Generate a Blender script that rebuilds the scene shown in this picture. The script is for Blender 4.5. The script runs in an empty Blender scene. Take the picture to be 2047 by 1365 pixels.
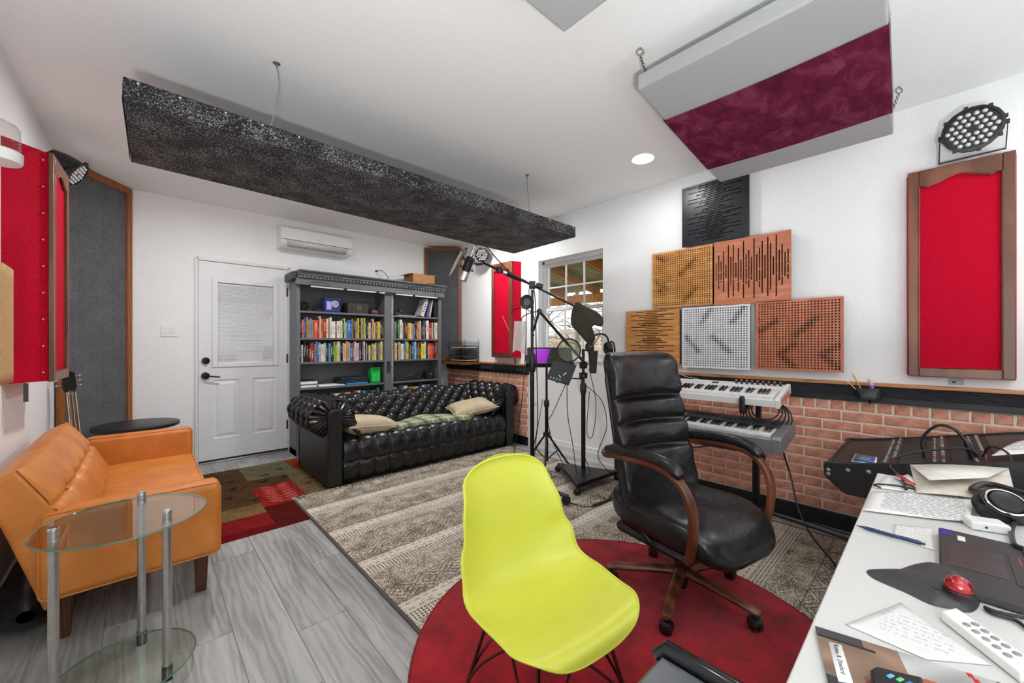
import bpy, bmesh, math, random
from math import sin, cos, pi, radians, sqrt, exp, hypot
from mathutils import Vector, Matrix
import numpy as np

# ------------------------------------------------------------------ camera, sky, exposure
scene = bpy.context.scene
col = scene.collection
cd = bpy.data.cameras.new('camera')
cd.sensor_width = 36.0
cd.lens = 36.0 * 785.66 / 2047
cd.shift_y = 4.6 / 2047
cd.clip_start = 0.02
cam = bpy.data.objects.new('camera', cd)
col.objects.link(cam)
cam.location = (0, 0, 1.2154)
cam.rotation_euler = (radians(90), 0, -radians(42.98))
scene.camera = cam

world = bpy.data.worlds.new('world')
scene.world = world
world.use_nodes = True
wn = world.node_tree
bg = wn.nodes['Background']
bg.inputs['Color'].default_value = (0.93, 0.965, 1.0, 1)      # even overcast sky
bg.inputs['Strength'].default_value = 1.6
scene.view_settings.view_transform = 'Standard'
scene.view_settings.look = 'None'
scene.view_settings.gamma = 1.0
scene.view_settings.use_curve_mapping = False
scene.view_settings.exposure = 0.0
scene.cycles.max_bounces = 12
scene.cycles.diffuse_bounces = 6
scene.cycles.glossy_bounces = 4
scene.cycles.transmission_bounces = 8
scene.cycles.transparent_max_bounces = 12
scene.cycles.sample_clamp_indirect = 8.0
scene.cycles.caustics_reflective = False
scene.cycles.caustics_refractive = False
scene.cycles.use_denoising = True
LAMP_POWER = 5.0
UPLIGHT = 82.0

XR, YB, HC, XL, YF = 3.351, 5.009, 2.629, -0.499, -1.75   # right, back, ceiling, left, front
random.seed(7)

# ------------------------------------------------------------------ helpers
Wm = {}

def tag(o, label=None, cat=None, group=None, kind=None):
    if label: o['label'] = label
    if cat: o['category'] = cat
    if group: o['group'] = group
    if kind: o['kind'] = kind
    return o

def thing(name, label, cat, loc=(0, 0, 0), rz=0.0, group=None, kind=None):
    o = bpy.data.objects.new(name, None)
    col.objects.link(o)
    o.empty_display_size = 0.1
    o.location = loc
    o.rotation_euler = (0, 0, rz)
    Wm[o] = Matrix.Translation(Vector(loc)) @ Matrix.Rotation(rz, 4, 'Z')
    return tag(o, label, cat, group, kind)

def struct(name, label=None, loc=(0, 0, 0)):
    return thing(name, label, None, loc, kind='structure')

def spline(pts, n=8, closed=False):
    P = [Vector(p) for p in pts]
    N = len(P)
    out = []
    rng = N if closed else N - 1
    for i in range(rng):
        p0 = P[(i - 1) % N] if (closed or i > 0) else P[0] * 2 - P[1]
        p1 = P[i]; p2 = P[(i + 1) % N]
        p3 = P[(i + 2) % N] if (closed or i + 2 < N) else P[-1] * 2 - P[-2]
        for k in range(n):
            t = k / n
            out.append(0.5 * ((2 * p1) + (p2 - p0) * t + (2 * p0 - 5 * p1 + 4 * p2 - p3) * t * t + (3 * p1 - p0 - 3 * p2 + p3) * t ** 3))
    if not closed: out.append(P[-1])
    return out

class MB:
    def __init__(s, T=None):
        s.v = []; s.f = []; s.mi = []; s.T = T; s.cur = 0
    def add(s, vs, fs):
        b = len(s.v)
        if s.T is not None: vs = [s.T @ Vector(v) for v in vs]
        s.v += [tuple(v) for v in vs]
        s.f += [tuple(b + i for i in f) for f in fs]
        s.mi += [s.cur] * len(fs)
        return s
    def mat(s, i): s.cur = i; return s
    def box(s, x0, x1, y0, y1, z0, z1):
        vs = [(x, y, z) for z in (z0, z1) for y in (y0, y1) for x in (x0, x1)]
        return s.add(vs, [(0, 2, 3, 1), (4, 5, 7, 6), (0, 1, 5, 4), (2, 6, 7, 3), (0, 4, 6, 2), (1, 3, 7, 5)])
    def cbox(s, c, size, R=None):
        hx, hy, hz = [q / 2 for q in size]
        vs = []
        for z in (-hz, hz):
            for y in (-hy, hy):
                for x in (-hx, hx):
                    p = Vector((x, y, z))
                    if R is not None: p = R @ p
                    vs.append(p + Vector(c))
        return s.add(vs, [(0, 2, 3, 1), (4, 5, 7, 6), (0, 1, 5, 4), (2, 6, 7, 3), (0, 4, 6, 2), (1, 3, 7, 5)])
    def bar(s, p0, p1, w, h, up=(0, 0, 1)):
        p0 = Vector(p0); p1 = Vector(p1); d = (p1 - p0).normalized(); u = Vector(up)
        a = d.cross(u)
        if a.length < 1e-4: a = d.cross(Vector((1, 0, 0)))
        a.normalize(); b = a.cross(d)
        vs = [p + a * sa * w / 2 + b * sb * h / 2 for p in (p0, p1) for sa, sb in ((-1, -1), (1, -1), (1, 1), (-1, 1))]
        return s.add(vs, [(0, 1, 2, 3), (7, 6, 5, 4), (0, 4, 5, 1), (1, 5, 6, 2), (2, 6, 7, 3), (3, 7, 4, 0)])
    def cyl(s, p0, p1, r0, r1=None, n=14):
        return s.tube([p0, p1], [r0, r0 if r1 is None else r1], n)
    def tube(s, pts, r, n=8, closed=False, cap=True):
        P = [Vector(p) for p in pts]; N = len(P)
        R = r if isinstance(r, (list, tuple)) else [r] * N
        vs = []; a = None
        for i, p in enumerate(P):
            if closed: d = P[(i + 1) % N] - P[i - 1]
            else: d = P[min(i + 1, N - 1)] - P[max(i - 1, 0)]
            if d.length < 1e-9: d = Vector((0, 0, 1))
            d.normalize()
            if a is None:
                a = d.cross(Vector((0, 0, 1)))
                if a.length < 1e-3: a = d.cross(Vector((1, 0, 0)))
            else:
                a = a - d * a.dot(d)
                if a.length < 1e-4: a = d.cross(Vector((0.3, 1, 0.2)))
            a.normalize(); b = d.cross(a)
            for k in range(n):
                t = 2 * pi * k / n
                vs.append(p + (a * cos(t) + b * sin(t)) * R[i])
        fs = []
        for i in range(N if closed else N - 1):
            j = (i + 1) % N
            for k in range(n):
                fs.append((i * n + k, i * n + (k + 1) % n, j * n + (k + 1) % n, j * n + k))
        if cap and not closed:
            fs.append(tuple(range(n - 1, -1, -1))); fs.append(tuple((N - 1) * n + k for k in range(n)))
        return s.add(vs, fs)
    def lathe(s, prof, n=24, c=(0, 0, 0), axis=(0, 0, 1)):
        q = Vector((0, 0, 1)).rotation_difference(Vector(axis).normalized()).to_matrix()
        vs = []
        for r, z in prof:
            for k in range(n):
                t = 2 * pi * k / n
                vs.append(q @ Vector((r * cos(t), r * sin(t), z)) + Vector(c))
        fs = []
        for i in range(len(prof) - 1):
            for k in range(n):
                fs.append((i * n + k, i * n + (k + 1) % n, (i + 1) * n + (k + 1) % n, (i + 1) * n + k))
        fs.append(tuple(range(n - 1, -1, -1))); fs.append(tuple((len(prof) - 1) * n + k for k in range(n)))
        return s.add(vs, fs)
    def prism(s, poly, a, b, plane='xy'):
        n = len(poly)
        def pt(u, v, w):
            return (u, v, w) if plane == 'xy' else ((u, w, v) if plane == 'xz' else (w, u, v))
        vs = [pt(u, v, a) for u, v in poly] + [pt(u, v, b) for u, v in poly]
        fs = [tuple(range(n - 1, -1, -1)), tuple(range(n, 2 * n))]
        fs += [(i, (i + 1) % n, n + (i + 1) % n, n + i) for i in range(n)]
        return s.add(vs, fs)
    def grid(s, fn, nu, nv, cu=False, cv=False):
        vs = [fn(i / (nu if cu else nu - 1), j / (nv if cv else nv - 1)) for i in range(nu) for j in range(nv)]
        fs = []
        for i in range(nu if cu else nu - 1):
            for j in range(nv if cv else nv - 1):
                i2 = (i + 1) % nu; j2 = (j + 1) % nv
                fs.append((i * nv + j, i2 * nv + j, i2 * nv + j2, i * nv + j2))
        return s.add(vs, fs)
    def ball(s, c, r, n=14, m=9):
        rx, ry, rz = (r, r, r) if not isinstance(r, (tuple, list)) else r
        def fn(u, v):
            t = 2 * pi * u; q = pi * (v - 0.5) * 0.999
            return (c[0] + rx * cos(q) * cos(t), c[1] + ry * cos(q) * sin(t), c[2] + rz * sin(q))
        return s.grid(fn, n, m, cu=True)
    def torus(s, c, R, r, normal=(0, 0, 1), n=28, m=8):
        q = Vector((0, 0, 1)).rotation_difference(Vector(normal).normalized()).to_matrix()
        return s.tube([q @ Vector((R * cos(2 * pi * k / n), R * sin(2 * pi * k / n), 0)) + Vector(c) for k in range(n)], r, m, closed=True)
    def mesh(s, name, mats, smooth=True, angle=38, merge=False, recalc=True):
        me = bpy.data.meshes.new(name)
        me.from_pydata(s.v, [], s.f)
        if not isinstance(mats, (list, tuple)): mats = [mats]
        for m in mats: me.materials.append(m)
        if len(mats) > 1: me.polygons.foreach_set('material_index', s.mi)
        if merge or recalc:
            bm = bmesh.new(); bm.from_mesh(me)
            if merge: bmesh.ops.remove_doubles(bm, verts=bm.verts, dist=1e-5)
            if recalc: bmesh.ops.recalc_face_normals(bm, faces=bm.faces)
            bm.to_mesh(me); bm.free()
        if smooth:
            me.polygons.foreach_set('use_smooth', [True] * len(me.polygons))
            me.set_sharp_from_angle(angle=radians(angle))
        me.update()
        return me
    def build(s, name, mats, parent=None, smooth=True, local=False, bevel=0, bseg=2, subs=0, solid=0, angle=38, merge=False, recalc=True, label=None, kind=None):
        if parent is not None and not local:
            inv = Wm[parent].inverted()
            s.v = [tuple(inv @ Vector(v)) for v in s.v]
        me = s.mesh(name, mats, smooth, angle, merge, recalc)
        o = bpy.data.objects.new(name, me)
        col.objects.link(o)
        if parent is not None:
            o.parent = parent; Wm[o] = Wm[parent]
        else: Wm[o] = Matrix()
        if solid:
            m = o.modifiers.new('solid', 'SOLIDIFY'); m.thickness = abs(solid); m.offset = -1 if solid > 0 else 1
        if bevel:
            m = o.modifiers.new('bevel', 'BEVEL'); m.width = bevel; m.segments = bseg; m.limit_method = 'ANGLE'; m.angle_limit = radians(35)
            m.harden_normals = False
        if subs:
            m = o.modifiers.new('subs', 'SUBSURF'); m.levels = subs; m.render_levels = subs
        if label: o['label'] = label
        if kind: o['kind'] = kind
        return o

def inst(name, me, parent=None, loc=(0, 0, 0), rot=None, scale=None, color=None):
    o = bpy.data.objects.new(name, me)
    col.objects.link(o)
    if parent is not None: o.parent = parent; Wm[o] = Wm[parent]
    o.location = loc
    if rot is not None: o.rotation_euler = rot
    if scale is not None: o.scale = scale
    if color is not None: o.color = color
    return o

def text_mesh(name, body, size, mat, T, parent, extrude=0.0004, align='LEFT'):
    cu = bpy.data.curves.new(name, 'FONT')
    cu.body = body; cu.size = size; cu.extrude = extrude; cu.align_x = align; cu.resolution_u = 2
    t = bpy.data.objects.new(name + '_tmp', cu)
    me = bpy.data.meshes.new_from_object(t)
    bpy.data.objects.remove(t)
    me.materials.clear(); me.materials.append(mat)
    M_ = Wm[parent].inverted() @ T if parent is not None else T
    me.transform(M_)
    o = bpy.data.objects.new(name, me); col.objects.link(o); o.parent = parent
    return o

# ------------------------------------------------------------------ materials
def lin(c):
    if isinstance(c, str):
        c = c.lstrip('#'); c = [int(c[i:i + 2], 16) / 255 for i in (0, 2, 4)]
    return tuple((q / 12.92 if q <= 0.04045 else ((q + 0.055) / 1.055) ** 2.4) for q in c) + (1.0,)

class NT:
    def __init__(s, name):
        s.m = bpy.data.materials.new(name); s.m.use_nodes = True
        s.t = s.m.node_tree; s.b = s.t.nodes['Principled BSDF']
    def n(s, t, **k):
        x = s.t.nodes.new('ShaderNode' + t)
        for a, v in k.items(): setattr(x, a, v)
        return x
    def l(s, a, b): s.t.links.new(a, b)
    def coord(s, kind='Object', scale=(1, 1, 1), rot=(0, 0, 0)):
        c = s.n('TexCoord'); mp = s.n('Mapping')
        mp.inputs['Scale'].default_value = scale; mp.inputs['Rotation'].default_value = rot
        s.l(c.outputs[kind], mp.inputs['Vector'])
        return mp.outputs[0]
    def noise(s, vec, scale, detail=3, rough=0.5, dist=0):
        x = s.n('TexNoise'); x.inputs['Scale'].default_value = scale; x.inputs['Detail'].default_value = detail
        x.inputs['Roughness'].default_value = rough; x.inputs['Distortion'].default_value = dist
        if vec is not None: s.l(vec, x.inputs['Vector'])
        return x.outputs['Fac']
    def ramp(s, fac, stops, interp='LINEAR'):
        r = s.n('ValToRGB'); r.color_ramp.interpolation = interp
        e = r.color_ramp.elements
        while len(e) > 1: e.remove(e[-1])
        e[0].position = stops[0][0]; e[0].color = stops[0][1]
        for p, c in stops[1:]:
            x = e.new(p); x.color = c
        s.l(fac, r.inputs['Fac'])
        return r.outputs['Color']
    def math(s, op, a, b=None, c=None):
        x = s.n('Math', operation=op)
        for i, q in enumerate((a, b, c)):
            if q is None: continue
            if isinstance(q, (int, float)): x.inputs[i].default_value = q
            else: s.l(q, x.inputs[i])
        return x.outputs[0]
    def mix(s, fac, a, b, mode='MIX'):
        x = s.n('Mix', data_type='RGBA', blend_type=mode)
        for i, q in ((0, fac), (6, a), (7, b)):
            if isinstance(q, (int, float)): x.inputs[i].default_value = q
            elif isinstance(q, tuple): x.inputs[i].default_value = q
            else: s.l(q, x.inputs[i])
        return x.outputs[2]
    def bump(s, h, strength=0.3, dist=0.01):
        x = s.n('Bump'); x.inputs['Strength'].default_value = strength; x.inputs['Distance'].default_value = dist
        s.l(h, x.inputs['Height']); s.l(x.outputs[0], s.b.inputs['Normal'])
    def set(s, color=None, rough=None, metal=None, **k):
        if color is not None:
            if isinstance(color, tuple): s.b.inputs['Base Color'].default_value = color
            else: s.l(color, s.b.inputs['Base Color'])
        if rough is not None:
            if isinstance(rough, (int, float)): s.b.inputs['Roughness'].default_value = rough
            else: s.l(rough, s.b.inputs['Roughness'])
        if metal is not None: s.b.inputs['Metallic'].default_value = metal
        for a, v in k.items(): s.b.inputs[a.replace('_', ' ')].default_value = v
        return s

def plain(name, c, rough=0.5, metal=0.0, var=0.06, scale=30, bump=0.0, bdist=0.002, **k):
    t = NT(name); c = lin(c)
    v = t.coord()
    f = t.noise(v, scale, 4)
    d = tuple(max(0, q * (1 - var * 2)) for q in c[:3]) + (1,); e = tuple(min(1, q * (1 + var * 2)) for q in c[:3]) + (1,)
    t.set(t.ramp(f, [(0.3, d), (0.7, e)]), rough, metal, **k)
    if bump: t.bump(f, bump, bdist)
    return t.m

def wood(name, a, b, rough=0.4, scale=(1, 1, 1), ring=7.0, rot=(0, 0, 0), bump=0.06):
    t = NT(name); v = t.coord('Object', scale, rot)
    w = t.n('TexWave', wave_type='BANDS', bands_direction='X')
    w.inputs['Scale'].default_value = ring; w.inputs['Distortion'].default_value = 7; w.inputs['Detail'].default_value = 4
    w.inputs['Detail Scale'].default_value = 1.2
    t.l(v, w.inputs['Vector'])
    g = t.noise(v, 60, 3)
    f = t.math('ADD', t.math('MULTIPLY', w.outputs['Fac'], 0.65), t.math('MULTIPLY', g, 0.35))
    t.set(t.ramp(f, [(0.25, lin(a)), (0.75, lin(b))]), rough)
    t.bump(f, bump, 0.004)
    return t.m

def leather(name, a, b, rough=0.33, scale=1.0, fine=0.12, wr=0.25):
    t = NT(name); v = t.coord()
    n1 = t.noise(v, 9 * scale, 5, 0.6); vo = t.n('TexVoronoi', feature='DISTANCE_TO_EDGE'); vo.inputs['Scale'].default_value = 260
    t.l(v, vo.inputs['Vector'])
    wrk = t.noise(v, 22 * scale, 3, 0.5, 2.5)
    t.set(t.ramp(n1, [(0.3, lin(a)), (0.72, lin(b))]), t.math('ADD', rough - 0.08, t.math('MULTIPLY', wrk, 0.2)))
    h = t.math('ADD', t.math('MULTIPLY', vo.outputs['Distance'], fine), t.math('MULTIPLY', wrk, wr))
    t.bump(h, 0.5, 0.004)
    return t.m

def weave_red():
    t = NT('red_woven_fabric'); v = t.coord()
    sx = t.n('SeparateXYZ'); t.l(v, sx.inputs[0])
    u = t.math('ADD', sx.outputs[0], sx.outputs[1])
    a = t.math('SINE', t.math('MULTIPLY', u, 2 * pi / 0.017)); b = t.math('SINE', t.math('MULTIPLY', sx.outputs[2], 2 * pi / 0.0125))
    h = t.math('MULTIPLY', a, b)
    n1 = t.noise(v, 5, 3)
    c = t.mix(t.math('MULTIPLY_ADD', h, 0.22, 0.4), lin('#b4001f'), lin('#cc0a36'))
    c = t.mix(t.math('MULTIPLY', n1, 0.25), c, lin('#a8001e'))
    t.set(c, 0.8); t.b.inputs['Specular IOR Level'].default_value = .12
    t.bump(h, 0.5, 0.003)
    return t.m

def speck(name, stops, scale=420, rough=0.95, bump=0.6, bd=0.004, ribs=None):
    t = NT(name); v = t.coord()
    f = t.noise(v, scale, 2, 0.7)
    big = t.noise(v, 6, 3)
    f2 = t.math('ADD', f, t.math('MULTIPLY', t.math('SUBTRACT', big, 0.5), 0.25))
    t.set(t.ramp(f2, [(p, lin(c)) for p, c in stops]), rough)
    h = f
    if ribs:
        ax, per = ribs
        sx = t.n('SeparateXYZ'); t.l(v, sx.inputs[0])
        q = sx.outputs[ax] if ax < 3 else t.math('ADD' if ax == 3 else 'SUBTRACT', sx.outputs[0], sx.outputs[1])
        h = t.math('ADD', f, t.math('SINE', t.math('MULTIPLY', q, 2 * pi / per)))
        t.set(t.mix(t.math('MULTIPLY_ADD', t.math('SINE', t.math('MULTIPLY', q, 2 * pi / per)), 0.2, 0.2), t.ramp(f2, [(p, lin(c)) for p, c in stops]), lin('#15151a')))
    t.bump(h, bump, bd)
    return t.m

def glass(name, tint=(1, 1, 1), alpha=0.12, rough=0.0):
    t = NT(name)
    out = t.t.nodes['Material Output']
    tr = t.n('BsdfTransparent'); tr.inputs[0].default_value = tint + (1,)
    gl = t.n('BsdfGlossy'); gl.inputs['Roughness'].default_value = rough
    lw_ = t.n('LayerWeight'); lw_.inputs[0].default_value = 0.5
    fr = t.n('Math', operation='MULTIPLY_ADD'); fr.inputs[1].default_value = 0.75; fr.inputs[2].default_value = 0.045
    pw_ = t.n('Math', operation='POWER'); pw_.inputs[1].default_value = 4.0
    t.l(lw_.outputs['Facing'], pw_.inputs[0]); t.l(pw_.outputs[0], fr.inputs[0])
    mx = t.n('MixShader')
    t.l(fr.outputs[0], mx.inputs[0]); t.l(tr.outputs[0], mx.inputs[1]); t.l(gl.outputs[0], mx.inputs[2])
    t.l(mx.outputs[0], out.inputs[0])
    return t.m

def emit(name, c, s):
    t = NT(name); t.set(lin(c), 0.5)
    t.b.inputs['Emission Color'].default_value = lin(c); t.b.inputs['Emission Strength'].default_value = s
    return t.m

def attr_mat(name, rough=0.9, bump=0.0, bscale=300, spec=0.3):
    t = NT(name); a = t.n('VertexColor', layer_name='Col')
    v = t.coord()
    f = t.noise(v, bscale, 2)
    t.set(t.mix(t.math('MULTIPLY', f, 0.35), a.outputs[0], (0, 0, 0, 1), 'MIX') if bump else a.outputs[0], rough)
    t.b.inputs['Specular IOR Level'].default_value = spec
    if bump: t.bump(f, bump, 0.004)
    return t.m

def paint_grid(name, nu, nv, fn_pos, fn_col, mat, parent, solid=0.004, smooth=True):
    """flat print: a fine sheet whose faces take the colour of the printed pattern"""
    mb = MB(); mb.grid(fn_pos, nu + 1, nv + 1)
    cols = [fn_col((i + 0.5) / nu, (j + 0.5) / nv) for i in range(nu) for j in range(nv)]
    o = mb.build(name, mat, parent, recalc=False, smooth=smooth)
    me = o.data
    at = me.color_attributes.new('Col', 'FLOAT_COLOR', 'CORNER')
    arr = np.repeat(np.array([lin(c) for c in cols], dtype=np.float32), 4, axis=0)
    at.data.foreach_set('color', arr.ravel())
    if solid:
        m = o.modifiers.new('solid', 'SOLIDIFY'); m.thickness = solid; m.offset = -1
    return o

WHITE = plain('white_wall_paint', '#eeefef', 0.6, var=0.01, scale=60, bump=0.02)
CEIL = plain('white_ceiling_paint', '#f2f3f3', 0.7, var=0.01, scale=90, bump=0.02)
TRIMW = plain('white_trim_paint', '#dcdcdc', 0.35, var=0.01)
DOORW = plain('pale_grey_door_paint', '#e2e3e5', 0.4, var=0.01)
BLACK = plain('black_plastic', '#141416', 0.42, var=0.05)
BLACKM = plain('black_metal', '#101012', 0.35, 0.3, var=0.05)
BLACKP = plain('black_paint', '#0e0e10', 0.45, var=0.08)
DGREY = plain('dark_grey_plastic', '#2c2d30', 0.45)
CHROME = plain('chrome', '#d8d8d8', 0.16, 1.0, var=0.01)
STEEL = plain('brushed_steel', '#b9b6b2', 0.34, 1.0, var=0.05, scale=80)
WHITEP = plain('white_plastic', '#e8e8e6', 0.35, var=0.01)
PAPER = plain('white_paper', '#e9e9e8', 0.7, var=0.01)
RED = weave_red()
WALNUT = wood('walnut_frame_wood', '#5c3322', '#7c4c34', 0.35, (3, 3, .5), 1.6)
OAKF = wood('golden_oak_frame', '#7c4218', '#a9632b', 0.4, (8, 8, 1.0), 4)
OAKR = wood('oak_trim_wood', '#8a4f22', '#b87a45', 0.4, (8, 1.0, 8), 4)
GLASS = glass('window_glass')
CARPETG = speck('grey_ribbed_carpet', [(0.3, '#4c4d50'), (0.7, '#88898c')], 120, ribs=(3, 0.012))
CARPETG2 = speck('dark_grey_ribbed_carpet', [(0.3, '#3c3d40'), (0.7, '#77787b')], 120, ribs=(4, 0.012))
CARPETK = speck('black_speckled_carpet', [(0.40, '#0a0a0c'), (0.53, '#29292c'), (0.64, '#97979a')], 150)
CARPETR = speck('black_ribbed_carpet', [(0.36, '#101012'), (0.52, '#3a3a3d'), (0.66, '#b5b5b6')], 130, ribs=(2, 0.0075), bump=0.8)
# ------------------------------------------------------------------ the room
def plank_mat():
    t = NT('grey_oak_vinyl'); c = t.n('TexCoord'); oi = t.n('ObjectInfo')
    add = t.n('VectorMath', operation='ADD'); sc = t.n('VectorMath', operation='SCALE')
    cb = t.n('CombineXYZ'); t.l(oi.outputs['Random'], cb.inputs[0]); t.l(oi.outputs['Random'], cb.inputs[1])
    t.l(cb.outputs[0], sc.inputs[0]); sc.inputs['Scale'].default_value = 37.0
    t.l(c.outputs['Object'], add.inputs[0]); t.l(sc.outputs[0], add.inputs[1])
    mp = t.n('Mapping'); mp.inputs['Scale'].default_value = (1.0, 0.13, 1); t.l(add.outputs[0], mp.inputs[0])
    v = mp.outputs[0]
    w = t.n('TexWave', wave_type='BANDS', bands_direction='X'); w.inputs['Scale'].default_value = 9
    w.inputs['Distortion'].default_value = 11; w.inputs['Detail'].default_value = 3; w.inputs['Detail Scale'].default_value = 1.6
    t.l(v, w.inputs['Vector'])
    big = t.noise(v, 7, 4, 0.55, 0.5)
    mp2 = t.n('Mapping'); mp2.inputs['Scale'].default_value = (1, 0.035, 1); t.l(add.outputs[0], mp2.inputs[0])
    fine = t.noise(mp2.outputs[0], 170, 3, 0.6)
    f = t.math('ADD', t.math('MULTIPLY', w.outputs['Fac'], 0.10), t.math('ADD', t.math('MULTIPLY', big, 0.62), t.math('MULTIPLY', fine, 0.28)))
    f = t.math('ADD', f, t.math('MULTIPLY', t.math('SUBTRACT', oi.outputs['Random'], 0.5), 0.08))
    t.set(t.ramp(f, [(0.28, lin('#666667')), (0.42, lin('#8a8987')), (0.56, lin('#a6a5a2')), (0.75, lin('#b6b5b1'))]), 0.38)
    t.bump(fine, 0.08, 0.002)
    return t.m

fl = MB().box(XL - .15, XR + .15, YF - .15, YB + .15, -.08, -.004).build('floor', plain('floor_joint', '#a3a29e', .7), None, smooth=False)
tag(fl, 'grey wood plank floor of the studio', kind='structure')
PLANK = plank_mat()
def plank_mesh(w, L):
    b = .0016
    m = MB(); hw = w / 2 - .0007; hl = L / 2 - .0007
    vs = [(-hw, -hl, -.004), (hw, -hl, -.004), (hw, hl, -.004), (-hw, hl, -.004),
          (-hw + b, -hl + b, 0), (hw - b, -hl + b, 0), (hw - b, hl - b, 0), (-hw + b, hl - b, 0)]
    m.add(vs, [(4, 5, 6, 7), (0, 1, 5, 4), (1, 2, 6, 5), (2, 3, 7, 6), (3, 0, 4, 7)])
    return m.mesh('plank', PLANK, smooth=False)
ends = {2: 2.405, 3: 2.02, 6: 2.355, 1: 2.80, 4: 2.72, 5: 3.05}
pcache = {}
for k in range(20):
    x0 = -.53 + .2 * k; x1 = min(x0 + .2, XR); x0 = max(x0, XL)
    if x1 - x0 < .02: continue
    e0 = ends.get(k, random.uniform(0, 1.22)) % 1.22
    y = YF + ((e0 - YF) % 1.22) - 1.22
    while y < YB:
        a, b = max(y, YF), min(y + 1.22, YB)
        y += 1.22
        if b - a < .03: continue
        key = (round(x1 - x0, 3), round(b - a, 3))
        if key not in pcache: pcache[key] = plank_mesh(*key)
        inst('plank', pcache[key], fl, ((x0 + x1) / 2, (a + b) / 2, 0))

ce = MB().box(XL - .15, XR + .15, YF - .15, YB + .15, HC, HC + .12).build('ceiling', CEIL, None, smooth=False)
tag(ce, 'flat white ceiling', kind='structure')
# back wall with the door opening
D0, D1, DZ = .372, 1.197, 2.067
w = MB().box(XL - .15, D0, YB, YB + .15, 0, HC).box(D1, XR + .15, YB, YB + .15, 0, HC).box(D0, D1, YB, YB + .15, DZ, HC)
tag(w.build('wall_back', WHITE, None, smooth=False), 'white back wall with the door', kind='structure')
tag(MB().box(XL - .15, XL, YF - .15, YB, 0, HC).build('wall_left', WHITE, None, smooth=False), 'white left wall', kind='structure')
WY0, WY1, WZ0, WZ1 = 2.261, 3.146, 1.04, 2.176
w = MB().box(XR, XR + .15, YF, WY0, 0, HC).box(XR, XR + .15, WY1, YB, 0, HC).box(XR, XR + .15, WY0, WY1, 0, WZ0).box(XR, XR + .15, WY0, WY1, WZ1, HC)
tag(w.build('wall_right', WHITE, None, smooth=False), 'white right wall with the window', kind='structure')
FX0, FX1, FZ0, FZ1 = -.1, 2.9, .55, 2.3  # opening of the unseen front window, widened to let in more daylight
w = MB().box(XL, FX0, YF - .15, YF, 0, HC).box(FX1, XR, YF - .15, YF, 0, HC).box(FX0, FX1, YF - .15, YF, 0, FZ0).box(FX0, FX1, YF - .15, YF, FZ1, HC)
tag(w.build('wall_front', WHITE, None, smooth=False), 'white wall behind the desk', kind='structure')

def window(name, label, axis, u0, u1, z0, z1, w0, sgn, cols, rows):
    """double-hung window; u along the wall, w0 the frame plane, sgn the outward direction"""
    t = struct(name, label)
    def bx(m, a, b, c, d, e, f):
        lo, hi = sorted((w0 + sgn * e, w0 + sgn * f))
        if axis == 'x': m.box(lo, hi, a, b, c, d)
        else: m.box(a, b, lo, hi, c, d)
    m = MB(); fr = .035
    bx(m, u0, u0 + fr, z0, z1, 0, .07); bx(m, u1 - fr, u1, z0, z1, 0, .07); bx(m, u0, u1, z1 - fr, z1, 0, .07); bx(m, u0, u1, z0, z0 + fr, 0, .07)
    m.build('window_frame', TRIMW, t, bevel=.003)
    zm = (z0 + z1) / 2
    for k, (a, b, dep) in enumerate(((zm - .015, z1 - fr, .038), (z0 + fr, zm + .02, .012))):
        m = MB(); q = .034
        U0, U1 = u0 + fr, u1 - fr
        bx(m, U0, U0 + q, a, b, dep, dep + .022); bx(m, U1 - q, U1, a, b, dep, dep + .022)
        bx(m, U0 + q, U1 - q, a, a + q, dep, dep + .022); bx(m, U0 + q, U1 - q, b - q, b, dep, dep + .022)
        sash = m.build('sash', TRIMW, t, bevel=.002)
        A0, A1, B0, B1 = U0 + q, U1 - q, a + q, b - q
        for i in range(1, cols):
            u = A0 + (A1 - A0) * i / cols
            m = MB(); bx(m, u - .008, u + .008, B0, B1, dep + .003, dep + .019); m.build('muntin', TRIMW, sash)
        for j in range(1, rows):
            z = B0 + (B1 - B0) * j / rows
            m = MB(); bx(m, A0, A1, z - .008, z + .008, dep + .004, dep + .018); m.build('muntin', TRIMW, sash)
        for i in range(cols):
            for j in range(rows):
                m = MB(); bx(m, A0 + (A1 - A0) * i / cols, A0 + (A1 - A0) * (i + 1) / cols, B0 + (B1 - B0) * j / rows, B0 + (B1 - B0) * (j + 1) / rows, dep + .009, dep + .013)
                m.build('pane', GLASS, sash, smooth=False)
        if k == 1:
            for f in (.3, .72):
                u = u0 + (u1 - u0) * f
                m = MB(); bx(m, u - .03, u + .03, b - .002, b + .014, dep - .002, dep + .02); m.build('sash_lock', WHITEP, t, bevel=.004)
    return t
window('window_1', 'double-hung window with white grid looking out to porch roof', 'x', WY0, WY1, WZ0, WZ1, XR + .075, 1, 3, 2)
sl = MB().box(XR - .012, XR + .10, WY0 - .0, WY1, WZ0 - .02, WZ0 + .004).build('trim_1', TRIMW, None, bevel=.003)
tag(sl, 'white window sill', kind='structure')
window('window_2', 'window behind the desk', 'y', FX0, FX1, FZ0, FZ1, YF - .05, -1, 4, 2)
for loc, rot, sx, sy in (((XR + .17, (WY0 + WY1) / 2, (WZ0 + WZ1) / 2), (0, radians(90), 0), WZ1 - WZ0, WY1 - WY0),
                         (((FX0 + FX1) / 2, YF - .17, (FZ0 + FZ1) / 2), (radians(90), 0, 0), FX1 - FX0, FZ1 - FZ0)):
    ld = bpy.data.lights.new('sky_portal', 'AREA'); ld.shape = 'RECTANGLE'; ld.size = sx; ld.size_y = sy
    ld.cycles.is_portal = True
    lo = bpy.data.objects.new('sky_portal', ld); col.objects.link(lo); lo.location = loc; lo.rotation_euler = rot

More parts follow.
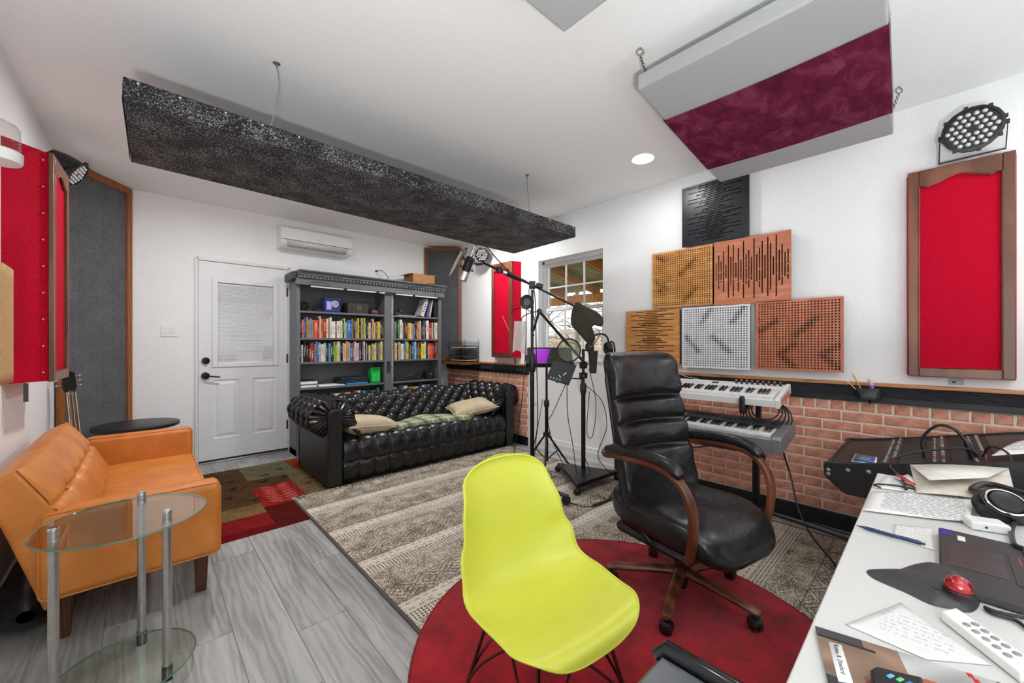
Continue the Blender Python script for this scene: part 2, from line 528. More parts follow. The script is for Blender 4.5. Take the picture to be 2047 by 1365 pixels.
# ---- door
dr = struct('door_1', 'pale grey half-glass door with black lever')
m = MB()
m.box(D0 - .02, D0 + .012, YB - .012, YB + .12, 0, DZ + .02).box(D1 - .012, D1 + .02, YB - .012, YB + .12, 0, DZ + .02).box(D0, D1, YB - .012, YB + .12, DZ - .012, DZ + .02)
m.build('door_frame', TRIMW, dr, bevel=.003)
MB().box(D0 + .012, D1 - .012, YB - .02, YB + .12, 0, .018).build('threshold', STEEL, dr, bevel=.003)
MB().box(D0 + .014, D1 - .014, YB + .003, YB + .03, .018, .034).build('door_sweep', BLACKP, dr)
a0, a1, y0 = .387, 1.182, YB + .004
m = MB()
g0, g1, gz0, gz1 = .505, 1.075, .985, 1.875
ph = [(.505, .725, .245, .845), (.848, 1.062, .245, .845)]
# slab: stiles, rails and mullion around the recessed panels and the light
m.box(a0, g0, y0, y0 + .044, .034, 2.052).box(g1, a1, y0, y0 + .044, .034, 2.052)
m.box(g0, g1, y0, y0 + .044, gz1, 2.052).box(g0, g1, y0, y0 + .044, .845, gz0).box(g0, g1, y0, y0 + .044, .034, .245)
m.box(.725, .848, y0, y0 + .044, .245, .845).box(1.062, g1, y0, y0 + .044, .245, .845)
slab = m.build('slab', DOORW, dr, smooth=False)
for (p0, p1, q0, q1) in ph:
    m = MB()
    def ring(o, dy): return [(p0 + o, y0 + dy, q0 + o), (p1 - o, y0 + dy, q0 + o), (p1 - o, y0 + dy, q1 - o), (p0 + o, y0 + dy, q1 - o)]
    seq = [(0, 0), (.008, .009), (.022, .009), (.045, .002)]
    vs = []
    for o_, d_ in seq: vs += ring(o_, d_)
    fs = []
    for i in range(len(seq) - 1):
        for k in range(4): fs.append((i * 4 + k, i * 4 + (k + 1) % 4, i * 4 + 4 + (k + 1) % 4, i * 4 + 4 + k))
    fs.append((12, 13, 14, 15))
    m.add(vs, fs); m.build('raised_panel', DOORW, dr, smooth=False)
m = MB()
for (b0, b1, c0, c1) in ((g0 - .012, g0 + .038, gz0 - .012, gz1 + .012), (g1 - .038, g1 + .012, gz0 - .012, gz1 + .012)): m.box(b0, b1, y0 - .011, y0 + .03, c0, c1)
for (c0, c1) in ((gz0 - .012, gz0 + .03), (gz1 - .03, gz1 + .012)): m.box(g0 + .038, g1 - .038, y0 - .011, y0 + .03, c0, c1)
m.build('glass_surround', DOORW, dr, bevel=.005)
MB().box(g0 + .03, g1 - .03, y0 + .004, y0 + .008, gz0 + .02, gz1 - .02).build('glass', GLASS, dr, smooth=False)
MB().box(g0 + .03, g1 - .03, y0 + .03, y0 + .034, gz0 + .02, gz1 - .02).build('glass', plain('painted_daylight_pane', '#dadcde', .3), dr, smooth=False)  # opaque backing, its pale colour stands in for daylight behind the blinds
m = MB(); n = 60
BL = plain('white_blind_slat', '#eeeeee', .45, var=.01)
for i in range(n):
    z = gz0 + .045 + (gz1 - gz0 - .1) * i / (n - 1)
    m.cbox(((g0 + g1) / 2 + .004, y0 + .019, z), (g1 - g0 - .085, .010, .0012), Matrix.Rotation(radians(52), 3, 'X'))
m.build('blind_slats', BL, dr, smooth=False, kind='stuff')
m = MB()
for u in (.58, 1.0): m.box(u - .002, u + .002, y0 + .011, y0 + .0135, gz0 + .035, gz1 - .03)
m.box(g0 + .04, g1 - .04, y0 + .013, y0 + .026, gz1 - .05, gz1 - .035).box(g0 + .04, g1 - .04, y0 + .013, y0 + .026, gz0 + .03, gz0 + .04)
m.build('blind_rails_and_cords', BL, dr, smooth=False)
DK = plain('oil_rubbed_bronze', '#17140f', .3, .6)
m = MB().lathe([(.004, .03), (.03, .026), (.034, .012), (.034, 0)], 20, (.443, y0, 1.045), (0, -1, 0)); m.box(.437, .449, y0 - .045, y0 - .025, 1.03, 1.06)
m.build('deadbolt', DK, dr)
m = MB().lathe([(.004, .034), (.03, .03), (.036, .014), (.036, 0)], 20, (.441, y0, .893), (0, -1, 0))
m.tube(spline([(.441, y0 - .03, .893), (.446, y0 - .055, .891), (.48, y0 - .06, .887), (.555, y0 - .055, .876)], 6), [.009] * 7 + [.007] * 12, 8)
m.build('lever_handle', DK, dr)
for z in (1.8, 1.05, .3):
    MB().cyl((1.186, y0 - .006, z - .05), (1.186, y0 - .006, z + .05), .007).box(1.168, 1.186, y0 - .003, y0 + .001, z - .05, z + .05).build('hinge', plain('aged_brass', '#6a5640', .35, .8), dr)

# ---- brick wainscot on the right wall
BRICKM = NT('red_brick')
v = BRICKM.coord(); oi = BRICKM.n('ObjectInfo')
f1 = BRICKM.noise(v, 55, 4, .65); f2 = BRICKM.noise(v, 14, 3)
base = BRICKM.ramp(oi.outputs['Random'], [(0, lin('#d08468')), (.35, lin('#de977d')), (.6, lin('#d58a70')), (.8, lin('#e3a890')), (1, lin('#c67c62'))])
cc = BRICKM.mix(BRICKM.ramp(f1, [(.35, (0, 0, 0, 1)), (.7, (.55, .55, .55, 1))]), base, lin('#e0b5a0'))
cc = BRICKM.mix(BRICKM.ramp(f2, [(.35, (.45, .45, .45, 1)), (.6, (0, 0, 0, 1))]), cc, lin('#96503f'))
BRICKM.set(cc, .85); BRICKM.bump(f1, .9, .006); BRICKM = BRICKM.m
MORTAR = plain('mortar', '#e8dccd', .9, var=.06, scale=90, bump=.5)
def brick_mesh(L, Hh, s):
    r = random.Random(s); m = MB(); d0, d1, c = -.012, .012, .004
    j = lambda: r.uniform(-.0015, .0015)
    vs = [(d0, -L / 2, -Hh / 2), (d0, L / 2, -Hh / 2), (d0, L / 2, Hh / 2), (d0, -L / 2, Hh / 2),
          (-.006 + d0 * 0, -L / 2, -Hh / 2), (-.006, L / 2, -Hh / 2), (-.006, L / 2, Hh / 2), (-.006, -L / 2, Hh / 2)]
    # back ring (wall side, +x) -> chamfer -> front face (-x)
    ring0 = [(.012, a * L / 2, b * Hh / 2) for a, b in ((-1, -1), (1, -1), (1, 1), (-1, 1))]
    ring1 = [(-.006, a * L / 2 + j(), b * Hh / 2 + j()) for a, b in ((-1, -1), (1, -1), (1, 1), (-1, 1))]
    ring2 = [(-.012 + j(), a * (L / 2 - c) + j(), b * (Hh / 2 - c) + j()) for a, b in ((-1, -1), (1, -1), (1, 1), (-1, 1))]
    vs = ring0 + ring1 + ring2 + [(-.0135 + j(), r.uniform(-.2, .2) * L, j())]
    fs = []
    for i in range(2):
        for k in range(4): fs.append((i * 4 + k, i * 4 + (k + 1) % 4, i * 4 + 4 + (k + 1) % 4, i * 4 + 4 + k))
    for k in range(4): fs.append((8 + k, 8 + (k + 1) % 4, 12))
    m.add(vs, fs)
    return m.mesh('brick', BRICKM, smooth=False)
bfull = [brick_mesh(.191, .056, s) for s in range(6)]; bhalf = [brick_mesh(.066, .056, s + 20) for s in range(4)]
bcache = {}
SEG = [(3.294, 4.995, 'far', 'behind the leather sofa'), (-.75, 2.11, 'near', 'under the acoustic panels')]
for si, (ya, yb, nm, wh) in enumerate(SEG):
    t = struct('wall_right', 'red brick wainscot ' + wh)
    MB().box(XR - .019, XR, ya, yb, .0, .86).build('mortar_bed', MORTAR, t, smooth=False)
    for r_ in range(11):
        zc = .107 + .0335 + .0672 * r_
        if r_ == 10:
            y = ya
            while y < yb - .03:
                inst('brick', random.choice(bhalf), t, (XR - .013, y + .038, zc))
                y += .0765
            continue
        off = (.612 + (.1 if r_ % 2 == 0 else 0)) % .2
        y = ya + ((off - ya) % .2) - .2
        while y < yb:
            a, b = max(y, ya), min(y + .2, yb); y += .2
            if b - a < .03: continue
            if b - a > .195: me = random.choice(bfull)
            else:
                key = round(b - a, 3)
                if key not in bcache: bcache[key] = brick_mesh(key - .009, .056, int(key * 1000))
                me = bcache[key]
            inst('brick', me, t, (XR - .013, (a + b) / 2, zc))
    tr = MB().box(XR - .032, XR, ya, yb, .0, .105).build('baseboard_right', BLACKP, None, bevel=.004)
    tag(tr, 'black baseboard under the brick ' + wh, kind='structure')
    # ledge: wood cap strip, black ribbed carpet band, black underside
    tr = struct('trim_%d' % (2 + si), 'ledge with wood cap and black carpet face ' + wh)
    MB().box(XR - .058, XR, ya, yb, .952, .972).build('wood_cap', OAKR, tr, bevel=.003)
    MB().box(XR - .05, XR, ya, yb, .885, .952).build('carpet_band', speck('black_ribbed_band', [(.3, '#141418'), (.6, '#2c2c34'), (.8, '#4a4a52')], 200, ribs=(2, .008)), tr, smooth=False)
    MB().box(XR - .036, XR, ya, yb, .846, .885).build('under_rail', BLACKP, tr, smooth=False)
prof = [(0, 0), (-.02, 0), (-.02, .03), (-.017, .034), (-.017, .10), (-.011, .115), (-.011, .128), (-.005, .145), (0, .15)]
tr = MB().prism([(XR + a, b) for a, b in prof], 2.11, 3.294, 'xz').build('baseboard_right', TRIMW, None, angle=20)
tag(tr, 'tall white moulded baseboard under the window', kind='structure')
tr = MB().box(XL, XL + .014, YF, YB, 0, .1).build('baseboard_left', TRIMW, None, bevel=.003); tag(tr, 'white baseboard on left wall', kind='structure')

# ---- carpeted corner traps with wooden frames
def corner_trap(p, q, z0, z1, label, woodm, fw, sides=(1, 1, 1, 1), cm=None):
    P = Vector((p[0], p[1], 0)); Q = Vector((q[0], q[1], 0)); u = (Q - P).normalized(); n_ = Vector((u.y, -u.x, 0))
    L = (Q - P).length
    t = thing('corner_bass_trap', label, 'acoustic panel', tuple((P + Q) / 2 + Vector((0, 0, z0))), group='carpeted corner traps')
    def bar(a, b, c, d, name, mt, dep0, dep1):
        m = MB(); vs = [P + u * s_ + n_ * dp + Vector((0, 0, z)) for dp in (dep0, dep1) for s_, z in ((a, c), (b, c), (b, d), (a, d))]
        m.add(vs, [(0, 3, 2, 1), (4, 5, 6, 7), (0, 1, 5, 4), (1, 2, 6, 5), (2, 3, 7, 6), (3, 0, 4, 7)])
        m.build(name, mt, t, bevel=.003 if name != 'carpet_panel' else 0)
    bar(.004, L - .004, z0, z1 - .002, 'carpet_panel', cm or CARPETG, -.03, .004)
    if sides[0]: bar(.004, fw, z0, z1, 'frame_board', woodm, -.02, .018)
    if sides[1]: bar(L - fw, L - .004, z0, z1, 'frame_board', woodm, -.02, .018)
    if sides[2]: bar(fw, L - fw, z1 - fw, z1, 'frame_board', woodm, -.02, .018)
    if sides[3]: bar(fw, L - fw, z0, z0 + fw, 'frame_board', woodm, -.02, .018)
    return t
corner_trap((-.494, 4.46), (-.10, 5.004), .02, 2.622, 'tall grey carpeted corner trap with oak frame left of the door', OAKF, .055)
corner_trap((2.935, 5.004), (3.346, 4.66), .975, 2.60, 'grey carpeted corner trap in wood frame beside the bookcase', wood('brown_oak_frame', '#5e3216', '#865127', .4, (8, 8, 1), 4), .05, cm=CARPETG2)

# ---- recessed ceiling lamps
LD = emit('lit_led_disc', '#fff8ee', 14.0)
def downlight(x, y, label):
    t = thing('recessed_ceiling_light', label, 'ceiling light', (x, y, HC), group='recessed ceiling lights')
    MB().lathe([(.078, 0), (.078, -.004), (.092, -.006), (.095, 0)], 32, (x, y, HC)).build('trim_ring', WHITEP, t)
    MB().lathe([(.079, -.002), (.079, -.0052), (.02, -.0056)], 32, (x, y, HC)).build('led_disc', LD, t)
    ld = bpy.data.lights.new('led_glow', 'AREA'); ld.shape = 'DISK'; ld.size = .15; ld.energy = LAMP_POWER * (5.2 if y > 3 else 1); ld.color = (.985, .995, 1); ld.spread = radians(175)
    lo = bpy.data.objects.new('led_glow', ld); col.objects.link(lo); lo.location = (x, y, HC - .012)
for x, y, lb in ((2.777, 1.514, 'round lit ceiling light beside the burgundy-striped panel'),
                 (2.7, 3.5, 'round ceiling light hidden above the long carpet panel near window'),
                 (.6, 3.5, 'round ceiling light above the door end of the carpet panel'),
                 (.6, 1.5, 'round ceiling light over the yellow chair'),
                 (.6, -.8, 'round ceiling light behind the desk, left'), (2.777, -.8, 'round ceiling light behind the desk, right')):
    downlight(x, y, lb)

# ---- outdoors seen through the window
PINE = wood('porch_pine', '#9c5d22', '#d18a3c', .6, (2, 8, 8), 3)
gr = MB().grid(lambda a, b: (XR + .2 + 16 * a, -8 + 24 * b, -.15 - .3 * a + .5 * sin(b * 9 + a * 5) * a * a + 3.3 * max(0, a - .33) ** 1.1), 30, 40).build('leafy_hillside',
    speck('leaf_litter', [(.32, '#6f5c46'), (.5, '#b09a80'), (.68, '#dcd3c4')], 6, bump=.3), None)
tag(gr, 'brown leaf-covered hillside outside the window', 'hillside', kind='structure')
lw = MB().grid(lambda a, b: (XR + .3 + 4.2 * a, -3 + 14 * b, -.1 - .05 * a), 8, 8).build('lawn', speck('lawn_grass', [(.3, '#6f7a34'), (.55, '#98a04e'), (.75, '#bcb887')], 20, bump=.3), None)
tag(lw, 'green lawn outside the window', 'lawn', kind='structure')
po = thing('porch_roof', 'open porch roof of pine rafters and metal sheet seen through window', 'roof', (XR + 1.2, 2.6, 2.0))
TIN = plain('galvanised_roof_sheet', '#8f8a74', .5, .2, var=.12, scale=8)
for k in range(14):
    y = .2 + .42 * k
    MB().prism([(XR + .16, 2.66), (XR + 2.6, 2.19), (XR + 2.6, 2.205), (XR + .16, 2.675)], y, y + .40, 'xz').build('roof_sheet', TIN, po, smooth=False)
    MB().prism([(XR + .16, 2.678), (XR + 2.6, 2.208), (XR + 2.6, 2.235), (XR + .16, 2.705)], y + .395, y + .425, 'xz').build('roof_seam', TIN, po, smooth=False)
for y in (1.0, 1.75, 2.5, 3.25, 4.0, 4.75):
    MB().prism([(XR + .16, 2.51), (XR + 2.5, 2.06), (XR + 2.5, 2.19), (XR + .16, 2.66)], y, y + .045, 'xz').build('rafter', PINE, po, smooth=False)
MB().box(XR + 2.38, XR + 2.48, 0, 6, 1.95, 2.10).build('beam', PINE, po, smooth=False)
for y in (1.3, 5.6): MB().box(XR + 2.37, XR + 2.49, y, y + .11, -.2, 1.96).build('post', PINE, po, smooth=False)
BARK = plain('grey_tree_bark', '#8b8078', .9, var=.2, scale=12)
def bare_tree(x, y, h, seed, label):
    r = random.Random(seed); t = thing('bare_tree', label, 'tree', (x, y, -.3), group='bare trees on the hillside')
    m = MB(); z0 = -.4
    m.tube([(x, y, z0), (x + r.uniform(-.1, .1), y + r.uniform(-.1, .1), h * .5), (x + r.uniform(-.3, .3), y + r.uniform(-.3, .3), h)], [.09, .06, .02], 6)
    m.build('trunk', BARK, t)
    m = MB()
    for k in range(46):
        f = r.uniform(.15, 1); a = r.uniform(0, 2 * pi); L = r.uniform(.5, 1.5)
        p = Vector((x, y, h * f)); q = p + Vector((cos(a) * L, sin(a) * L, L * r.uniform(.1, .8)))
        m.tube([p, (p + q) / 2 + Vector((0, 0, .06)), q], [.022, .015, .006], 4)
        for j in range(3):
            a2 = a + r.uniform(-1, 1); q2 = p.lerp(q, r.uniform(.3, 1)); L2 = L * .5
            m.tube([q2, q2 + Vector((cos(a2) * L2, sin(a2) * L2, L2 * r.uniform(0, .7)))], [.009, .003], 4)
    m.build('branches', BARK, t)
pos = ['nearest the porch post', 'at left of window view', 'mid hillside', 'far right of window view', 'behind the others', 'leaning, top of slope', 'low on slope', 'beside lawn edge']
for k in range(5):
    bare_tree(XR + 4.2 + 1.3 * k, 2.6 + k * 2.6, 5 + (k % 3), k, 'bare winter tree outside, ' + pos[k])

# ---- low uplighter lamps added out of view behind the camera to brighten the ceiling
def fill(x, y, label, w_, h=.62):
    t = thing('added_fill_lamp', label, 'added floor lamp', (x, y, 0), group='added low uplighter lamps')
    MB().lathe([(.13, 0), (.13, .015), (.02, .03)], 32, (x, y, 0)).build('base', BLACKM, t)
    MB().cyl((x, y, .02), (x, y, h - .1), .014).build('pole', BLACKM, t)
    m = MB(); m.grid(lambda a, b: (x + (.02 + .17 * b ** .6) * cos(2 * pi * a), y + (.02 + .17 * b ** .6) * sin(2 * pi * a), h - .11 + .11 * b * b), 32, 10, cu=True); m.build('bowl', BLACKM, t, angle=180)
    MB().ball((x, y, h - .05), .035, 14, 9).build('bulb', emit('fill_lamp_bulb', '#fff4e6', 6.0), t)
    ld = bpy.data.lights.new('uplight', 'AREA'); ld.shape = 'DISK'; ld.size = .28; ld.energy = w_; ld.color = (.965, .99, 1)
    lo = bpy.data.objects.new('uplight', ld); col.objects.link(lo); lo.location = (x, y, h - .005); lo.rotation_euler = (pi, 0, 0)
fill(-.24, -.5, 'added unseen black bowl uplighter lamp on floor left of the desk', UPLIGHT)
fill(1.7, -1.05, 'added unseen black bowl uplighter lamp on floor behind the desk', UPLIGHT * .1)
# ------------------------------------------------------------------ hanging clouds
def slab_quad(m, c, th):
    """c: four bottom corners; th thickness up"""
    B = [Vector(q) for q in c]; T = [q + Vector((0, 0, th)) for q in B]
    return m.add(B + T, [(0, 3, 2, 1), (4, 5, 6, 7), (0, 1, 5, 4), (1, 2, 6, 5), (2, 3, 7, 6), (3, 0, 4, 7)])
WIRE = plain('steel_wire', '#9a9a98', .3, .9)
cl = thing('carpet_ceiling_panel', 'long black speckled carpet panel hung from the ceiling by wires', 'acoustic panel', (1.45, 2.7, 2.24))
C0, C1, C2, C3 = Vector((-.069, 2.307, 2.24)), Vector((2.955, 2.30, 2.222)), Vector((3.0, 3.19, 2.222)), Vector((-.06, 3.076, 2.24))
def lerp4(a, b): return (C0.lerp(C1, a)).lerp(C3.lerp(C2, a), b)
m = MB()
def bot(a, b):
    p = lerp4(a, b); seam = exp(-((a - .235) / .004) ** 2)
    sag = .006 * sin(a * 9) * sin(b * pi) + .012 * sin(a * pi) * sin(b * pi)
    return p + Vector((0, 0, -sag + .008 * seam))
m.grid(bot, 140, 24); m.build('carpet_underside', CARPETK, cl)
m = MB(); e = .004
for (pa, pb) in ((C0, C1), (C1, C2), (C2, C3), (C3, C0)):
    n_ = (pb - pa).cross(Vector((0, 0, 1))).normalized()
    m.grid(lambda a, b: pa.lerp(pb, a) + Vector((0, 0, -.002 + .092 * b)) + n_ * (.004 * sin(a * 31) * sin(b * pi) + e), 60, 6)
m.build('ribbed_edge_carpet', CARPETR, cl)
m = MB(); slab_quad(m, [C0, C1, C2, C3], .086); m.v = [(x, y, z + .002) for x, y, z in m.v]; m.build('core_board', BLACKP, cl, smooth=False)
NAIL = plain('pale_nail_head', '#cfcfcf', .3, .4)
nm = MB().ball((0, 0, 0), (.005, .003, .005), 8, 5).mesh('staple', NAIL)
for a in (.015, .06, .115, .165, .22, .42, .58, .74, .88, .99):
    p = C0.lerp(C1, a) + Vector((0, -.0065, .078)); inst('staple', nm, cl, p - Wm[cl].translation)
for hx, hy, tx in ((.483, 2.26, .47), (2.34, 2.323, 2.35)):
    m = MB(); top = 2.333 - .018 * (hx / 3)
    m.tube(spline([(hx, hy, HC), (hx + .01, hy + .005, HC - .12), (tx, 2.31, top)], 6), .0022, 5)
    m.torus((hx, hy, HC - .012), .009, .002, (1, 0, 0)); m.torus((tx, 2.31, top + .006), .009, .0025, (1, 0, 0))
    m.lathe([(.018, 0), (.012, -.006), (.003, -.008)], 10, (hx, hy, HC)); m.build('hanging_wire', WIRE, cl)
    MB().tube([(hx, 3.0, HC), (hx, 3.0, 2.31)], .002, 5).build('hanging_wire', WIRE, cl)

GREYF = plain('grey_stretch_fabric', '#a3a4a5', .85, var=.03, scale=200, bump=.1)
t_ = NT('burgundy_velvet'); v = t_.coord('Object', (1, 1.6, 1)); f = t_.noise(v, 6, 6, .65, .7)
t_.set(t_.ramp(f, [(.3, lin('#430f24')), (.5, lin('#611b38')), (.7, lin('#7f3c54'))]), .9); t_.b.inputs['Specular IOR Level'].default_value = .1; t_.bump(f, .15, .004); VELVET = t_.m
def fabric_cloud(c, label, stripe=None, hooks=()):
    A, B, Cc, Dd = [Vector(q) for q in c]
    ctr = (A + B + Cc + Dd) / 4
    t = thing('fabric_ceiling_panel', label, 'acoustic panel', tuple(ctr), group='grey fabric ceiling panels')
    m = MB(); slab_quad(m, c, .075); m.build('fabric_panel', GREYF, t, bevel=.008, bseg=3)
    if stripe:
        s0, s1 = stripe; P = lambda a, b: A.lerp(B, a).lerp(Dd.lerp(Cc, a), b)
        m = MB()
        m.grid(lambda a, b: P(s0 + (s1 - s0) * a + .012 * sin(b * 3.1), b) + Vector((0, 0, -.0035 - .002 * sin(b * 3))), 20, 24)
        m.build('velvet_band', VELVET, t)
        for b_, d_ in ((0, -.003), (1, .003)):
            m = MB(); m.grid(lambda a, q: P(s0 + (s1 - s0) * a + .012 * sin(b_ * 3.1), b_) + Vector((0, d_, -.003 + .078 * q)), 12, 3); m.build('velvet_band', VELVET, t)
    for (h, q) in hooks:
        h = Vector(h); q = Vector(q); m = MB()
        m.torus(h + Vector((0, 0, -.022)), .016, .003, (.7, .7, 0)); m.cyl(h, h + Vector((0, 0, -.008)), .004); m.build('ceiling_hook', WIRE, t)
        m = MB(); p0 = h + Vector((0, 0, -.036)); L = (q - p0).length; n = max(3, int(L / .012))
        for k in range(n):
            m.torus(p0.lerp(q, (k + .5) / n), .006, .0016, (1, 0, 0) if k % 2 else (0, 1, 0), 10, 5)
        m.build('chain', plain('dark_chain', '#2a2a2a', .4, .7), t)
    return t
fabric_cloud([(1.752, .105, 2.45), (2.99, .15, 2.36), (2.985, 1.035, 2.36), (1.752, .985, 2.45)],
    'grey ceiling panel with a wide burgundy velvet band, hung on chains', (.245, .80),
    [((1.727, .955, HC), (1.785, .955, 2.528)), ((3.03, .13, HC), (2.97, .17, 2.44)), ((3.0, 1.06, HC), (2.95, 1.0, 2.44))])
fabric_cloud([(.0, .11, 2.45), (1.217, .11, 2.45), (1.217, 1.003, 2.45), (.0, 1.003, 2.45)], 'plain grey ceiling panel, only one corner in view at the top', None,
    [((.08, .9, HC), (.08, .9, 2.53)), ((1.15, .2, HC), (1.15, .2, 2.53))])

# ------------------------------------------------------------------ wooden acoustic panels on the right wall
def seg_d(u, v, s):
    (a, b, c, d) = s; dx, dy = c - a, d - b; k = max(0, min(1, ((u - a) * dx + (v - b) * dy) / (dx * dx + dy * dy)))
    return hypot(u - a - k * dx, v - b - k * dy)
PX = XR - .06
def panel_base(label, y_hi, y_lo, z0, z1, side):
    t = thing('acoustic_wall_panel', label, 'acoustic panel', (PX, (y_hi + y_lo) / 2, z0), group='square acoustic wall panels')
    MB().box(PX + .014, XR - .002, y_lo + .012, y_hi - .012, z0 + .012, z1 - .012).build('black_backing', BLACKP, t, smooth=False)
    return t
def perf_panel(label, y_hi, y_lo, z0, z1, mt, streaks, n=26, base=.0058, big=.009):
    t = panel_base(label, y_hi, y_lo, z0, z1, mt); m = MB()
    Wd, Hd = y_hi - y_lo, z1 - z0; bd = .012
    cw, ch = (Wd - 2 * bd) / n, (Hd - 2 * bd) / n
    for i in range(n):
        for j in range(n):
            u, v = (i + .5) / n, (j + .5) / n
            k = max([exp(-(seg_d(u, v, s) / .045) ** 2) for s in streaks] + [0])
            r = base + (big - base) * k
            cy_, cz = y_hi - bd - cw * (i + .5), z0 + bd + ch * (j + .5)
            o = []; h = []
            for q in range(8):
                a = q * pi / 4; s_ = 1 / max(abs(cos(a)), abs(sin(a)))
                o.append((PX, cy_ - cos(a) * s_ * cw / 2, cz + sin(a) * s_ * ch / 2))
                h.append((PX, cy_ - cos(a + .2) * min(r, cw * .47), cz + sin(a + .2) * min(r, ch * .47)))
            m.add(o + h, [(q, (q + 1) % 8, 8 + (q + 1) % 8, 8 + q) for q in range(8)])
    m.add([(PX, y, z) for y, z in ((y_hi, z0), (y_lo, z0), (y_lo, z0 + bd), (y_hi, z0 + bd))], [(0, 1, 2, 3)])
    m.add([(PX, y, z) for y, z in ((y_hi, z1 - bd), (y_lo, z1 - bd), (y_lo, z1), (y_hi, z1))], [(0, 1, 2, 3)])
    m.add([(PX, y, z) for y, z in ((y_hi, z0 + bd), (y_hi - bd, z0 + bd), (y_hi - bd, z1 - bd), (y_hi, z1 - bd))], [(0, 1, 2, 3)])
    m.add([(PX, y, z) for y, z in ((y_lo + bd, z0 + bd), (y_lo, z0 + bd), (y_lo, z1 - bd), (y_lo + bd, z1 - bd))], [(0, 1, 2, 3)])
    m.build('perforated_face', mt, t, smooth=False, solid=-.012, merge=True, recalc=False)
    return t
def slot_panel(label, y_hi, y_lo, z0, z1, mt, rows, vertical):
    """rows: list of (centre, half width, [(a,b),...]) in 0..1"""
    t = panel_base(label, y_hi, y_lo, z0, z1, mt); m = MB()
    Wd, Hd = y_hi - y_lo, z1 - z0
    def q(a, b, c, d):     # a,b across rows; c,d along slots
        if b - a < 1e-6 or d - c < 1e-6: return
        P = [(a, c), (b, c), (b, d), (a, d)]
        if vertical: vs = [(PX, y_hi - u * Wd, z0 + v * Hd) for u, v in P]
        else: vs = [(PX, y_hi - v * Wd, z0 + u * Hd) for u, v in P]
        m.add(vs, [(0, 1, 2, 3)])
    p = 0
    for cpos, hw, sl in rows:
        q(p, cpos - hw, 0, 1); e = 0
        for a, b in sl: q(cpos - hw, cpos + hw, e, a); e = b
        q(cpos - hw, cpos + hw, e, 1); p = cpos + hw
    q(p, 1, 0, 1)
    m.build('slotted_face', mt, t, smooth=False, solid=(.012 if False else -.012), recalc=True)
    return t
def wave_rows(n, lens, lo, hi, hw, seed, cen=.5):
    r = random.Random(seed); out = []
    for i in range(n):
        L = lens[i % len(lens)]; c = lo + (hi - lo) * i / (n - 1); a, b = cen - L / 2, cen + L / 2
        sl = []
        k = r.choice((1, 1, 2, 2, 3)) if L > .3 else 1
        cuts = sorted([a] + [a + (b - a) * (j + r.uniform(.35, .65)) / k for j in range(k - 1)] + [b])
        for x, y in zip(cuts[:-1], cuts[1:]): sl.append((x + .008, y - .008))
        out.append((c, hw, sl))
    return out
PB = NT('black_panel_laminate'); PB.set(lin('#1b1d24'), .32); PB = PB.m
OAKP = wood('light_oak_veneer', '#c2864a', '#d9a460', .42, (1, 1, 9), 2.4, bump=.02)
CHERRY = wood('cherry_veneer', '#b86f50', '#cd8566', .42, (1, 1.2, 10), 2.2, bump=.02)
REDB = wood('red_brown_veneer', '#b4694a', '#c87d5a', .42, (1, 6, 1), 2.2, bump=.02)
WPAN = plain('white_panel_laminate', '#dddde0', .4, var=.01)
LH = [.35, .2, .62, .3, .45, .82, .25, .8, .4, .55, .3, .82, .28, .5, .84, .22, .6, .4]
slot_panel('black slotted acoustic panel at the top of the pyramid', 1.439, .939, 2.022, 2.512, PB, wave_rows(33, LH, .06, .96, .0065, 3), False)
perf_panel('light oak acoustic panel with round holes, left of second row', 1.699, 1.195, 1.527, 2.006, OAKP, [(.08, .95, .22, .86), (.5, .58, .74, .80), (.05, .47, .24, .33), (.12, .30, .2, .42), (.56, .08, .76, .30)])
VL = [.3, .55, .35, .65, .22, .84, .46, .82, .26, .68, .32, .88, .46, .58, .36, .9, .42, .6, .78, .36, .88, .7, .28, .9, .46, .6, .36, .44]
slot_panel('cherry wood acoustic panel with vertical soundwave slots', 1.180, .676, 1.517, 2.011, CHERRY, wave_rows(28, VL, .03, .965, .009, 5, .52), True)
slot_panel('light oak acoustic panel with horizontal slots beside the chair back', 1.967, 1.462, 1.029, 1.516, OAKP, wave_rows(31, LH[4:] + LH[:4], .04, .97, .0072, 9), False)
perf_panel('white acoustic panel with round holes in the bottom row', 1.433, .930, 1.02, 1.513, WPAN, [(.30, .76, .44, .97), (.77, .74, .93, .97), (.03, .52, .25, .26), (.47, .52, .73, .26)])
perf_panel('red-brown acoustic panel with round holes at bottom right', .891, .395, 1.03, 1.522, REDB, [(.03, .56, .24, .72), (.48, .50, .73, .74), (.28, .22, .46, .03), (.30, .22, .46, .36), (.78, .22, .98, .03), (.80, .22, .99, .36)])
sm = MB().ball((0, 0, 0), .004, 8, 5).mesh('screw_head', NAIL)

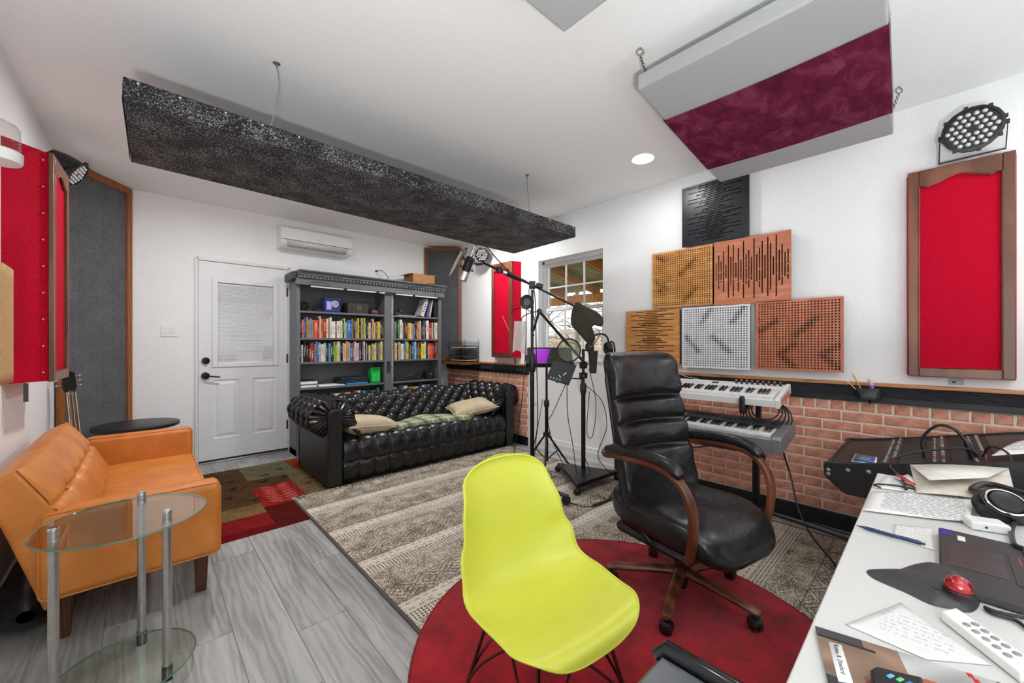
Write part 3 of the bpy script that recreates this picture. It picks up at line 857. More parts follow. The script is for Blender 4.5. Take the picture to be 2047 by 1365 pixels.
# ------------------------------------------------------------------ red fabric boxes with arched walnut frames
def red_box(label, P, Q, wallP, wallQ, z0, z1, woodm=None, nails=False):
    """front frame from P to Q (xy), box sides back to wallP / wallQ"""
    woodm = woodm or WALNUT
    P = Vector((P[0], P[1], 0)); Q = Vector((Q[0], Q[1], 0)); u = (Q - P).normalized(); W_ = (Q - P).length
    a = Vector((wallP[0], wallP[1], 0)); b = Vector((wallQ[0], wallQ[1], 0))
    n_ = u.cross(Vector((0, 0, 1))); 
    if n_.dot((P + Q) / 2 - (a + b) / 2) < 0: n_ = -n_
    t = thing('framed_acoustic_box', label, 'acoustic panel', tuple((P + Q + a + b) / 4 + Vector((0, 0, z0))), group='red fabric acoustic boxes')
    m = MB()
    e = .004
    ring = [P + u * e, Q - u * e, b, a]
    vs = [q + Vector((0, 0, z)) for z in (z0 + e, z1 - e) for q in ring]
    m.add(vs, [(0, 1, 5, 4), (1, 2, 6, 5), (2, 3, 7, 6), (3, 0, 4, 7), (0, 3, 2, 1), (4, 5, 6, 7)])
    m.build('fabric_body', RED, t, smooth=False)
    sw, bw = .044, .052
    def pt(s_, z, d): return P + u * s_ + Vector((0, 0, z)) + n_ * d
    def board(poly, name):
        m = MB(); k = len(poly)
        vs = [pt(s_, z, 0) for s_, z in poly] + [pt(s_, z, .02) for s_, z in poly]
        m.add(vs, [tuple(range(k)), tuple(range(2 * k - 1, k - 1, -1))] + [(i, (i + 1) % k, k + (i + 1) % k, k + i) for i in range(k)])
        m.build(name, woodm, t, bevel=.004, angle=25)
    board([(0, z0), (sw, z0), (sw, z1), (0, z1)], 'frame_stile'); board([(W_ - sw, z0), (W_, z0), (W_, z1), (W_ - sw, z1)], 'frame_stile')
    board([(sw, z0), (W_ - sw, z0), (W_ - sw, z0 + bw), (sw, z0 + bw)], 'frame_rail')
    arch = []
    for k in range(25):
        f = k / 24; g = abs(2 * f - 1)
        h = .092 - .034 * (0.5 + 0.5 * cos(pi * min(1, g / .72))) if g < .72 else .092 - .0 
        arch.append((sw + (W_ - 2 * sw) * f, z1 - h - .008 * (1 if .72 <= g < .8 else 0)))
    board([(sw, z1)] + arch + [(W_ - sw, z1)], 'frame_top_rail')
    m = MB()   # inner moulding bead and the padded red insert
    def ins(s_, z): return pt(sw + (W_ - 2 * sw) * s_, z0 + bw + (z1 - z0 - bw - .05) * z, .006 + .004 * sin(pi * s_) * sin(pi * z))
    m.grid(ins, 10, 20); m.build('fabric_insert', RED, t)
    path = [pt(sw, z0 + bw, .017), pt(sw, z1 - .092, .017)] + [pt(s_, z - .001, .017) for s_, z in arch[1:-1]] + [pt(W_ - sw, z1 - .092, .017), pt(W_ - sw, z0 + bw, .017)]
    MB().tube(path, .0055, 6, closed=True).build('bead_moulding', woodm, t)
    if nails:
        nmh = MB().ball((0, 0, 0), .0045, 8, 5).mesh('upholstery_nail', NAIL)
        d = (a - P).normalized()
        for k in range(9):
            p = P + d * .018 + Vector((0, -.001, z0 + .05 + (z1 - z0 - .1) * k / 8)); inst('upholstery_nail', nmh, t, p - Wm[t].translation)
    return t
red_box('red woven panel in arched walnut frame, alone on the right wall', (XR - .05, .103), (XR - .05, -.290), (XR - .002, .11), (XR - .002, -.297), 1.026, 2.217)
red_box('deep red fabric box in walnut frame on the left wall', (-.368, 3.10), (-.352, 3.49), (XL + .001, 2.99), (XL + .001, 3.55), 1.02, 2.20, nails=True)
rb = red_box('narrow red fabric box beside the window, behind microphone', (XR - .1, 3.855), (XR - .1, 3.475), (XR - .002, 3.93), (XR - .002, 3.43), 1.045, 2.222)
for p, z in (((XR - .05, 3.45), 2.24), ((XR - .05, 3.45), 1.01)):
    pass
MB().box(XR - .075, XR - .06, 3.462, 3.474, .973, 1.046).build('bracket', DGREY, rb)
MB().box(XL + .06, XL + .075, 3.04, 3.052, .93, 1.02).build('bracket', DGREY, [o for o in bpy.data.objects if o.get('label', '').startswith('deep red')][0])

# ------------------------------------------------------------------ stage par lights
LENS = plain('par_lens', '#c9c9cc', .2, .3, var=.02); LENSRING = DGREY
def par_light(label, c, aim, R=.105, depth=.09, lens=True, wall=None, floorbar=True):
    t = thing('stage_par_light', label, 'stage light', c, group='black round stage lights')
    a = Vector(aim).normalized(); q = Vector((0, 0, 1)).rotation_difference(a).to_matrix()
    # keep one local axis horizontal
    x = a.cross(Vector((0, 0, 1))).normalized(); y = x.cross(a).normalized()
    q = Matrix((x, -y, a)).transposed() if True else q
    if q.determinant() < 0: q = Matrix((x, y, a)).transposed()
    c = Vector(c); T = Matrix.Translation(c) @ q.to_4x4()
    m = MB(T); m.lathe([(.05, -depth), (R * .8, -depth), (R, -depth * .55), (R, 0), (R * 1.05, .004), (R * 1.05, .014), (R * .93, .016), (R * .92, .006), (.01, .006)], 20); m.build('housing', BLACK, t, angle=30)
    for k in range(8):
        g = k * pi / 4 + .2; MB(T).cbox((R * 1.05 * cos(g), R * 1.05 * sin(g), .007), (.016, .016, .02)).build('rim_clip', BLACK, t)
    if lens:
        lm = MB().lathe([(.0105, 0), (.0105, .004), (.0085, .0065), (.003, .008)], 12)
        me = lm.mesh('lens', LENS); Mi = Wm[t].inverted() @ T
        k = 0
        for i in range(-3, 4):
            for j in range(-3, 4):
                if abs(i + j) > 3 or (i == 0 and j == 0): continue
                p = Mi @ Vector(((i + j * .5) * .0285 * R / .105, j * .0247 * R / .105, .006))
                o = inst('lens', me, t, p); o.rotation_mode = 'QUATERNION'; o.rotation_quaternion = (Wm[t].inverted() @ T).to_quaternion()
                s_ = R / .105; o.scale = (s_, s_, s_)
    m = MB(T); s_ = R * 1.16
    m.cyl((-s_, 0, -.03), (-R * .95, 0, -.03), .012, n=10); m.build('side_knob', BLACK, t); MB(T).cyl((s_, 0, -.03), (R * .95, 0, -.03), .012, n=10).build('side_knob', BLACK, t)
    # yoke: flat strap going from the knobs towards the wall mount
    if wall is not None:
        w_ = Vector(wall); xk = x * (R * 1.1)
        m = MB()
        pts = [c + xk - a * .03, w_ + x * (R * 1.1) , w_ - x * (R * 1.1), c - xk - a * .03]
        for p0, p1 in zip(pts[:-1], pts[1:]): m.bar(p0, p1, .004, .026, up=(a.x, a.y, a.z))
        m.build('yoke', BLACKM, t)
    return t
par_light('black stage light with round lenses above right red panel', (XR - .13, -.140, 2.358), (-1, .05, -.12), .108, .075, wall=(XR - .03, -.14, 2.245))
par_light('black stage light tilted down above left red box', (-.335, 3.84, 2.33), (.75, -.12, -.45), .085, .14, wall=(-.43, 3.86, 2.29))
par_light('small black stage light high in the corner behind the microphone', (3.18, 3.98, 2.365), (-.75, -.5, -.25), .085, .11, wall=(3.28, 4.06, 2.40))

# ------------------------------------------------------------------ air conditioner and wall plates
ac = thing('air_conditioner', 'white wall-mounted split air conditioner above the door', 'air conditioner', (1.45, YB, 2.27))
pr_ = [(YB, 2.275), (YB - .14, 2.275), (YB - .185, 2.305), (YB - .2, 2.335), (YB - .205, 2.36), (YB - .205, 2.475), (YB - .19, 2.495), (YB - .02, 2.53), (YB, 2.53)]
ACM = plain('glossy_white_plastic', '#e6e6e6', .18, var=.005)
m = MB(); n = len(pr_); m.prism(pr_, 1.068, 1.832, 'yz'); m.build('body', ACM, ac, bevel=.006, bseg=3, angle=30)
m = MB(); m.box(1.068, 1.832, YB - .209, YB - .2, 2.36, 2.482); m.build('front_cover', ACM, ac, bevel=.004)
m = MB(); m.add([(1.12, YB - .2025, 2.352), (1.78, YB - .2025, 2.352), (1.76, YB - .175, 2.292), (1.14, YB - .175, 2.292)], [(0, 1, 2, 3)]); m.build('louvre', plain('ac_louvre', '#cfcfcf', .35), ac, solid=-.006)
m = MB(); m.box(1.068, 1.832, YB - .2075, YB - .2, 2.3555, 2.3595).tube([(1.118, YB - .206, 2.354), (1.138, YB - .178, 2.289), (1.762, YB - .178, 2.289), (1.782, YB - .206, 2.354)], .0016, 5); m.build('shadow_gap', DGREY, ac)
m = MB(); m.box(1.44, 1.452, YB - .2098, YB - .2088, 2.39, 2.396).box(1.458, 1.47, YB - .2098, YB - .2088, 2.39, 2.396); m.build('badge', plain('badge_grey', '#a8a8a8', .4), ac)
PLATE = plain('plate_white', '#ececea', .35, var=.005)
t = thing('light_switch', 'white double rocker switch plate left of the door', 'light switch', (.17, YB, 1.343))
MB().box(.107, .234, YB - .006, YB, 1.284, 1.401).build('cover_plate', PLATE, t, bevel=.003)
for x in (.148, .193): MB().cbox((x, YB - .008, 1.343), (.034, .006, .068), Matrix.Rotation(radians(4), 3, 'X')).build('rocker', PLATE, t, bevel=.002)
t = MB().box(1.946, 2.009, YB - .005, YB, 2.286, 2.385).build('blank_cover_plate', PLATE, None, bevel=.003); tag(t, 'blank cream cover plate on wall right of air conditioner', 'wall plate')
def outlet(label, c, n_, h=.115, w=.072, dark=True):
    n_ = Vector(n_); u = Vector((n_.y, -n_.x, 0)); R = Matrix((u, n_, Vector((0, 0, 1)))).transposed()
    t = thing('wall_outlet', label, 'outlet', c)
    MB().cbox(Vector(c) + n_ * .003, (w, .006, h), R).build('cover_plate', PLATE, t, bevel=.002)
    for dz in (-.02, .02):
        m = MB().cbox(Vector(c) + n_ * .006 + Vector((0, 0, dz)), (.034, .004, .028), R); s = m.build('socket', PLATE, t, bevel=.004)
        m = MB()
        for k in (-.006, .006): m.cbox(Vector(c) + n_ * .0083 + u * k + Vector((0, 0, dz)), (.002, .001, .009), R)
        m.build('slots', BLACKP, s)
    return t
outlet('white outlet above bookcase with black plug', (2.208, YB, 2.19), (0, -1, 0), .11, .07)
outlet('white outlet low on the wall under the window', (XR, 3.20, .56), (-1, 0, 0))
t = thing('usb_wall_plate', 'small grey socket plate below the right red panel', 'outlet', (XR - .003, -.085, 1.0))
MB().box(XR - .005, XR, -.115, -.058, .983, 1.018).build('plate', plain('grey_plate', '#a6a8ad', .4), t, bevel=.001)
MB().box(XR - .0065, XR - .004, -.085, -.07, .993, 1.004).build('port', BLACKP, t)
t = thing('power_plug', 'black plug and cord in outlet above the bookcase', 'plug', (2.21, YB - .03, 2.17))
m = MB().lathe([(.012, 0), (.014, .02), (.008, .035)], 12, (2.215, YB - .009, 2.17), (0, -1, 0)); m.build('plug_body', BLACK, t)
MB().tube(spline([(2.215, YB - .045, 2.17), (2.27, YB - .08, 2.17), (2.33, YB - .1, 2.10), (2.36, YB - .1, 2.0)], 8), .004, 6).build('cord', BLACK, t)

# ------------------------------------------------------------------ far-left wall things
t = thing('wall_lamp', 'white wall lamp with clear ribbed shade at the left edge', 'lamp', (-.42, 2.42, 1.95))
c = (-.42, 2.42)
MB().lathe([(.001, 1.905), (.068, 1.908), (.072, 1.92), (.072, 1.948), (.066, 1.952)], 28, (c[0], c[1], 0)).build('base', WHITEP, t)
m = MB()
def rib(u, v): 
    r = .064 + .0025 * sin(v * 60) ; r *= (1 if v < .7 else sqrt(max(0.02, 1 - ((v - .7) / .3) ** 2))); a = u * 2 * pi
    return (c[0] + r * cos(a), c[1] + r * sin(a), 1.95 + .12 * v)
m.grid(rib, 28, 40, cu=True); m.build('ribbed_shade', glass('ribbed_glass', (.9, .9, .88), rough=.15), t)
MB().box(XL, c[0] - .05, c[1] - .03, c[1] + .03, 1.915, 1.945).build('wall_bracket', WHITEP, t)
m = MB(); t_ = NT('woven_cane'); v = t_.coord(); sx = t_.n('SeparateXYZ'); t_.l(v, sx.inputs[0])
h = t_.math('MULTIPLY', t_.math('SINE', t_.math('MULTIPLY', sx.outputs[2], 2 * pi / .012)), t_.math('SINE', t_.math('MULTIPLY', sx.outputs[1], 2 * pi / .03)))
t_.set(t_.mix(t_.math('MULTIPLY_ADD', h, .4, .5), lin('#b98a52'), lin('#dcb27a')), .6); t_.bump(h, .6, .003); CANE = t_.m
t = thing('woven_cane_panel', 'tan woven cane panel on the wall at the left edge', 'wall panel', (-.46, 2.5, 1.055))
m.grid(lambda a, b: (-.425 + .006 * sin(a * pi), 2.30 + .38 * a, 1.055 + .475 * b), 12, 12); m.build('cane_sheet', CANE, t, solid=-.012)
MB().box(XL, -.43, 2.32, 2.34, 1.1, 1.5).box(XL, -.43, 2.64, 2.66, 1.1, 1.5).build('wall_battens', OAKF, t)
# ------------------------------------------------------------------ bookcase
BCM = plain('slate_grey_paint', '#65686c', .45, var=.03, scale=8)
BX0, BX1, BY0, BY1 = 1.18, 2.99, 4.64, 4.93
L0, L1, R0, R1 = 1.215, 2.165, 2.285, 2.945
SH = [1.575, 1.28, 1.015, .735, .45, .09]
bc = thing('bookcase', 'wide slate grey bookcase with dentil cornice behind the sofa', 'bookcase', ((BX0 + BX1) / 2, 4.82, 0))
MB().box(BX0, L0, BY0, BY1, 0, 1.90).build('side_panel', BCM, bc, bevel=.003)
MB().box(R1, BX1, BY0, BY1, 0, 1.90).build('side_panel', BCM, bc, bevel=.003)
MB().box(L1, R0, BY0, BY1, 0, 1.90).build('centre_post', BCM, bc, bevel=.004)
MB().box(L0, L1, BY1 - .012, BY1, .06, 1.90).build('back_panel', BCM, bc, smooth=False)
MB().box(R0, R1, BY1 - .012, BY1, .06, 1.90).build('back_panel', BCM, bc, smooth=False)
for z in SH:
    for a, b in ((L0, L1), (R0, R1)):
        MB().box(a, b, BY0 + .006, BY1 - .012, z - .022, z).build('shelf', BCM, bc, bevel=.002)
MB().box(BX0, BX1, BY0 + .02, BY1, 0, .068).build('plinth', BCM, bc)
MB().box(BX0 - .016, BX1 + .012, 4.585, BY0 + .01, 1.848, 1.915).build('fascia', BCM, bc, bevel=.003)
prof = [(BY1, 1.915), (4.585, 1.915), (4.575, 1.92), (4.575, 1.948), (4.555, 1.952), (4.555, 1.962), (4.53, 1.985), (4.518, 1.988), (4.518, 2.0), (BY1, 2.0)]
m = MB()
rings = []
for (y, z) in prof:
    o = 4.585 - y if y < 4.7 else None
    rings.append((y, z))
def corn(x0, x1): m.prism(prof, x0, x1, 'yz')
corn(BX0 - .004, BX1 + .012)
for sgn, xe in ((-1, BX0 - .004),):
    for (y, z), (y2, z2) in zip(prof[1:-2], prof[2:-1]): pass
m.build('cornice', BCM, bc, angle=20)
m = MB()
for k in range(46):
    x = BX0 + .012 + k * .0395; m.box(x, x + .02, 4.556, 4.577, 1.922, 1.946)
m.build('dentil_moulding', BCM, bc, smooth=False)
m = MB().box(BX0 - .052, BX0 - .004, 4.60, BY1, 1.90, 1.985); m.build('cornice_return', plain('dark_slate', '#36383b', .5), bc, bevel=.01)
SILV = NT('silver_glitter_tape'); v = SILV.coord(); f = SILV.noise(v, 130, 2, .7); SILV.set(SILV.ramp(f, [(.4, lin('#4a4a4e')), (.6, lin('#d9d9d9'))]), .3, .6); SILV = SILV.m
MB().box(2.255, 2.279, BY0 - .003, BY0, .72, 1.84).build('silver_strip', SILV, bc, smooth=False)
MB().box(2.20, 2.235, BY0 - .018, BY0, .86, 1.0).build('power_adapter', DGREY, bc, bevel=.004)

# light bars under the cornice
tubes = [(1.29, 1.66), (1.675, 2.045), (2.06, 2.155), (2.275, 2.53), (2.545, 2.9)]
LBW = plain('unlit_led_diffuser', '#d6d6d0', .4)
nmz = ['leftmost of five', 'second from left of five', 'shortest, at the centre post', 'fourth from left of five', 'rightmost of five']
for k, (a, b) in enumerate(tubes):
    t = thing('led_light_bar', 'thin led bar under the bookcase cornice, ' + nmz[k], 'light bar', ((a + b) / 2, 4.6, 1.83), group='light bars under the cornice')
    MB().box(a, b, 4.585, 4.61, 1.826, 1.847).build('housing', BLACK, t, bevel=.003)
    MB().box(a + .012, b - .008, 4.5815, 4.586, 1.829, 1.843).build('diffuser', LBW, t)
    MB().box(b - .012, b + .008, 4.58, 4.612, 1.822, 1.848).build('end_cap', BLACK, t, bevel=.003)
t = MB().tube(spline([(1.29, 4.59, 1.835), (1.30, 4.56, 1.865), (1.36, 4.553, 1.885), (1.45, 4.553, 1.875), (1.50, 4.57, 1.85)], 8), .003, 5).build('light_bar_cord', BLACK)
tag(t, 'thin black cord looping over cornice fascia at left', 'cord')
t = MB().tube(spline([(2.36, 4.553, 1.9), (2.72, 4.513, 2.0), (2.80, 4.511, 1.99), (2.84, 4.55, 1.92), (2.87, 4.575, 1.86)], 8), .003, 5).build('light_bar_cord', BLACK)
tag(t, 'thin black cord hanging over the cornice near cardboard box', 'cord')

# ---- books
BOOKM = NT('book_cover'); oi = BOOKM.n('ObjectInfo'); g = BOOKM.n('TexCoord'); sx = BOOKM.n('SeparateXYZ'); BOOKM.l(g.outputs['Generated'], sx.inputs[0])
rnd = oi.outputs['Random']
cmb = BOOKM.n('CombineXYZ'); BOOKM.l(BOOKM.math('MULTIPLY', sx.outputs[0], 3.0), cmb.inputs[0]); BOOKM.l(BOOKM.math('ADD', BOOKM.math('MULTIPLY', sx.outputs[2], 26.0), BOOKM.math('MULTIPLY', rnd, 90.0)), cmb.inputs[2])
ns = BOOKM.noise(cmb.outputs[0], 1.0, 2)
inz = BOOKM.math('MULTIPLY', BOOKM.math('GREATER_THAN', sx.outputs[2], BOOKM.math('MULTIPLY_ADD', rnd, .3, .12)), BOOKM.math('LESS_THAN', sx.outputs[2], BOOKM.math('MULTIPLY_ADD', rnd, .25, .62)))
inx = BOOKM.math('LESS_THAN', BOOKM.math('ABSOLUTE', BOOKM.math('SUBTRACT', sx.outputs[0], .5)), .26)
ink = BOOKM.math('MULTIPLY', BOOKM.math('MULTIPLY', inz, inx), BOOKM.math('GREATER_THAN', ns, .53))
lum = BOOKM.n('RGBToBW'); BOOKM.l(oi.outputs['Color'], lum.inputs[0])
inkc = BOOKM.mix(BOOKM.math('GREATER_THAN', lum.outputs[0], .22), lin('#e6e2d4'), lin('#22201e'))
BOOKM.set(BOOKM.mix(ink, oi.outputs['Color'], inkc), .42); BOOKM = BOOKM.m
PAGES = plain('book_pages', '#d8cfb8', .8, var=.08, scale=400)
def book_mesh(round_):
    m = MB()
    # unit book: x -.5...5, y 0 (spine) .. 1, z 0..1
    sp = [(-.5, .03), (-.3, .006), (0, 0), (.3, .006), (.5, .03)] if round_ else [(-.5, .008), (-.47, 0), (0, 0), (.47, 0), (.5, .008)]
    poly = sp + [(.5, 1), (.40, 1), (.40, .06), (-.40, .06), (-.40, 1), (-.5, 1)]
    m.prism(poly, 0, 1, 'xy'); m.mat(1); m.box(-.40, .40, .05, .985, .02, .985)
    return m.mesh('book', [BOOKM, PAGES], angle=30)
BM = [book_mesh(True), book_mesh(False)]
CN = dict(k=('black', '#18181a'), w=('white', '#d9d7cc'), c=('cream', '#d6cba4'), r=('red', '#a81f28'), o=('orange', '#d08040'), y=('yellow', '#dcc02c'), l=('lime green', '#a0c23a'),
          g=('green', '#2f8f3f'), b=('blue', '#2c61a8'), n=('navy', '#18264a'), p=('pink', '#d4747c'), t=('tan', '#c19a68'), m=('maroon', '#6a1820'), u=('brown', '#543624'), a=('grey', '#8b8c90'),
          d=('charcoal', '#37373b'), s=('sky blue', '#5f9cc8'), h=('mint green', '#a5cc9c'), v=('purple', '#54376e'), f=('scarlet', '#de4226'), e=('olive', '#9a9a68'))
ONES = ['', 'first', 'second', 'third', 'fourth', 'fifth', 'sixth', 'seventh', 'eighth', 'ninth', 'tenth', 'eleventh', 'twelfth', 'thirteenth', 'fourteenth', 'fifteenth', 'sixteenth', 'seventeenth', 'eighteenth', 'nineteenth']
TENS = ['', '', 'twenty', 'thirty', 'forty', 'fifty']; TENT = ['', '', 'twentieth', 'thirtieth', 'fortieth', 'fiftieth']
def ordw(n): return ONES[n] if n < 20 else (TENT[n // 10] if n % 10 == 0 else TENS[n // 10] + '-' + ONES[n % 10])
def book_row(code, x0, x1, z, where, hmin, hmax, seed, d=.17):
    r = random.Random(seed); ws = [r.uniform(.75, 1.25) * (1.75 if c.isupper() else 1) for c in code]; s = (x1 - x0) / sum(ws); x = x0
    for i, (c, w_) in enumerate(zip(code, ws)):
        nm, hx = CN[c.lower()]; w_ *= s; h = r.uniform(hmin, hmax)
        cc = lin(hx); j = r.uniform(.82, 1.18); cc = tuple(min(1, q * j) for q in cc[:3]) + (1,)
        o = inst('book', BM[r.randint(0, 1)], None, (x + w_ / 2, 4.652 + r.uniform(0, .02), z + .0005), None, (w_ - .0006, d * r.uniform(.85, 1.1), h), cc)
        size = 'thick ' if c.isupper() else ''
        tag(o, '%s%s book, %s from left, %s' % (size, nm, ordw(i + 1), where), 'book', 'books on the bookcase')
        x += w_
book_row('kpbotseFmcoRcewWuWckhhBbokEyktalwkCmtcutyku', L0 + .004, L1 - .004, SH[1], 'upper book row, left bookcase bay', .185, .245, 1)
book_row('aadkgWcdukoYctobkOtwkndakWrRwukwC', R0 + .004, R1 - .004, SH[1], 'upper book row, right bookcase bay', .19, .25, 2)
book_row('kwkkukrRaabwWcndskdllcwukwcOwBrwWvuvckwnckYwcdatcl', L0 + .004, L1 - .004, SH[2], 'lower book row, left bookcase bay', .18, .235, 3)
book_row('kyCkctwwasYykcnbswnakkyYwkkwFFrmuo', R0 + .004, R1 - .004, SH[2], 'lower book row, right bookcase bay', .185, .24, 4)
book_row('RwuogrdwnaTkkwpwhpwssbkwadgu'.replace('T', 'W'), L0 + .004, L1 - .02, SH[4], 'lowest visible row above sofa, left bay', .16, .225, 5)
book_row('SSBWWcoyWkrwBakkdw', R0 + .004, R1 - .02, SH[4], 'lowest visible row above sofa, right bay', .17, .225, 6)

# ---- things on the top shelf
z = SH[0]
t = thing('cable_bundle', 'tangled black cables at the left end of the top shelf', 'cables', (1.27, 4.75, z))
m = MB(); r = random.Random(3)
for k in range(7):
    a = r.uniform(0, 6); m.tube(spline([(1.27 + .045 * cos(a + q * 1.1) + r.uniform(-.012, .012), 4.75 + .05 * sin(a + q * 1.1), z + .008 + .014 * q + r.uniform(0, .012)) for q in range(7)], 5), .005, 6)
m.build('cables', BLACK, t)
t = thing('power_adapter', 'black power adapter and lead on the top shelf', 'adapter', (1.42, 4.73, z))
MB().box(1.37, 1.45, 4.70, 4.76, z, z + .035).build('body', BLACK, t, bevel=.008)
MB().tube(spline([(1.45, 4.73, z + .02), (1.49, 4.72, z + .075), (1.44, 4.73, z + .07), (1.36, 4.72, z + .05), (1.34, 4.70, z + .006)], 6), .004, 6).build('lead', BLACK, t)
t = thing('blue_tin_box', 'blue tin with white wheel emblem on the top shelf', 'tin', (1.55, 4.73, z))
BLU = plain('blue_tin', '#2c3f8c', .3, .2)
MB().box(1.475, 1.645, 4.67, 4.79, z, z + .155).build('tin_body', BLU, t, bevel=.012, bseg=3)
MB().box(1.47, 1.65, 4.665, 4.795, z + .14, z + .16).build('lid', BLU, t, bevel=.006)
m = MB().torus((1.585, 4.668, z + .095), .03, .006, (0, 1, 0), 20, 6)
for k in range(3): m.bar((1.585 + .03 * cos(k * pi / 3), 4.668, z + .095 + .03 * sin(k * pi / 3)), (1.585 - .03 * cos(k * pi / 3), 4.668, z + .095 - .03 * sin(k * pi / 3)), .006, .004)
m.build('wheel_emblem', WHITEP, t)
MB().box(1.495, 1.545, 4.6685, 4.671, z + .03, z + .12).build('lilac_print', plain('lilac_print', '#b9a3d8', .4), t)
t = thing('black_box', 'black box with pale emblem on the top shelf', 'box', (1.85, 4.75, z))
MB().box(1.735, 1.985, 4.69, 4.86, z, z + .125).build('carton', plain('olive_black_card', '#2e2c26', .5), t, bevel=.003)
MB().torus((1.87, 4.6885, z + .07), .02, .003, (0, 1, 0), 16, 5).build('emblem', plain('emblem_grey', '#9a9888', .5), t)
t = thing('round_gadget', 'flat dark gadget with red top on the top shelf', 'gadget', (2.07, 4.75, z))
MB().lathe([(.062, 0), (.065, .02), (.06, .035), (.03, .038)], 24, (2.075, 4.74, z)).build('base', DGREY, t)
MB().lathe([(.045, .036), (.042, .052), (.02, .06)], 20, (2.075, 4.74, z)).build('red_cap', plain('dull_red', '#a03030', .4), t)
t = thing('black_router', 'low black device with aerial stub, right bay top shelf', 'router', (2.44, 4.76, z))
MB().box(2.33, 2.56, 4.70, 4.84, z, z + .045).build('body', BLACK, t, bevel=.01)
m = MB().tube(spline([(2.35, 4.72, z + .04), (2.36, 4.72, z + .085), (2.40, 4.72, z + .10), (2.47, 4.72, z + .08)], 6), .006, 6); m.build('lead', BLACK, t)
MB().box(2.40, 2.455, 4.715, 4.77, z + .045, z + .085).build('knob_block', DGREY, t, bevel=.008)
t = MB().cbox((2.47, 4.74, z + .0035), (.26, .17, .006), Matrix.Rotation(.12, 3, 'Z')).build('paper_stack', PAPER); tag(t, 'thin stack of loose papers under the black device', 'papers')
def lean_book(name, label, x, w_, h, d, ang, hx, txt=False):
    t = thing(name, label, 'book', (x, 4.73, z))
    R = Matrix.Rotation(ang, 4, 'Y'); T = Matrix.Translation((x, 4.655, z + abs(sin(ang)) * w_ * .5 + .001)) @ R
    m = MB(T).box(-w_ / 2, w_ / 2, 0, d, 0, h); m.build('cover', plain(name + '_cover', hx, .5), t, bevel=.002)
    MB(T).box(-w_ / 2 + .004, w_ / 2 - .004, .004, d + .0008, .004, h + .0005).build('pages', PAGES, t)
    return t, T
lb, T = lean_book('leaning_book', 'thick white book leaning right on the top shelf', 2.70, .05, .245, .17, .32, '#c9c7c3')
m = MB(T)
for q in range(4): m.box(-.012, .012, -.0008, 0, .06 + .035 * q, .075 + .035 * q)
m.build('spine_print', DGREY, lb)
lean_book('leaning_book', 'slim blue and white book leaning beside thick white one', 2.775, .026, .225, .17, .24, '#4a4a86')
lean_book('leaning_book', 'slim pale book leaning against the right bookcase side', 2.815, .02, .235, .17, .20, '#c9bfb2')
lean_book('leaning_book', 'black book upright in the corner of the top shelf', 2.90, .03, .22, .17, .0, '#1a1a1c')
# ---- things on the open shelf above the sofa
z = SH[3]
def flat_box(name, label, cat, x0, x1, y0, y1, z0, z1, mt, pm=None, bev=.004):
    t = thing(name, label, cat, ((x0 + x1) / 2, (y0 + y1) / 2, z0))
    if pm is None: MB().box(x0, x1, y0, y1, z0, z1).build('shell', mt, t, bevel=bev)
    else:
        m = MB().box(x0, x1, y0, y1, z0, z0 + .003).box(x0, x1, y0, y1, z1 - .003, z1).box(x0, x0 + .003, y0, y1, z0, z1); m.build('cover', mt, t)
        MB().box(x0 + .003, x1 - .004, y0 + .004, y1 - .004, z0 + .003, z1 - .003).build('pages', pm, t)
    return t
flat_box('flat_book', 'black covered thick book lying on the open shelf, lower', 'book', 1.22, 1.39, 4.66, 4.86, z, z + .034, BLACKP, PAPER)
flat_box('flat_book', 'black covered thick book lying on top of another, left end', 'book', 1.22, 1.40, 4.665, 4.86, z + .035, z + .075, BLACKP, PAPER)
flat_box('paper_pad', 'white paper pad lying on the open shelf', 'papers', 1.41, 1.69, 4.655, 4.85, z, z + .014, PAPER)
flat_box('blue_folder', 'bright blue folder under the laptops', 'folder', 1.71, 1.96, 4.65, 4.86, z, z + .022, plain('bright_blue_plastic', '#2f86c8', .35), bev=.006)
for k, lb in enumerate(('lower black laptop on the blue folder', 'upper black laptop stacked on another')):
    t = thing('closed_laptop', lb, 'laptop', (1.82, 4.76, z + .024 + .03 * k))
    z0 = z + .0235 + .032 * k; MB().box(1.64 + .01 * k, 1.97, 4.665, 4.90, z0, z0 + .015).build('base', BLACK, t, bevel=.004); MB().box(1.64 + .01 * k, 1.97, 4.665, 4.90, z0 + .0165, z0 + .028).build('lid', DGREY, t, bevel=.004)
t = thing('green_storage_box', 'translucent bright green box with dark clips on the open shelf', 'box', (2.06, 4.72, z))
GRN = plain('bright_green_plastic', '#0aa53a', .3, var=.12, scale=10)
MB().box(2.0, 2.125, 4.66, 4.78, z, z + .175).build('bin', GRN, t, bevel=.01); MB().box(1.995, 2.13, 4.655, 4.785, z + .17, z + .19).build('lid', plain('deep_green', '#067a2a', .35), t, bevel=.004)
MB().box(2.015, 2.11, 4.657, 4.662, z + .02, z + .13).build('front_panel', plain('light_green', '#2ac45a', .3), t)
t = thing('black_control_bar', 'long black device with buttons on the right open shelf', 'device', (2.53, 4.72, z))
MB().box(2.32, 2.72, 4.69, 4.78, z, z + .032).build('body', BLACK, t, bevel=.006)
m = MB()
for q in range(12): m.box(2.34 + .031 * q, 2.355 + .031 * q, 4.70, 4.715, z + .032, z + .04)
m.build('buttons', DGREY, t)
MB().tube(spline([(2.68, 4.73, z + .03), (2.72, 4.73, z + .07), (2.62, 4.73, z + .075), (2.5, 4.73, z + .05), (2.36, 4.72, z + .045)], 8), .006, 6).build('lead', BLACK, t)
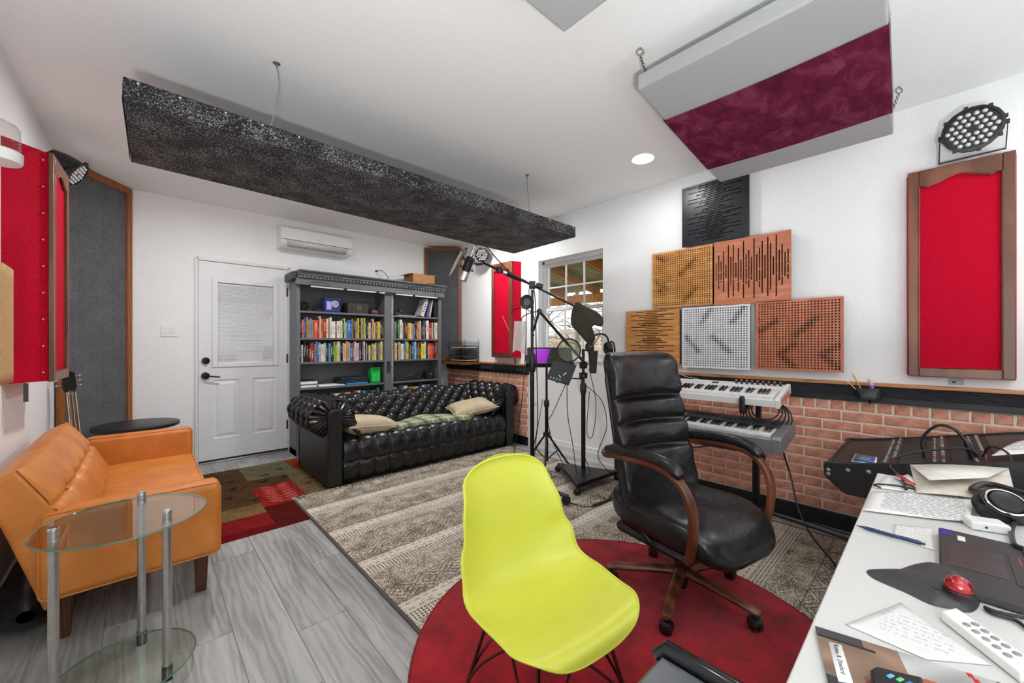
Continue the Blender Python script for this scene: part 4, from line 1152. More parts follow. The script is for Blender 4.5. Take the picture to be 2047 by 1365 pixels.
t = thing('desk_clock', 'black cube clock at the right end of the open shelf', 'clock', (2.84, 4.72, z))
MB().box(2.78, 2.90, 4.68, 4.78, z, z + .115).build('case', BLACK, t, bevel=.012, bseg=3)
MB().lathe([(.036, 0), (.036, .004), (.03, .005)], 20, (2.84, 4.68, z + .06), (0, -1, 0)).build('dial', DGREY, t)
MB().bar((2.84, 4.6738, z + .06), (2.855, 4.6738, z + .08), .004, .001).build('hands', WHITEP, t)
# cardboard box on top of the bookcase
t = thing('cardboard_box', 'open brown cardboard box on top of the bookcase', 'box', (2.74, 4.78, 2.0))
CARD = plain('brown_cardboard', '#a97a48', .8, var=.05, scale=14)
m = MB(); x0, x1, y0, y1, h = 2.56, 2.90, 4.66, 4.90, .145
for q in ((x0, x1, y0, y0 + .004), (x0, x1, y1 - .004, y1), (x0, x0 + .004, y0, y1), (x1 - .004, x1, y0, y1)): m.box(*q, 2.0, 2.0 + h)
m.box(x0, x1, y0, y1, 2.0, 2.004); m.build('carton', CARD, t, smooth=False)
m = MB(); m.add([(x0, y0, 2 + h), (x1, y0, 2 + h), (x1 - .01, y0 + .13, 2 + h + .012), (x0 + .01, y0 + .13, 2 + h + .012)], [(0, 1, 2, 3)]); m.build('flap', CARD, t, solid=.003)
m = MB(); m.add([(x0, y0, 2 + h), (x0, y1, 2 + h), (x0 - .09, y1 - .01, 2 + h - .025), (x0 - .09, y0 + .01, 2 + h - .025)], [(0, 1, 2, 3)]); m.build('flap', CARD, t, solid=.003)
m = MB(); m.add([(x1, y0, 2 + h), (x1, y1, 2 + h), (x1 + .02, y1, 2 + h + .02), (x1 + .02, y0, 2 + h + .01)], [(0, 1, 2, 3)]); m.build('flap', CARD, t, solid=.003)
# wire letter tray on the ledge in the corner
t = thing('wire_letter_tray', 'black stacked wire letter tray on the corner ledge', 'letter tray', (3.16, 4.45, .972))
m = MB()
tx0, tx1, ty0, ty1 = 3.10, 3.33, 4.24, 4.62
ctx = (tx0 + tx1) / 2
for q in range(5):
    zz = .985 + .058 * q
    m.tube([(tx0, ty0, zz), (tx1, ty0, zz), (tx1, ty1, zz), (tx0, ty1, zz)], .0028, 5, closed=True)
    m.tube([(tx0, ty0, zz + .02), (tx1, ty0, zz + .02), (tx1, ty1, zz + .02), (tx0, ty1, zz + .02)], .0022, 5, closed=True)
for (a, b) in ((tx0, ty0), (tx1, ty0), (tx1, ty1), (tx0, ty1)): m.tube([(a, b, .972), (a, b, 1.27)], .003, 5)
m.build('wire_frame', BLACKM, t)
for q in range(5):
    MB().box(tx0 + .004, tx1 - .004, ty0 + .004, ty1 - .004, .982 + .058 * q, .986 + .058 * q).build('tray_sheet', DGREY, t)
MB().box(3.02, XR - .059, 4.16, 4.68, .94, .972).build('shelf_plank', wood('shelf_plank_wood', '#5e3216', '#865127', .5, (1, 6, 6), 4), t)
for q, (c_, n_) in enumerate((('#c9c2ae', 'cream'), ('#4a4742', 'charcoal'), ('#d8d6cf', 'white'))):
    z0 = .987 + .058 * (0, 1, 3)[q]
    o = MB().box(tx0 + .01, tx1 - .01, ty0 + .02, ty1 - .03, z0, z0 + .014).build('papers', plain('tray_papers_' + n_, c_, .7)); tag(o, n_ + ' stack of papers in the wire letter tray', 'papers')
# ------------------------------------------------------------------ rugs
def rug_mat():
    t = NT('taupe_patterned_rug'); v = t.coord(); sx = t.n('SeparateXYZ'); t.l(v, sx.inputs[0]); X_, Y_ = sx.outputs[0], sx.outputs[1]
    p = t.math('FRACT', t.math('ADD', t.math('DIVIDE', t.math('SUBTRACT', Y_, 2.12), .475), 20.0))
    sp = t.noise(v, 190, 2, .7); big = t.noise(v, 9, 3)
    f = t.math('ADD', sp, t.math('MULTIPLY', t.math('SUBTRACT', big, .5), .3))
    taupe = t.ramp(f, [(.36, lin('#463d34')), (.5, lin('#8f8473')), (.62, lin('#d8cfbe'))])
    pale = t.ramp(f, [(.3, lin('#8d8476')), (.45, lin('#c3baab')), (.7, lin('#ddd6ca'))])
    dark = lin('#3d3630')
    d0 = t.math('MINIMUM', p, t.math('SUBTRACT', 1.0, p))
    c = t.mix(t.math('LESS_THAN', d0, .085), taupe, pale)
    # broken dashes inside the pale stripe
    ds = t.math('MULTIPLY', t.math('LESS_THAN', t.math('ABSOLUTE', t.math('SUBTRACT', d0, .045)), .009), t.math('GREATER_THAN', t.math('FRACT', t.math('MULTIPLY', X_, 21.0)), .45))
    c = t.mix(t.math('MULTIPLY', ds, .6), c, dark)
    # rows of small checks
    ck = t.math('MULTIPLY', t.math('GREATER_THAN', t.math('SINE', t.math('MULTIPLY', X_, 2 * pi / .018)), -.1), t.math('GREATER_THAN', t.math('SINE', t.math('MULTIPLY', p, 2 * pi / .034)), -.2))
    inb = t.math('MULTIPLY', t.math('GREATER_THAN', p, .77), t.math('LESS_THAN', p, .905))
    c = t.mix(inb, c, t.mix(ck, pale, lin('#4a4239')))
    # nested diamonds
    a = t.math('MULTIPLY', t.math('ABSOLUTE', t.math('SUBTRACT', t.math('FRACT', t.math('DIVIDE', X_, .165)), .5)), 2.0)
    b = t.math('DIVIDE', t.math('ABSOLUTE', t.math('SUBTRACT', p, .27)), .135)
    ln = t.math('MULTIPLY', t.math('LESS_THAN', t.math('FRACT', t.math('MULTIPLY', t.math('ADD', a, b), 2.0)), .22), t.math('LESS_THAN', b, 1.0))
    c = t.mix(t.math('MULTIPLY', ln, .75), c, dark)
    ed = t.math('LESS_THAN', t.math('ABSOLUTE', t.math('SUBTRACT', t.math('ABSOLUTE', t.math('SUBTRACT', p, .27)), .15)), .008)
    c = t.mix(t.math('MULTIPLY', ed, .6), c, dark)
    t.set(c, .95); t.b.inputs['Specular IOR Level'].default_value = .1
    t.bump(sp, .7, .004)
    return t.m
rg = thing('patterned_area_rug', 'large taupe area rug with stripes and diamond rows', 'rug', (2.0, 1.8, 0))
RX0, RX1, RY0, RY1 = .845, 3.13, .20, 3.37
m = MB().box(RX0, RX1, RY0, RY1, .0035, .008); me_o = m.build('rug_field', rug_mat(), None, smooth=False); me_o.parent = rg; me_o.matrix_parent_inverse = Wm[rg].inverted(); Wm[me_o] = Matrix()
MB().box(RX0 - .012, RX0 + .006, RY0, RY1, .0005, .0095).build('bound_edge', plain('dark_rug_binding', '#4a453f', .9, scale=200), rg, bevel=.003)
MB().box(RX1 - .006, RX1 + .012, RY0, RY1, .0005, .0095).build('bound_edge', plain('dark_rug_binding2', '#4a453f', .9, scale=200), rg, bevel=.003)
m = MB(); r = random.Random(5)
for k in range(900):
    x = RX0 + (RX1 - RX0) * k / 900; L = r.uniform(.03, .06); s = r.uniform(-.03, .03)
    m.tube([(x, RY1 - .004, .007), (x + s * .5, RY1 + L * .5, r.uniform(.008, .022)), (x + s, RY1 + L, .004)], [.003, .0032, .002], 4)
FR = speck('rug_fringe_yarn', [(.35, '#4d463d'), (.6, '#b5ab9a')], 60, bump=.2); m.build('fringe', FR, rg, kind='stuff')
m = MB().torus((RX0 + .0, RY1 + .02, .012), .012, .004, (0, 0, 1), 12, 5); m.build('corner_tassel', plain('tassel', '#c9c1b2', .9), rg)

t_ = NT('red_pile'); v = t_.coord(); f1 = t_.noise(v, 350, 2, .6); f2 = t_.noise(v, 7, 4, .6)
t_.set(t_.mix(t_.math('MULTIPLY', f1, .4), t_.ramp(f2, [(.32, lin('#7c0312')), (.5, lin('#a80c1e')), (.68, lin('#c4142a'))]), lin('#5e0410')), 1.0)
t_.b.inputs['Specular IOR Level'].default_value = .05; t_.b.inputs['Sheen Weight'].default_value = .15; t_.bump(f1, .8, .006); REDPILE = t_.m
t = thing('round_red_rug', 'round red pile rug under the office chair', 'rug', (1.402, .824, .008))
MB().lathe([(.835, .0085), (.842, .012), (.842, .017), (.835, .0205), (.01, .0205)], 96, (1.402, .824, 0)).build('pile', REDPILE, t)
MB().tube([(1.402 + .845 * cos(2 * pi * k / 96), .824 + .845 * sin(2 * pi * k / 96), .0145) for k in range(96)], .006, 6, closed=True).build('bound_edge', plain('dark_red_binding', '#7a1420', .9), t)

def leafd(x, y, cx, cy, ang, L, w):
    dx, dy = x - cx, y - cy; a = dx * cos(ang) + dy * sin(ang); b = -dx * sin(ang) + dy * cos(ang)
    if a < 0 or a > L: return False
    return abs(b) < w * sin(pi * a / L)
def doorrug(u, v):
    x = .325 + 1.05 * u; y = 2.945 + 1.665 * v
    n = .5 + .5 * sin(x * 91 + sin(y * 57) * 2) * sin(y * 83 + sin(x * 71) * 2)
    if .64 < x < .95 and 3.38 < y < 3.89: c = (.58, .16, .14)
    elif x < .64 and y < 3.28: c = (.50, .12, .12) if y > 3.05 else (.42, .07, .10)
    elif .64 <= x < .95 and y <= 3.38: c = (.32, .09, .07)
    elif x >= .95 and y < 3.38: c = (.44, .36, .24)
    elif .66 < x < 1.05 and y > 4.12: c = (.43, .42, .32)
    elif x >= 1.05 and y > 4.2: c = (.55, .24, .15)
    elif x >= .95: c = (.45, .38, .27)
    elif x < .64 and 3.28 <= y < 3.5: c = (.48, .38, .24)
    else: c = (.34, .25, .17)
    k = 1
    for q in range(7):
        yy = 3.43 + q * .062
        for s in (-1, 1):
            if leafd(x, y, .80 - .02 * q * 0, yy, pi / 2 - s * 1.0, .13, .022) and c[0] > .5: c = (.75, .34, .31)
    for (lx, ly, la) in ((.42, 3.75, .3), (.5, 3.95, .9), (.55, 3.62, -.4), (.75, 4.2, .2), (.9, 4.3, .5), (.48, 4.2, .1), (.7, 4.02, .0), (.88, 4.02, .4), (.40, 4.4, .6), (1.0, 3.7, .8), (1.08, 3.55, -.5), (1.05, 3.85, .2)):
        if leafd(x, y, lx, ly, la, .11, .02) or leafd(x, y, lx + .05, ly - .03, la + 1.0, .09, .016): c = tuple(q * .62 for q in c)
    k = .88 + .24 * n
    return tuple(min(1, q * k) for q in c)
t = thing('leaf_patchwork_rug', 'red and brown patchwork rug with leaf print by the door', 'rug', (.8, 3.8, 0))
paint_grid('printed_pile', 130, 210, lambda a, b: (.325 + 1.05 * a, 2.945 + 1.665 * b, .0032), doorrug, attr_mat('leaf_rug_pile', 1.0, .6, 240, .05), t, .0028)

# ------------------------------------------------------------------ black tufted sofa
BLKL = leather('black_glossy_leather', '#0c0c0e', '#18181b', .27, .6, .02, .05)
SX, SO = 2.15, None
so = thing('tufted_leather_sofa', 'black tufted leather rolled-arm sofa in front of the bookcase', 'sofa', (2.15, 3.86, 0))
def prof_eval(pts, n=9):
    P = spline([(a, b, 0) for a, b in pts], n); d = [0]
    for p, q in zip(P[:-1], P[1:]): d.append(d[-1] + (q - p).length)
    N = []
    for i in range(len(P)):
        tt = (P[min(i + 1, len(P) - 1)] - P[max(i - 1, 0)]).normalized(); N.append(Vector((-tt.y, tt.x, 0)))
    return P, d, N
def tuft(s, q, b, a, D, pw=.46):
    p_ = abs(sin(pi * (s / b + q / a) / 1.0 * .5)); r_ = abs(sin(pi * (s / b - q / a) * .5))
    return D * ((p_ * r_) ** pw)
def tufted(pts, place, length, nl, b, a, D, rows, flip=1, n=9, fade=None):
    P, d, N = prof_eval(pts, n); m = MB(); nv = len(P); tot = d[-1]; btn = []
    def fn(u, w_):
        i = int(round(w_ * (nv - 1))); s = length * u; q = d[i]
        h = tuft(s, q, b, a, D) * (1 if fade is None else fade(q / tot))
        v_ = P[i] + N[i] * h * flip
        return place(u, v_.x, v_.y)
    m.grid(fn, nl, nv)
    for j in range(1, rows):
        q = a * j
        if q > tot * .97: break
        i = min(range(nv), key=lambda k: abs(d[k] - q))
        for k in range(int(length / b) + 2):
            s = b * (k + (0 if j % 2 == 0 else 0))
            if (k + j) % 2: continue
            if s < .01 or s > length - .01: continue
            v_ = P[i] + N[i] * .004 * flip; btn.append(place(s / length, v_.x, v_.y))
    return m, btn
bp = [(3.96, .35), (3.985, .43), (4.03, .52), (4.058, .575), (4.092, .63), (4.16, .66), (4.235, .645), (4.275, .58), (4.265, .51)]
m, b1 = tufted(bp, lambda u, y, z: (1.18 + 1.94 * u, y, z), 1.94, 240, .075, .078, .042, 12, n=12)
m.build('tufted_back', BLKL, so, angle=180)
ap = [(1.37, .37), (1.345, .46), (1.31, .56), (1.285, .62), (1.245, .675), (1.165, .705), (1.075, .69), (1.01, .625), (1.015, .55), (1.06, .49), (1.10, .46)]
ml, b2 = tufted(ap, lambda u, x, z: (x, 3.455 + .72 * u, z), .72, 96, .075, .078, .04, 12, flip=-1, n=12); ml.build('tufted_arm', BLKL, so, angle=180)
mr, b3 = tufted(ap, lambda u, x, z: (4.30 - x, 3.455 + .72 * u, z), .72, 96, .075, .078, .04, 12, flip=-1, n=12); mr.build('tufted_arm', BLKL, so, angle=180)
m = MB()
for c in b1 + b2 + b3: m.ball(c, .009, 7, 5)
m.build('leather_buttons', BLKL, so, kind='stuff')
# seat with two rows of vertical puffs on its front
sp_ = [(3.455, .035), (3.438, .09), (3.43, .15), (3.428, .21), (3.425, .27), (3.435, .325), (3.47, .368), (3.54, .385), (3.66, .388), (3.82, .388), (4.0, .388)]
P, d, N = prof_eval(sp_, 7); nv = len(P)
m = MB()
def seat(u, w_):
    i = int(round(w_ * (nv - 1))); s = 1.86 * u; q = d[i]; z = P[i].y; k = s / .143
    smile = .012 * abs(sin(pi * k))
    col_ = abs(sin(pi * k)) ** .3
    if P[i].x > 3.62: row = 1; col_ = 1 - (1 - col_) * max(0, 1 - (P[i].x - 3.62) / .05)
    else:
        zz = q - .175 + smile
        row = min(1, abs(zz) / .035) ** .5 if abs(zz) < .035 else 1
    h = .030 * col_ * row
    v_ = P[i] + N[i] * h
    return (1.222 + 1.86 * u, v_.x, v_.y)
m.grid(seat, 300, nv); m.build('seat', BLKL, so, angle=180)
LF = leather('black_flat_leather', '#0b0b0c', '#151517', .4, 1, .1, .1)
for sg in (0, 1):
    f = (lambda x: x) if sg == 0 else (lambda x: 4.30 - x)
    def bx(m, x0, x1, *r): a, b = sorted((f(x0), f(x1))); return m.box(a, b, *r)
    m = MB(); bx(m, 1.10, 1.22, 3.45, 4.26, .025, .50); m.build('side_panel', LF, so, bevel=.01)
    # pleated scroll end and plain front post
    m = MB(); cx, cz = f(1.155), .605
    Pp, dd, Nn = prof_eval(ap, 6)
    out = [(f(p.x - n2.x * .034), p.y - n2.y * .034) for p, n2 in zip(Pp, Nn)]
    def scroll(u, w_):
        i = int(round(u * (len(out) - 1))); x, z = out[i]; rr = w_; ang = u * 40
        puff = .016 * sin(pi * rr) + .003 * sin(ang * 3.3) * sin(pi * rr)
        return (cx + (x - cx) * rr, 3.46 - .022 * (1 - rr ** 3) - puff * .5, cz + (z - cz) * rr)
    m.grid(scroll, 120, 9); m.build('pleated_scroll', BLKL, so, angle=180)
    poly = [(f(1.10), .025), (f(1.216), .025), (f(1.216), .58)] + [(f(1.158) + (1 if sg == 0 else -1) * .062 * cos(a), .60 + .062 * sin(a)) for a in [(-.2 + .25 * k) for k in range(15)]] + [(f(1.10), .58)]
    MB().prism(poly, 3.405, 3.46, 'xz').build('arm_front', LF, so, bevel=.006, angle=30)
MB().box(1.10, 3.20, 4.22, 4.27, .025, .56).build('rear_panel', LF, so, bevel=.008)
MB().box(1.2, 3.1, 3.5, 4.22, .025, .34).build('inner_frame', LF, so)

# ---- cushions and folded blanket on the sofa
CUSH = plain('beige_cushion_cloth', '#b9a88c', .8, var=.05, scale=12, bump=.1)
def cushion(label, c, sx, sy, T_, rot, tag_white=False):
    t = thing('throw_pillow', label, 'pillow', c, group='beige pillows on the leather sofa')
    Mx = Matrix.Translation(c) @ Matrix(rot).to_4x4() if not isinstance(rot, Matrix) else Matrix.Translation(c) @ rot.to_4x4()
    def edge(u, v): 
        x, y = u * 2 - 1, v * 2 - 1
        k = 1 - .10 * (1 - y * y) if True else 1; j = 1 - .10 * (1 - x * x)
        return x * k * sx / 2, y * j * sy / 2
    def hgt(u, v):
        x, y = u * 2 - 1, v * 2 - 1; return T_ / 2 * ((1 - x ** 4) * (1 - y ** 4)) ** .55 + .004 * sin(u * 11 + v * 5) * (1 - x * x) * (1 - y * y)
    m = MB(Mx); m.grid(lambda u, v: (*edge(u, v), hgt(u, v)), 26, 22); m.grid(lambda u, v: (*edge(u, v), -hgt(u, v)), 26, 22)
    m.build('cushion_cover', CUSH, t, merge=True, angle=180)
    path = [(*edge(k / 20, 0), 0) for k in range(20)] + [(*edge(1, k / 16), 0) for k in range(16)] + [(*edge(1 - k / 20, 1), 0) for k in range(20)] + [(*edge(0, 1 - k / 16), 0) for k in range(16)]
    MB(Mx).tube(path, .006, 6, closed=True).build('piping', CUSH, t)
    if tag_white: MB(Mx).cbox((sx * .36, -sy / 2 - .012, -.012), (.05, .03, .0015)).build('care_tag', PAPER, t)
E3 = lambda a, b, c: (Matrix.Rotation(c, 3, 'Z') @ Matrix.Rotation(b, 3, 'Y') @ Matrix.Rotation(a, 3, 'X'))
cushion('beige pillow with white tag at the left arm of leather sofa', (1.50, 3.66, .455), .50, .42, .18, E3(-.05, .10, .12), True)
cushion('beige pillow tilted against right arm of leather sofa', (2.78, 3.68, .475), .52, .42, .15, E3(.10, -.16, -.35))
def plaid(u, v):
    c = (.70, .71, .55)
    a = (u * 5.2) % 1; b = (v * 3.1) % 1
    def mixc(c, d, k): return tuple(c[i] * (1 - k) + d[i] * k for i in range(3))
    if a < .28: c = mixc(c, (.2, .23, .3), .5)
    if b < .26: c = mixc(c, (.25, .3, .27), .45)
    if .55 < a < .63 or .6 < b < .68: c = mixc(c, (.8, .82, .7), .7)
    if .40 < a < .43: c = mixc(c, (.5, .55, .6), .6)
    k = .86 + .28 * (.5 + .5 * sin(u * 400) * sin(v * 260))
    return tuple(min(1, q * k) for q in c)
bl = thing('plaid_blanket', 'folded green plaid blanket lying on sofa between the pillows', 'blanket', (2.15, 3.64, .40))
def blk(u, v):
    x = 1.70 + .92 * u; y = 3.46 + .30 * v + .03 * sin(u * 4)
    z = .422 + .016 * sin(u * 9 + v * 3) * v + .012 * sin(v * pi) + .012 * (1 - abs(2 * u - 1)) 
    if v < .12: z -= (1 - v / .12) ** 2 * .035
    return (x, y, z)
PLM = attr_mat('plaid_wool', 1.0, .5, 150, .05)
paint_grid('blanket_fold', 110, 44, blk, plaid, PLM, bl, .022)
m = MB(); r = random.Random(8)
for k in range(26):
    y = 3.50 + .27 * k / 26; L = r.uniform(.04, .08); m.tube([(2.615, y, .424), (2.615 + L * .5, y + r.uniform(-.01, .01), .436), (2.615 + L, y + r.uniform(-.02, .02), .404)], [.004, .004, .002], 4)
m.build('fringe', speck('blanket_fringe_yarn', [(.35, '#8a3a2a'), (.5, '#c9c0b0'), (.7, '#3a4a4a')], 30, bump=.1), bl, kind='stuff')

# ------------------------------------------------------------------ tan sofa at left
TAN = leather('tan_leather', '#bb6c26', '#d8863a', .42, .7, .03, .16)
os_ = thing('tan_leather_loveseat', 'tan leather loveseat with square arms along left wall', 'loveseat', (-.03, 3.1, 0))
ARMB = [(-.305, .265, 2.33, 2.44, .215, .555), (-.30, .262, 3.86, 3.97, .215, .575)]
for a in ARMB:
    MB().box(*a).build('arm', TAN, os_, bevel=.028, bseg=4)
    x0, x1, y0, y1, z0, z1 = a
    for y in (y0 + .012, y1 - .012):
        q = .03; pts = []
        for cx_, cz_, a_ in ((x1 - q, z0 + q, -pi / 2), (x1 - q, z1 - q, 0), (x0 + q, z1 - q, pi / 2), (x0 + q, z0 + q, pi)):
            pts += [(cx_ + (q - .003) * cos(a_ + k * pi / 12), y, cz_ + (q - .003) * sin(a_ + k * pi / 12)) for k in range(7)]
        MB().tube(pts, .0045, 6, closed=True).build('welt', TAN, os_)
m = MB(); m.grid(lambda u, v: (-.26 + .525 * u, 2.442 + 1.416 * v, .375 + .028 * (sin(pi * u) ** .5) * (sin(pi * v) ** .4) - .006 * sin(u * 7 + v * 9)), 24, 40); m.build('seat_top', TAN, os_, angle=180)
MB().box(-.30, .262, 2.44, 3.86, .225, .385).build('seat_base', TAN, os_, bevel=.02, bseg=3)
MB().tube([(.258, 2.445, .382), (.258, 3.855, .382)], .005, 6).build('welt', TAN, os_)
# tilted back with stitched channels and buttons
A_ = Vector((-.215, 0, .385)); B_ = Vector((-.40, 0, .715)); dn = (B_ - A_).normalized(); nn = Vector((dn.z, 0, -dn.x))
y0b, y1b = 2.36, 3.60
chan = [2.36 + .2067 * k for k in range(7)]
def backf(u, v):
    y = y0b + (y1b - y0b) * v; p = A_.lerp(B_, u); h = .045 * (max(0, sin(pi * u)) ** .4) * (max(0, sin(pi * v)) ** .25)
    ch = min(abs(y - c_) for c_ in (2.56, 2.77, 2.97, 3.18, 3.39)) if u < .52 else 1
    h -= .010 * exp(-(ch / .012) ** 2)
    h -= .014 * exp(-((u - .52) / .03) ** 2)
    bt = min(hypot(y - c_, (u - .52) * .38) for c_ in (2.56, 2.77, 2.97, 3.18, 3.39)); h -= .016 * exp(-(bt / .03) ** 2)
    return p + nn * (.05 + h) + Vector((0, y, 0))
m = MB(); m.grid(backf, 44, 150); m.build('back_cushion', TAN, os_, angle=180)
m = MB(); vs = []
for y in (y0b, y1b):
    vs += [A_ + nn * .05 + Vector((0, y, -.0)), B_ + nn * .05 + Vector((0, y, 0)), B_ - nn * .05 + Vector((0, y, 0)), A_ - nn * .05 + Vector((-.03, y, -.20))]
m.add(vs, [(0, 1, 2, 3), (7, 6, 5, 4), (1, 5, 6, 2), (2, 6, 7, 3), (3, 7, 4, 0), (0, 4, 5, 1)]); m.build('back_shell', TAN, os_, bevel=.015, bseg=3)
bm_ = MB().ball((0, 0, 0), (.008, .014, .01), 8, 6).mesh('back_button', TAN)
for y in (2.56, 2.77, 2.97, 3.18, 3.39):
    p = A_.lerp(B_, .52) + nn * .071 + Vector((0, y, 0)); inst('back_button', bm_, os_, p - Wm[os_].translation)
LEGM = wood('dark_leg_wood', '#3d1f10', '#5c321b', .35, (6, 6, 1), 4)
for (x, y) in ((.20, 2.47), (.20, 3.83), (-.25, 2.47), (-.25, 3.83)):
    m = MB(); t0, t1 = .03, .02
    m.add([(x - t1, y - t1, 0), (x + t1, y - t1, 0), (x + t1, y + t1, 0), (x - t1, y + t1, 0), (x - t0, y - t0, .23), (x + t0, y - t0, .23), (x + t0, y + t0, .23), (x - t0, y + t0, .23)], [(0, 3, 2, 1), (4, 5, 6, 7), (0, 1, 5, 4), (1, 2, 6, 5), (2, 3, 7, 6), (3, 0, 4, 7)])
    m.build('leg', LEGM, os_, bevel=.003)
t = thing('black_gig_bag', 'black shiny padded bag lying on floor under the tan loveseat', 'bag', (-.33, 2.95, 0))
m = MB()
def bag(u, v):
    a = 2 * pi * u; y = 2.50 + 1.0 * v; k = min(1, (sin(pi * v) + .02) * 2.4) ** .5
    return (-.355 + .115 * k * cos(a), y, .112 + .108 * k * sin(a) + .004 * sin(v * 30))
m.grid(bag, 24, 40, cu=True); m.build('padded_shell', leather('black_nylon', '#0c0c0e', '#1a1a1e', .3, 1, .02, .2), t, angle=180)
MB().tube(spline([(-.28, 2.75, .18), (-.23, 2.8, .20), (-.23, 2.98, .20), (-.28, 3.05, .18)], 6), .009, 6).build('carry_handle', BLACK, t)

# ---- round black table, guitar
t = thing('round_black_table', 'round black side table between loveseat and door', 'side table', (-.05, 4.46, 0))
EB = wood('black_ash', '#17171a', '#26262a', .4, (4, 1, 4), 5, bump=.02)
MB().lathe([(.26, .53), (.268, .535), (.268, .556), (.262, .56), (.01, .56)], 48, (-.05, 4.46, 0)).build('table_top', EB, t)
MB().cyl((-.05, 4.46, .02), (-.05, 4.46, .535), .03).build('column', BLACKM, t)
MB().lathe([(.2, 0), (.2, .012), (.03, .025)], 32, (-.05, 4.46, 0)).build('foot', BLACKM, t)
gt = thing('electric_guitar', 'black electric guitar with cream binding leaning in the left corner', 'guitar', (-.40, 4.12, 0))
base = Vector((-.335, 4.06, .02)); top = Vector((-.42, 4.215, 1.02)); gz = (top - base).normalized(); gx = Vector((.80, .6, 0)).normalized(); gx = (gx - gz * gx.dot(gz)).normalized(); gy = gz.cross(gx)
G = Matrix.Translation(base) @ Matrix((gx, gy, gz)).transposed().to_4x4()
o2 = [(-.0, 0), (.10, .02), (.155, .09), (.16, .17), (.125, .25), (.115, .31), (.135, .37), (.12, .42), (.085, .40), (.05, .36), (.03, .38), (-.03, .40), (-.08, .42), (-.12, .38), (-.125, .31), (-.115, .25), (-.155, .17), (-.15, .09), (-.10, .02)]
out = [(p.x, p.y) for p in spline([(a, b, 0) for a, b in o2], 4, True)]
GB = plain('black_lacquer', '#0b0b0d', .12)
MB(G).prism(out, -.022, .022, 'xz').build('body', GB, gt, bevel=.006, bseg=3)
CRM = plain('cream_binding', '#e0d2ae', .4)
MB(G).tube([(a, -.023, b) for a, b in out], .0035, 5, closed=True).build('binding', CRM, gt)
MB(G).box(-.026, .026, -.034, -.010, .36, .86).build('neck', wood('neck_mahogany', '#4a2a18', '#6e4025', .35, (8, 8, 1), 3), gt, bevel=.006)
m = MB(G); m.tube([(-.027, -.035, .36), (-.024, -.035, .86)], .0025, 5); m.tube([(.027, -.035, .36), (.024, -.035, .86)], .0025, 5); m.build('neck_binding', CRM, gt)
m = MB(G); m.prism([(-.024, .86), (.024, .86), (.04, .90), (.034, 1.0), (0, 1.015), (-.034, 1.0), (-.04, .90)], -.03, -.014, 'xz'); m.build('headstock', GB, gt, bevel=.002)
tp = MB().cyl((-.012, 0, 0), (.012, 0, 0), .003, n=8).ball((.018, 0, 0), (.008, .005, .007), 8, 6).mesh('tuner', CHROME)
for k in range(3):
    for s in (-1, 1):
        p = (Wm[gt].inverted() @ G) @ Vector((s * .045, -.022, .91 + .035 * k)); o = inst('tuner', tp, gt, p); o.rotation_euler = (0, 0, .37 + (pi if s < 0 else 0))
m = MB(G)
for k in range(6): m.tube([(-.018 + .0072 * k, -.038, .16), (-.016 + .0064 * k, -.037, .87)], .0007, 4)
m.build('strings', CHROME, gt); MB(G).box(-.04, .04, -.034, -.022, .15, .165).build('bridge', CHROME, gt)
for z in (.22, .30): MB(G).box(-.04, .04, -.03, -.022, z, z + .035).build('pickup', CRM, gt, bevel=.003)

# ---- glass side table in the foreground
t_ = glass('green_edge_glass', (.93, .97, .955)); TG = t_
GE = NT('glass_edge_green'); GE.set(lin('#7fb8a0'), .1); GE.b.inputs['Transmission Weight'].default_value = .7; GE = GE.m
gl = thing('glass_side_table', 'two-tier round glass side table on three steel posts', 'side table', (-.05, 1.985, 0))
for zz, R_, nm in ((.585, .228, 'glass_top'), (.045, .195, 'glass_base')):
    cx, cy_ = (-.052, 1.985)
    g_ = MB().lathe([(R_ - .0005, zz), (R_ - .0005, zz + .006)], 72, (cx, cy_, 0)).build(nm, TG, gl, smooth=True)
    MB().tube([(cx + R_ * cos(2 * pi * k / 72), cy_ + R_ * sin(2 * pi * k / 72), zz + .003) for k in range(72)], .0028, 6, closed=True).build('polished_edge', GE, g_)
for (x, y) in ((-.221, 1.964), (-.012, 2.19), (.057, 1.895)):
    p_ = MB().cyl((x, y, .05), (x, y, .605), .0135, n=18).build('post', STEEL, gl)
    MB().lathe([(.0145, .604), (.0145, .612), (.011, .615)], 16, (x, y, 0)).build('post_cap', CHROME, p_)
    MB().lathe([(.0155, 0), (.0155, .05), (.0142, .052)], 16, (x, y, 0)).build('black_foot', BLACK, p_)
# ------------------------------------------------------------------ yellow shell chair
YEL = plain('lime_yellow_plastic', '#cccf48', .36, var=.01, scale=4)
yc = thing('yellow_shell_chair', 'lime yellow moulded plastic chair with wire legs on the red rug', 'chair', (.888, .803, .0205), -.125)
cl_ = [(-.222, .392), (-.212, .418), (-.18, .430), (-.10, .424), (-.01, .412), (.08, .412), (.145, .436), (.185, .50), (.207, .58), (.228, .67), (.248, .75), (.262, .80)]
CP = spline([(a, b, 0) for a, b in cl_], 6)
dd = [0]
for p, q in zip(CP[:-1], CP[1:]): dd.append(dd[-1] + (q - p).length)
def cpt(v):
    s = v * dd[-1]; i = max(0, min(len(CP) - 2, next((k for k in range(len(dd) - 1) if dd[k + 1] >= s), len(CP) - 2)))
    f = (s - dd[i]) / max(1e-9, dd[i + 1] - dd[i]); return CP[i].lerp(CP[i + 1], f)
def ip(x, T):
    for (a, b), (c, d) in zip(T[:-1], T[1:]):
        if x <= c: 
            f = (x - a) / (c - a); f = f * f * (3 - 2 * f); return b + (d - b) * f
    return T[-1][1]
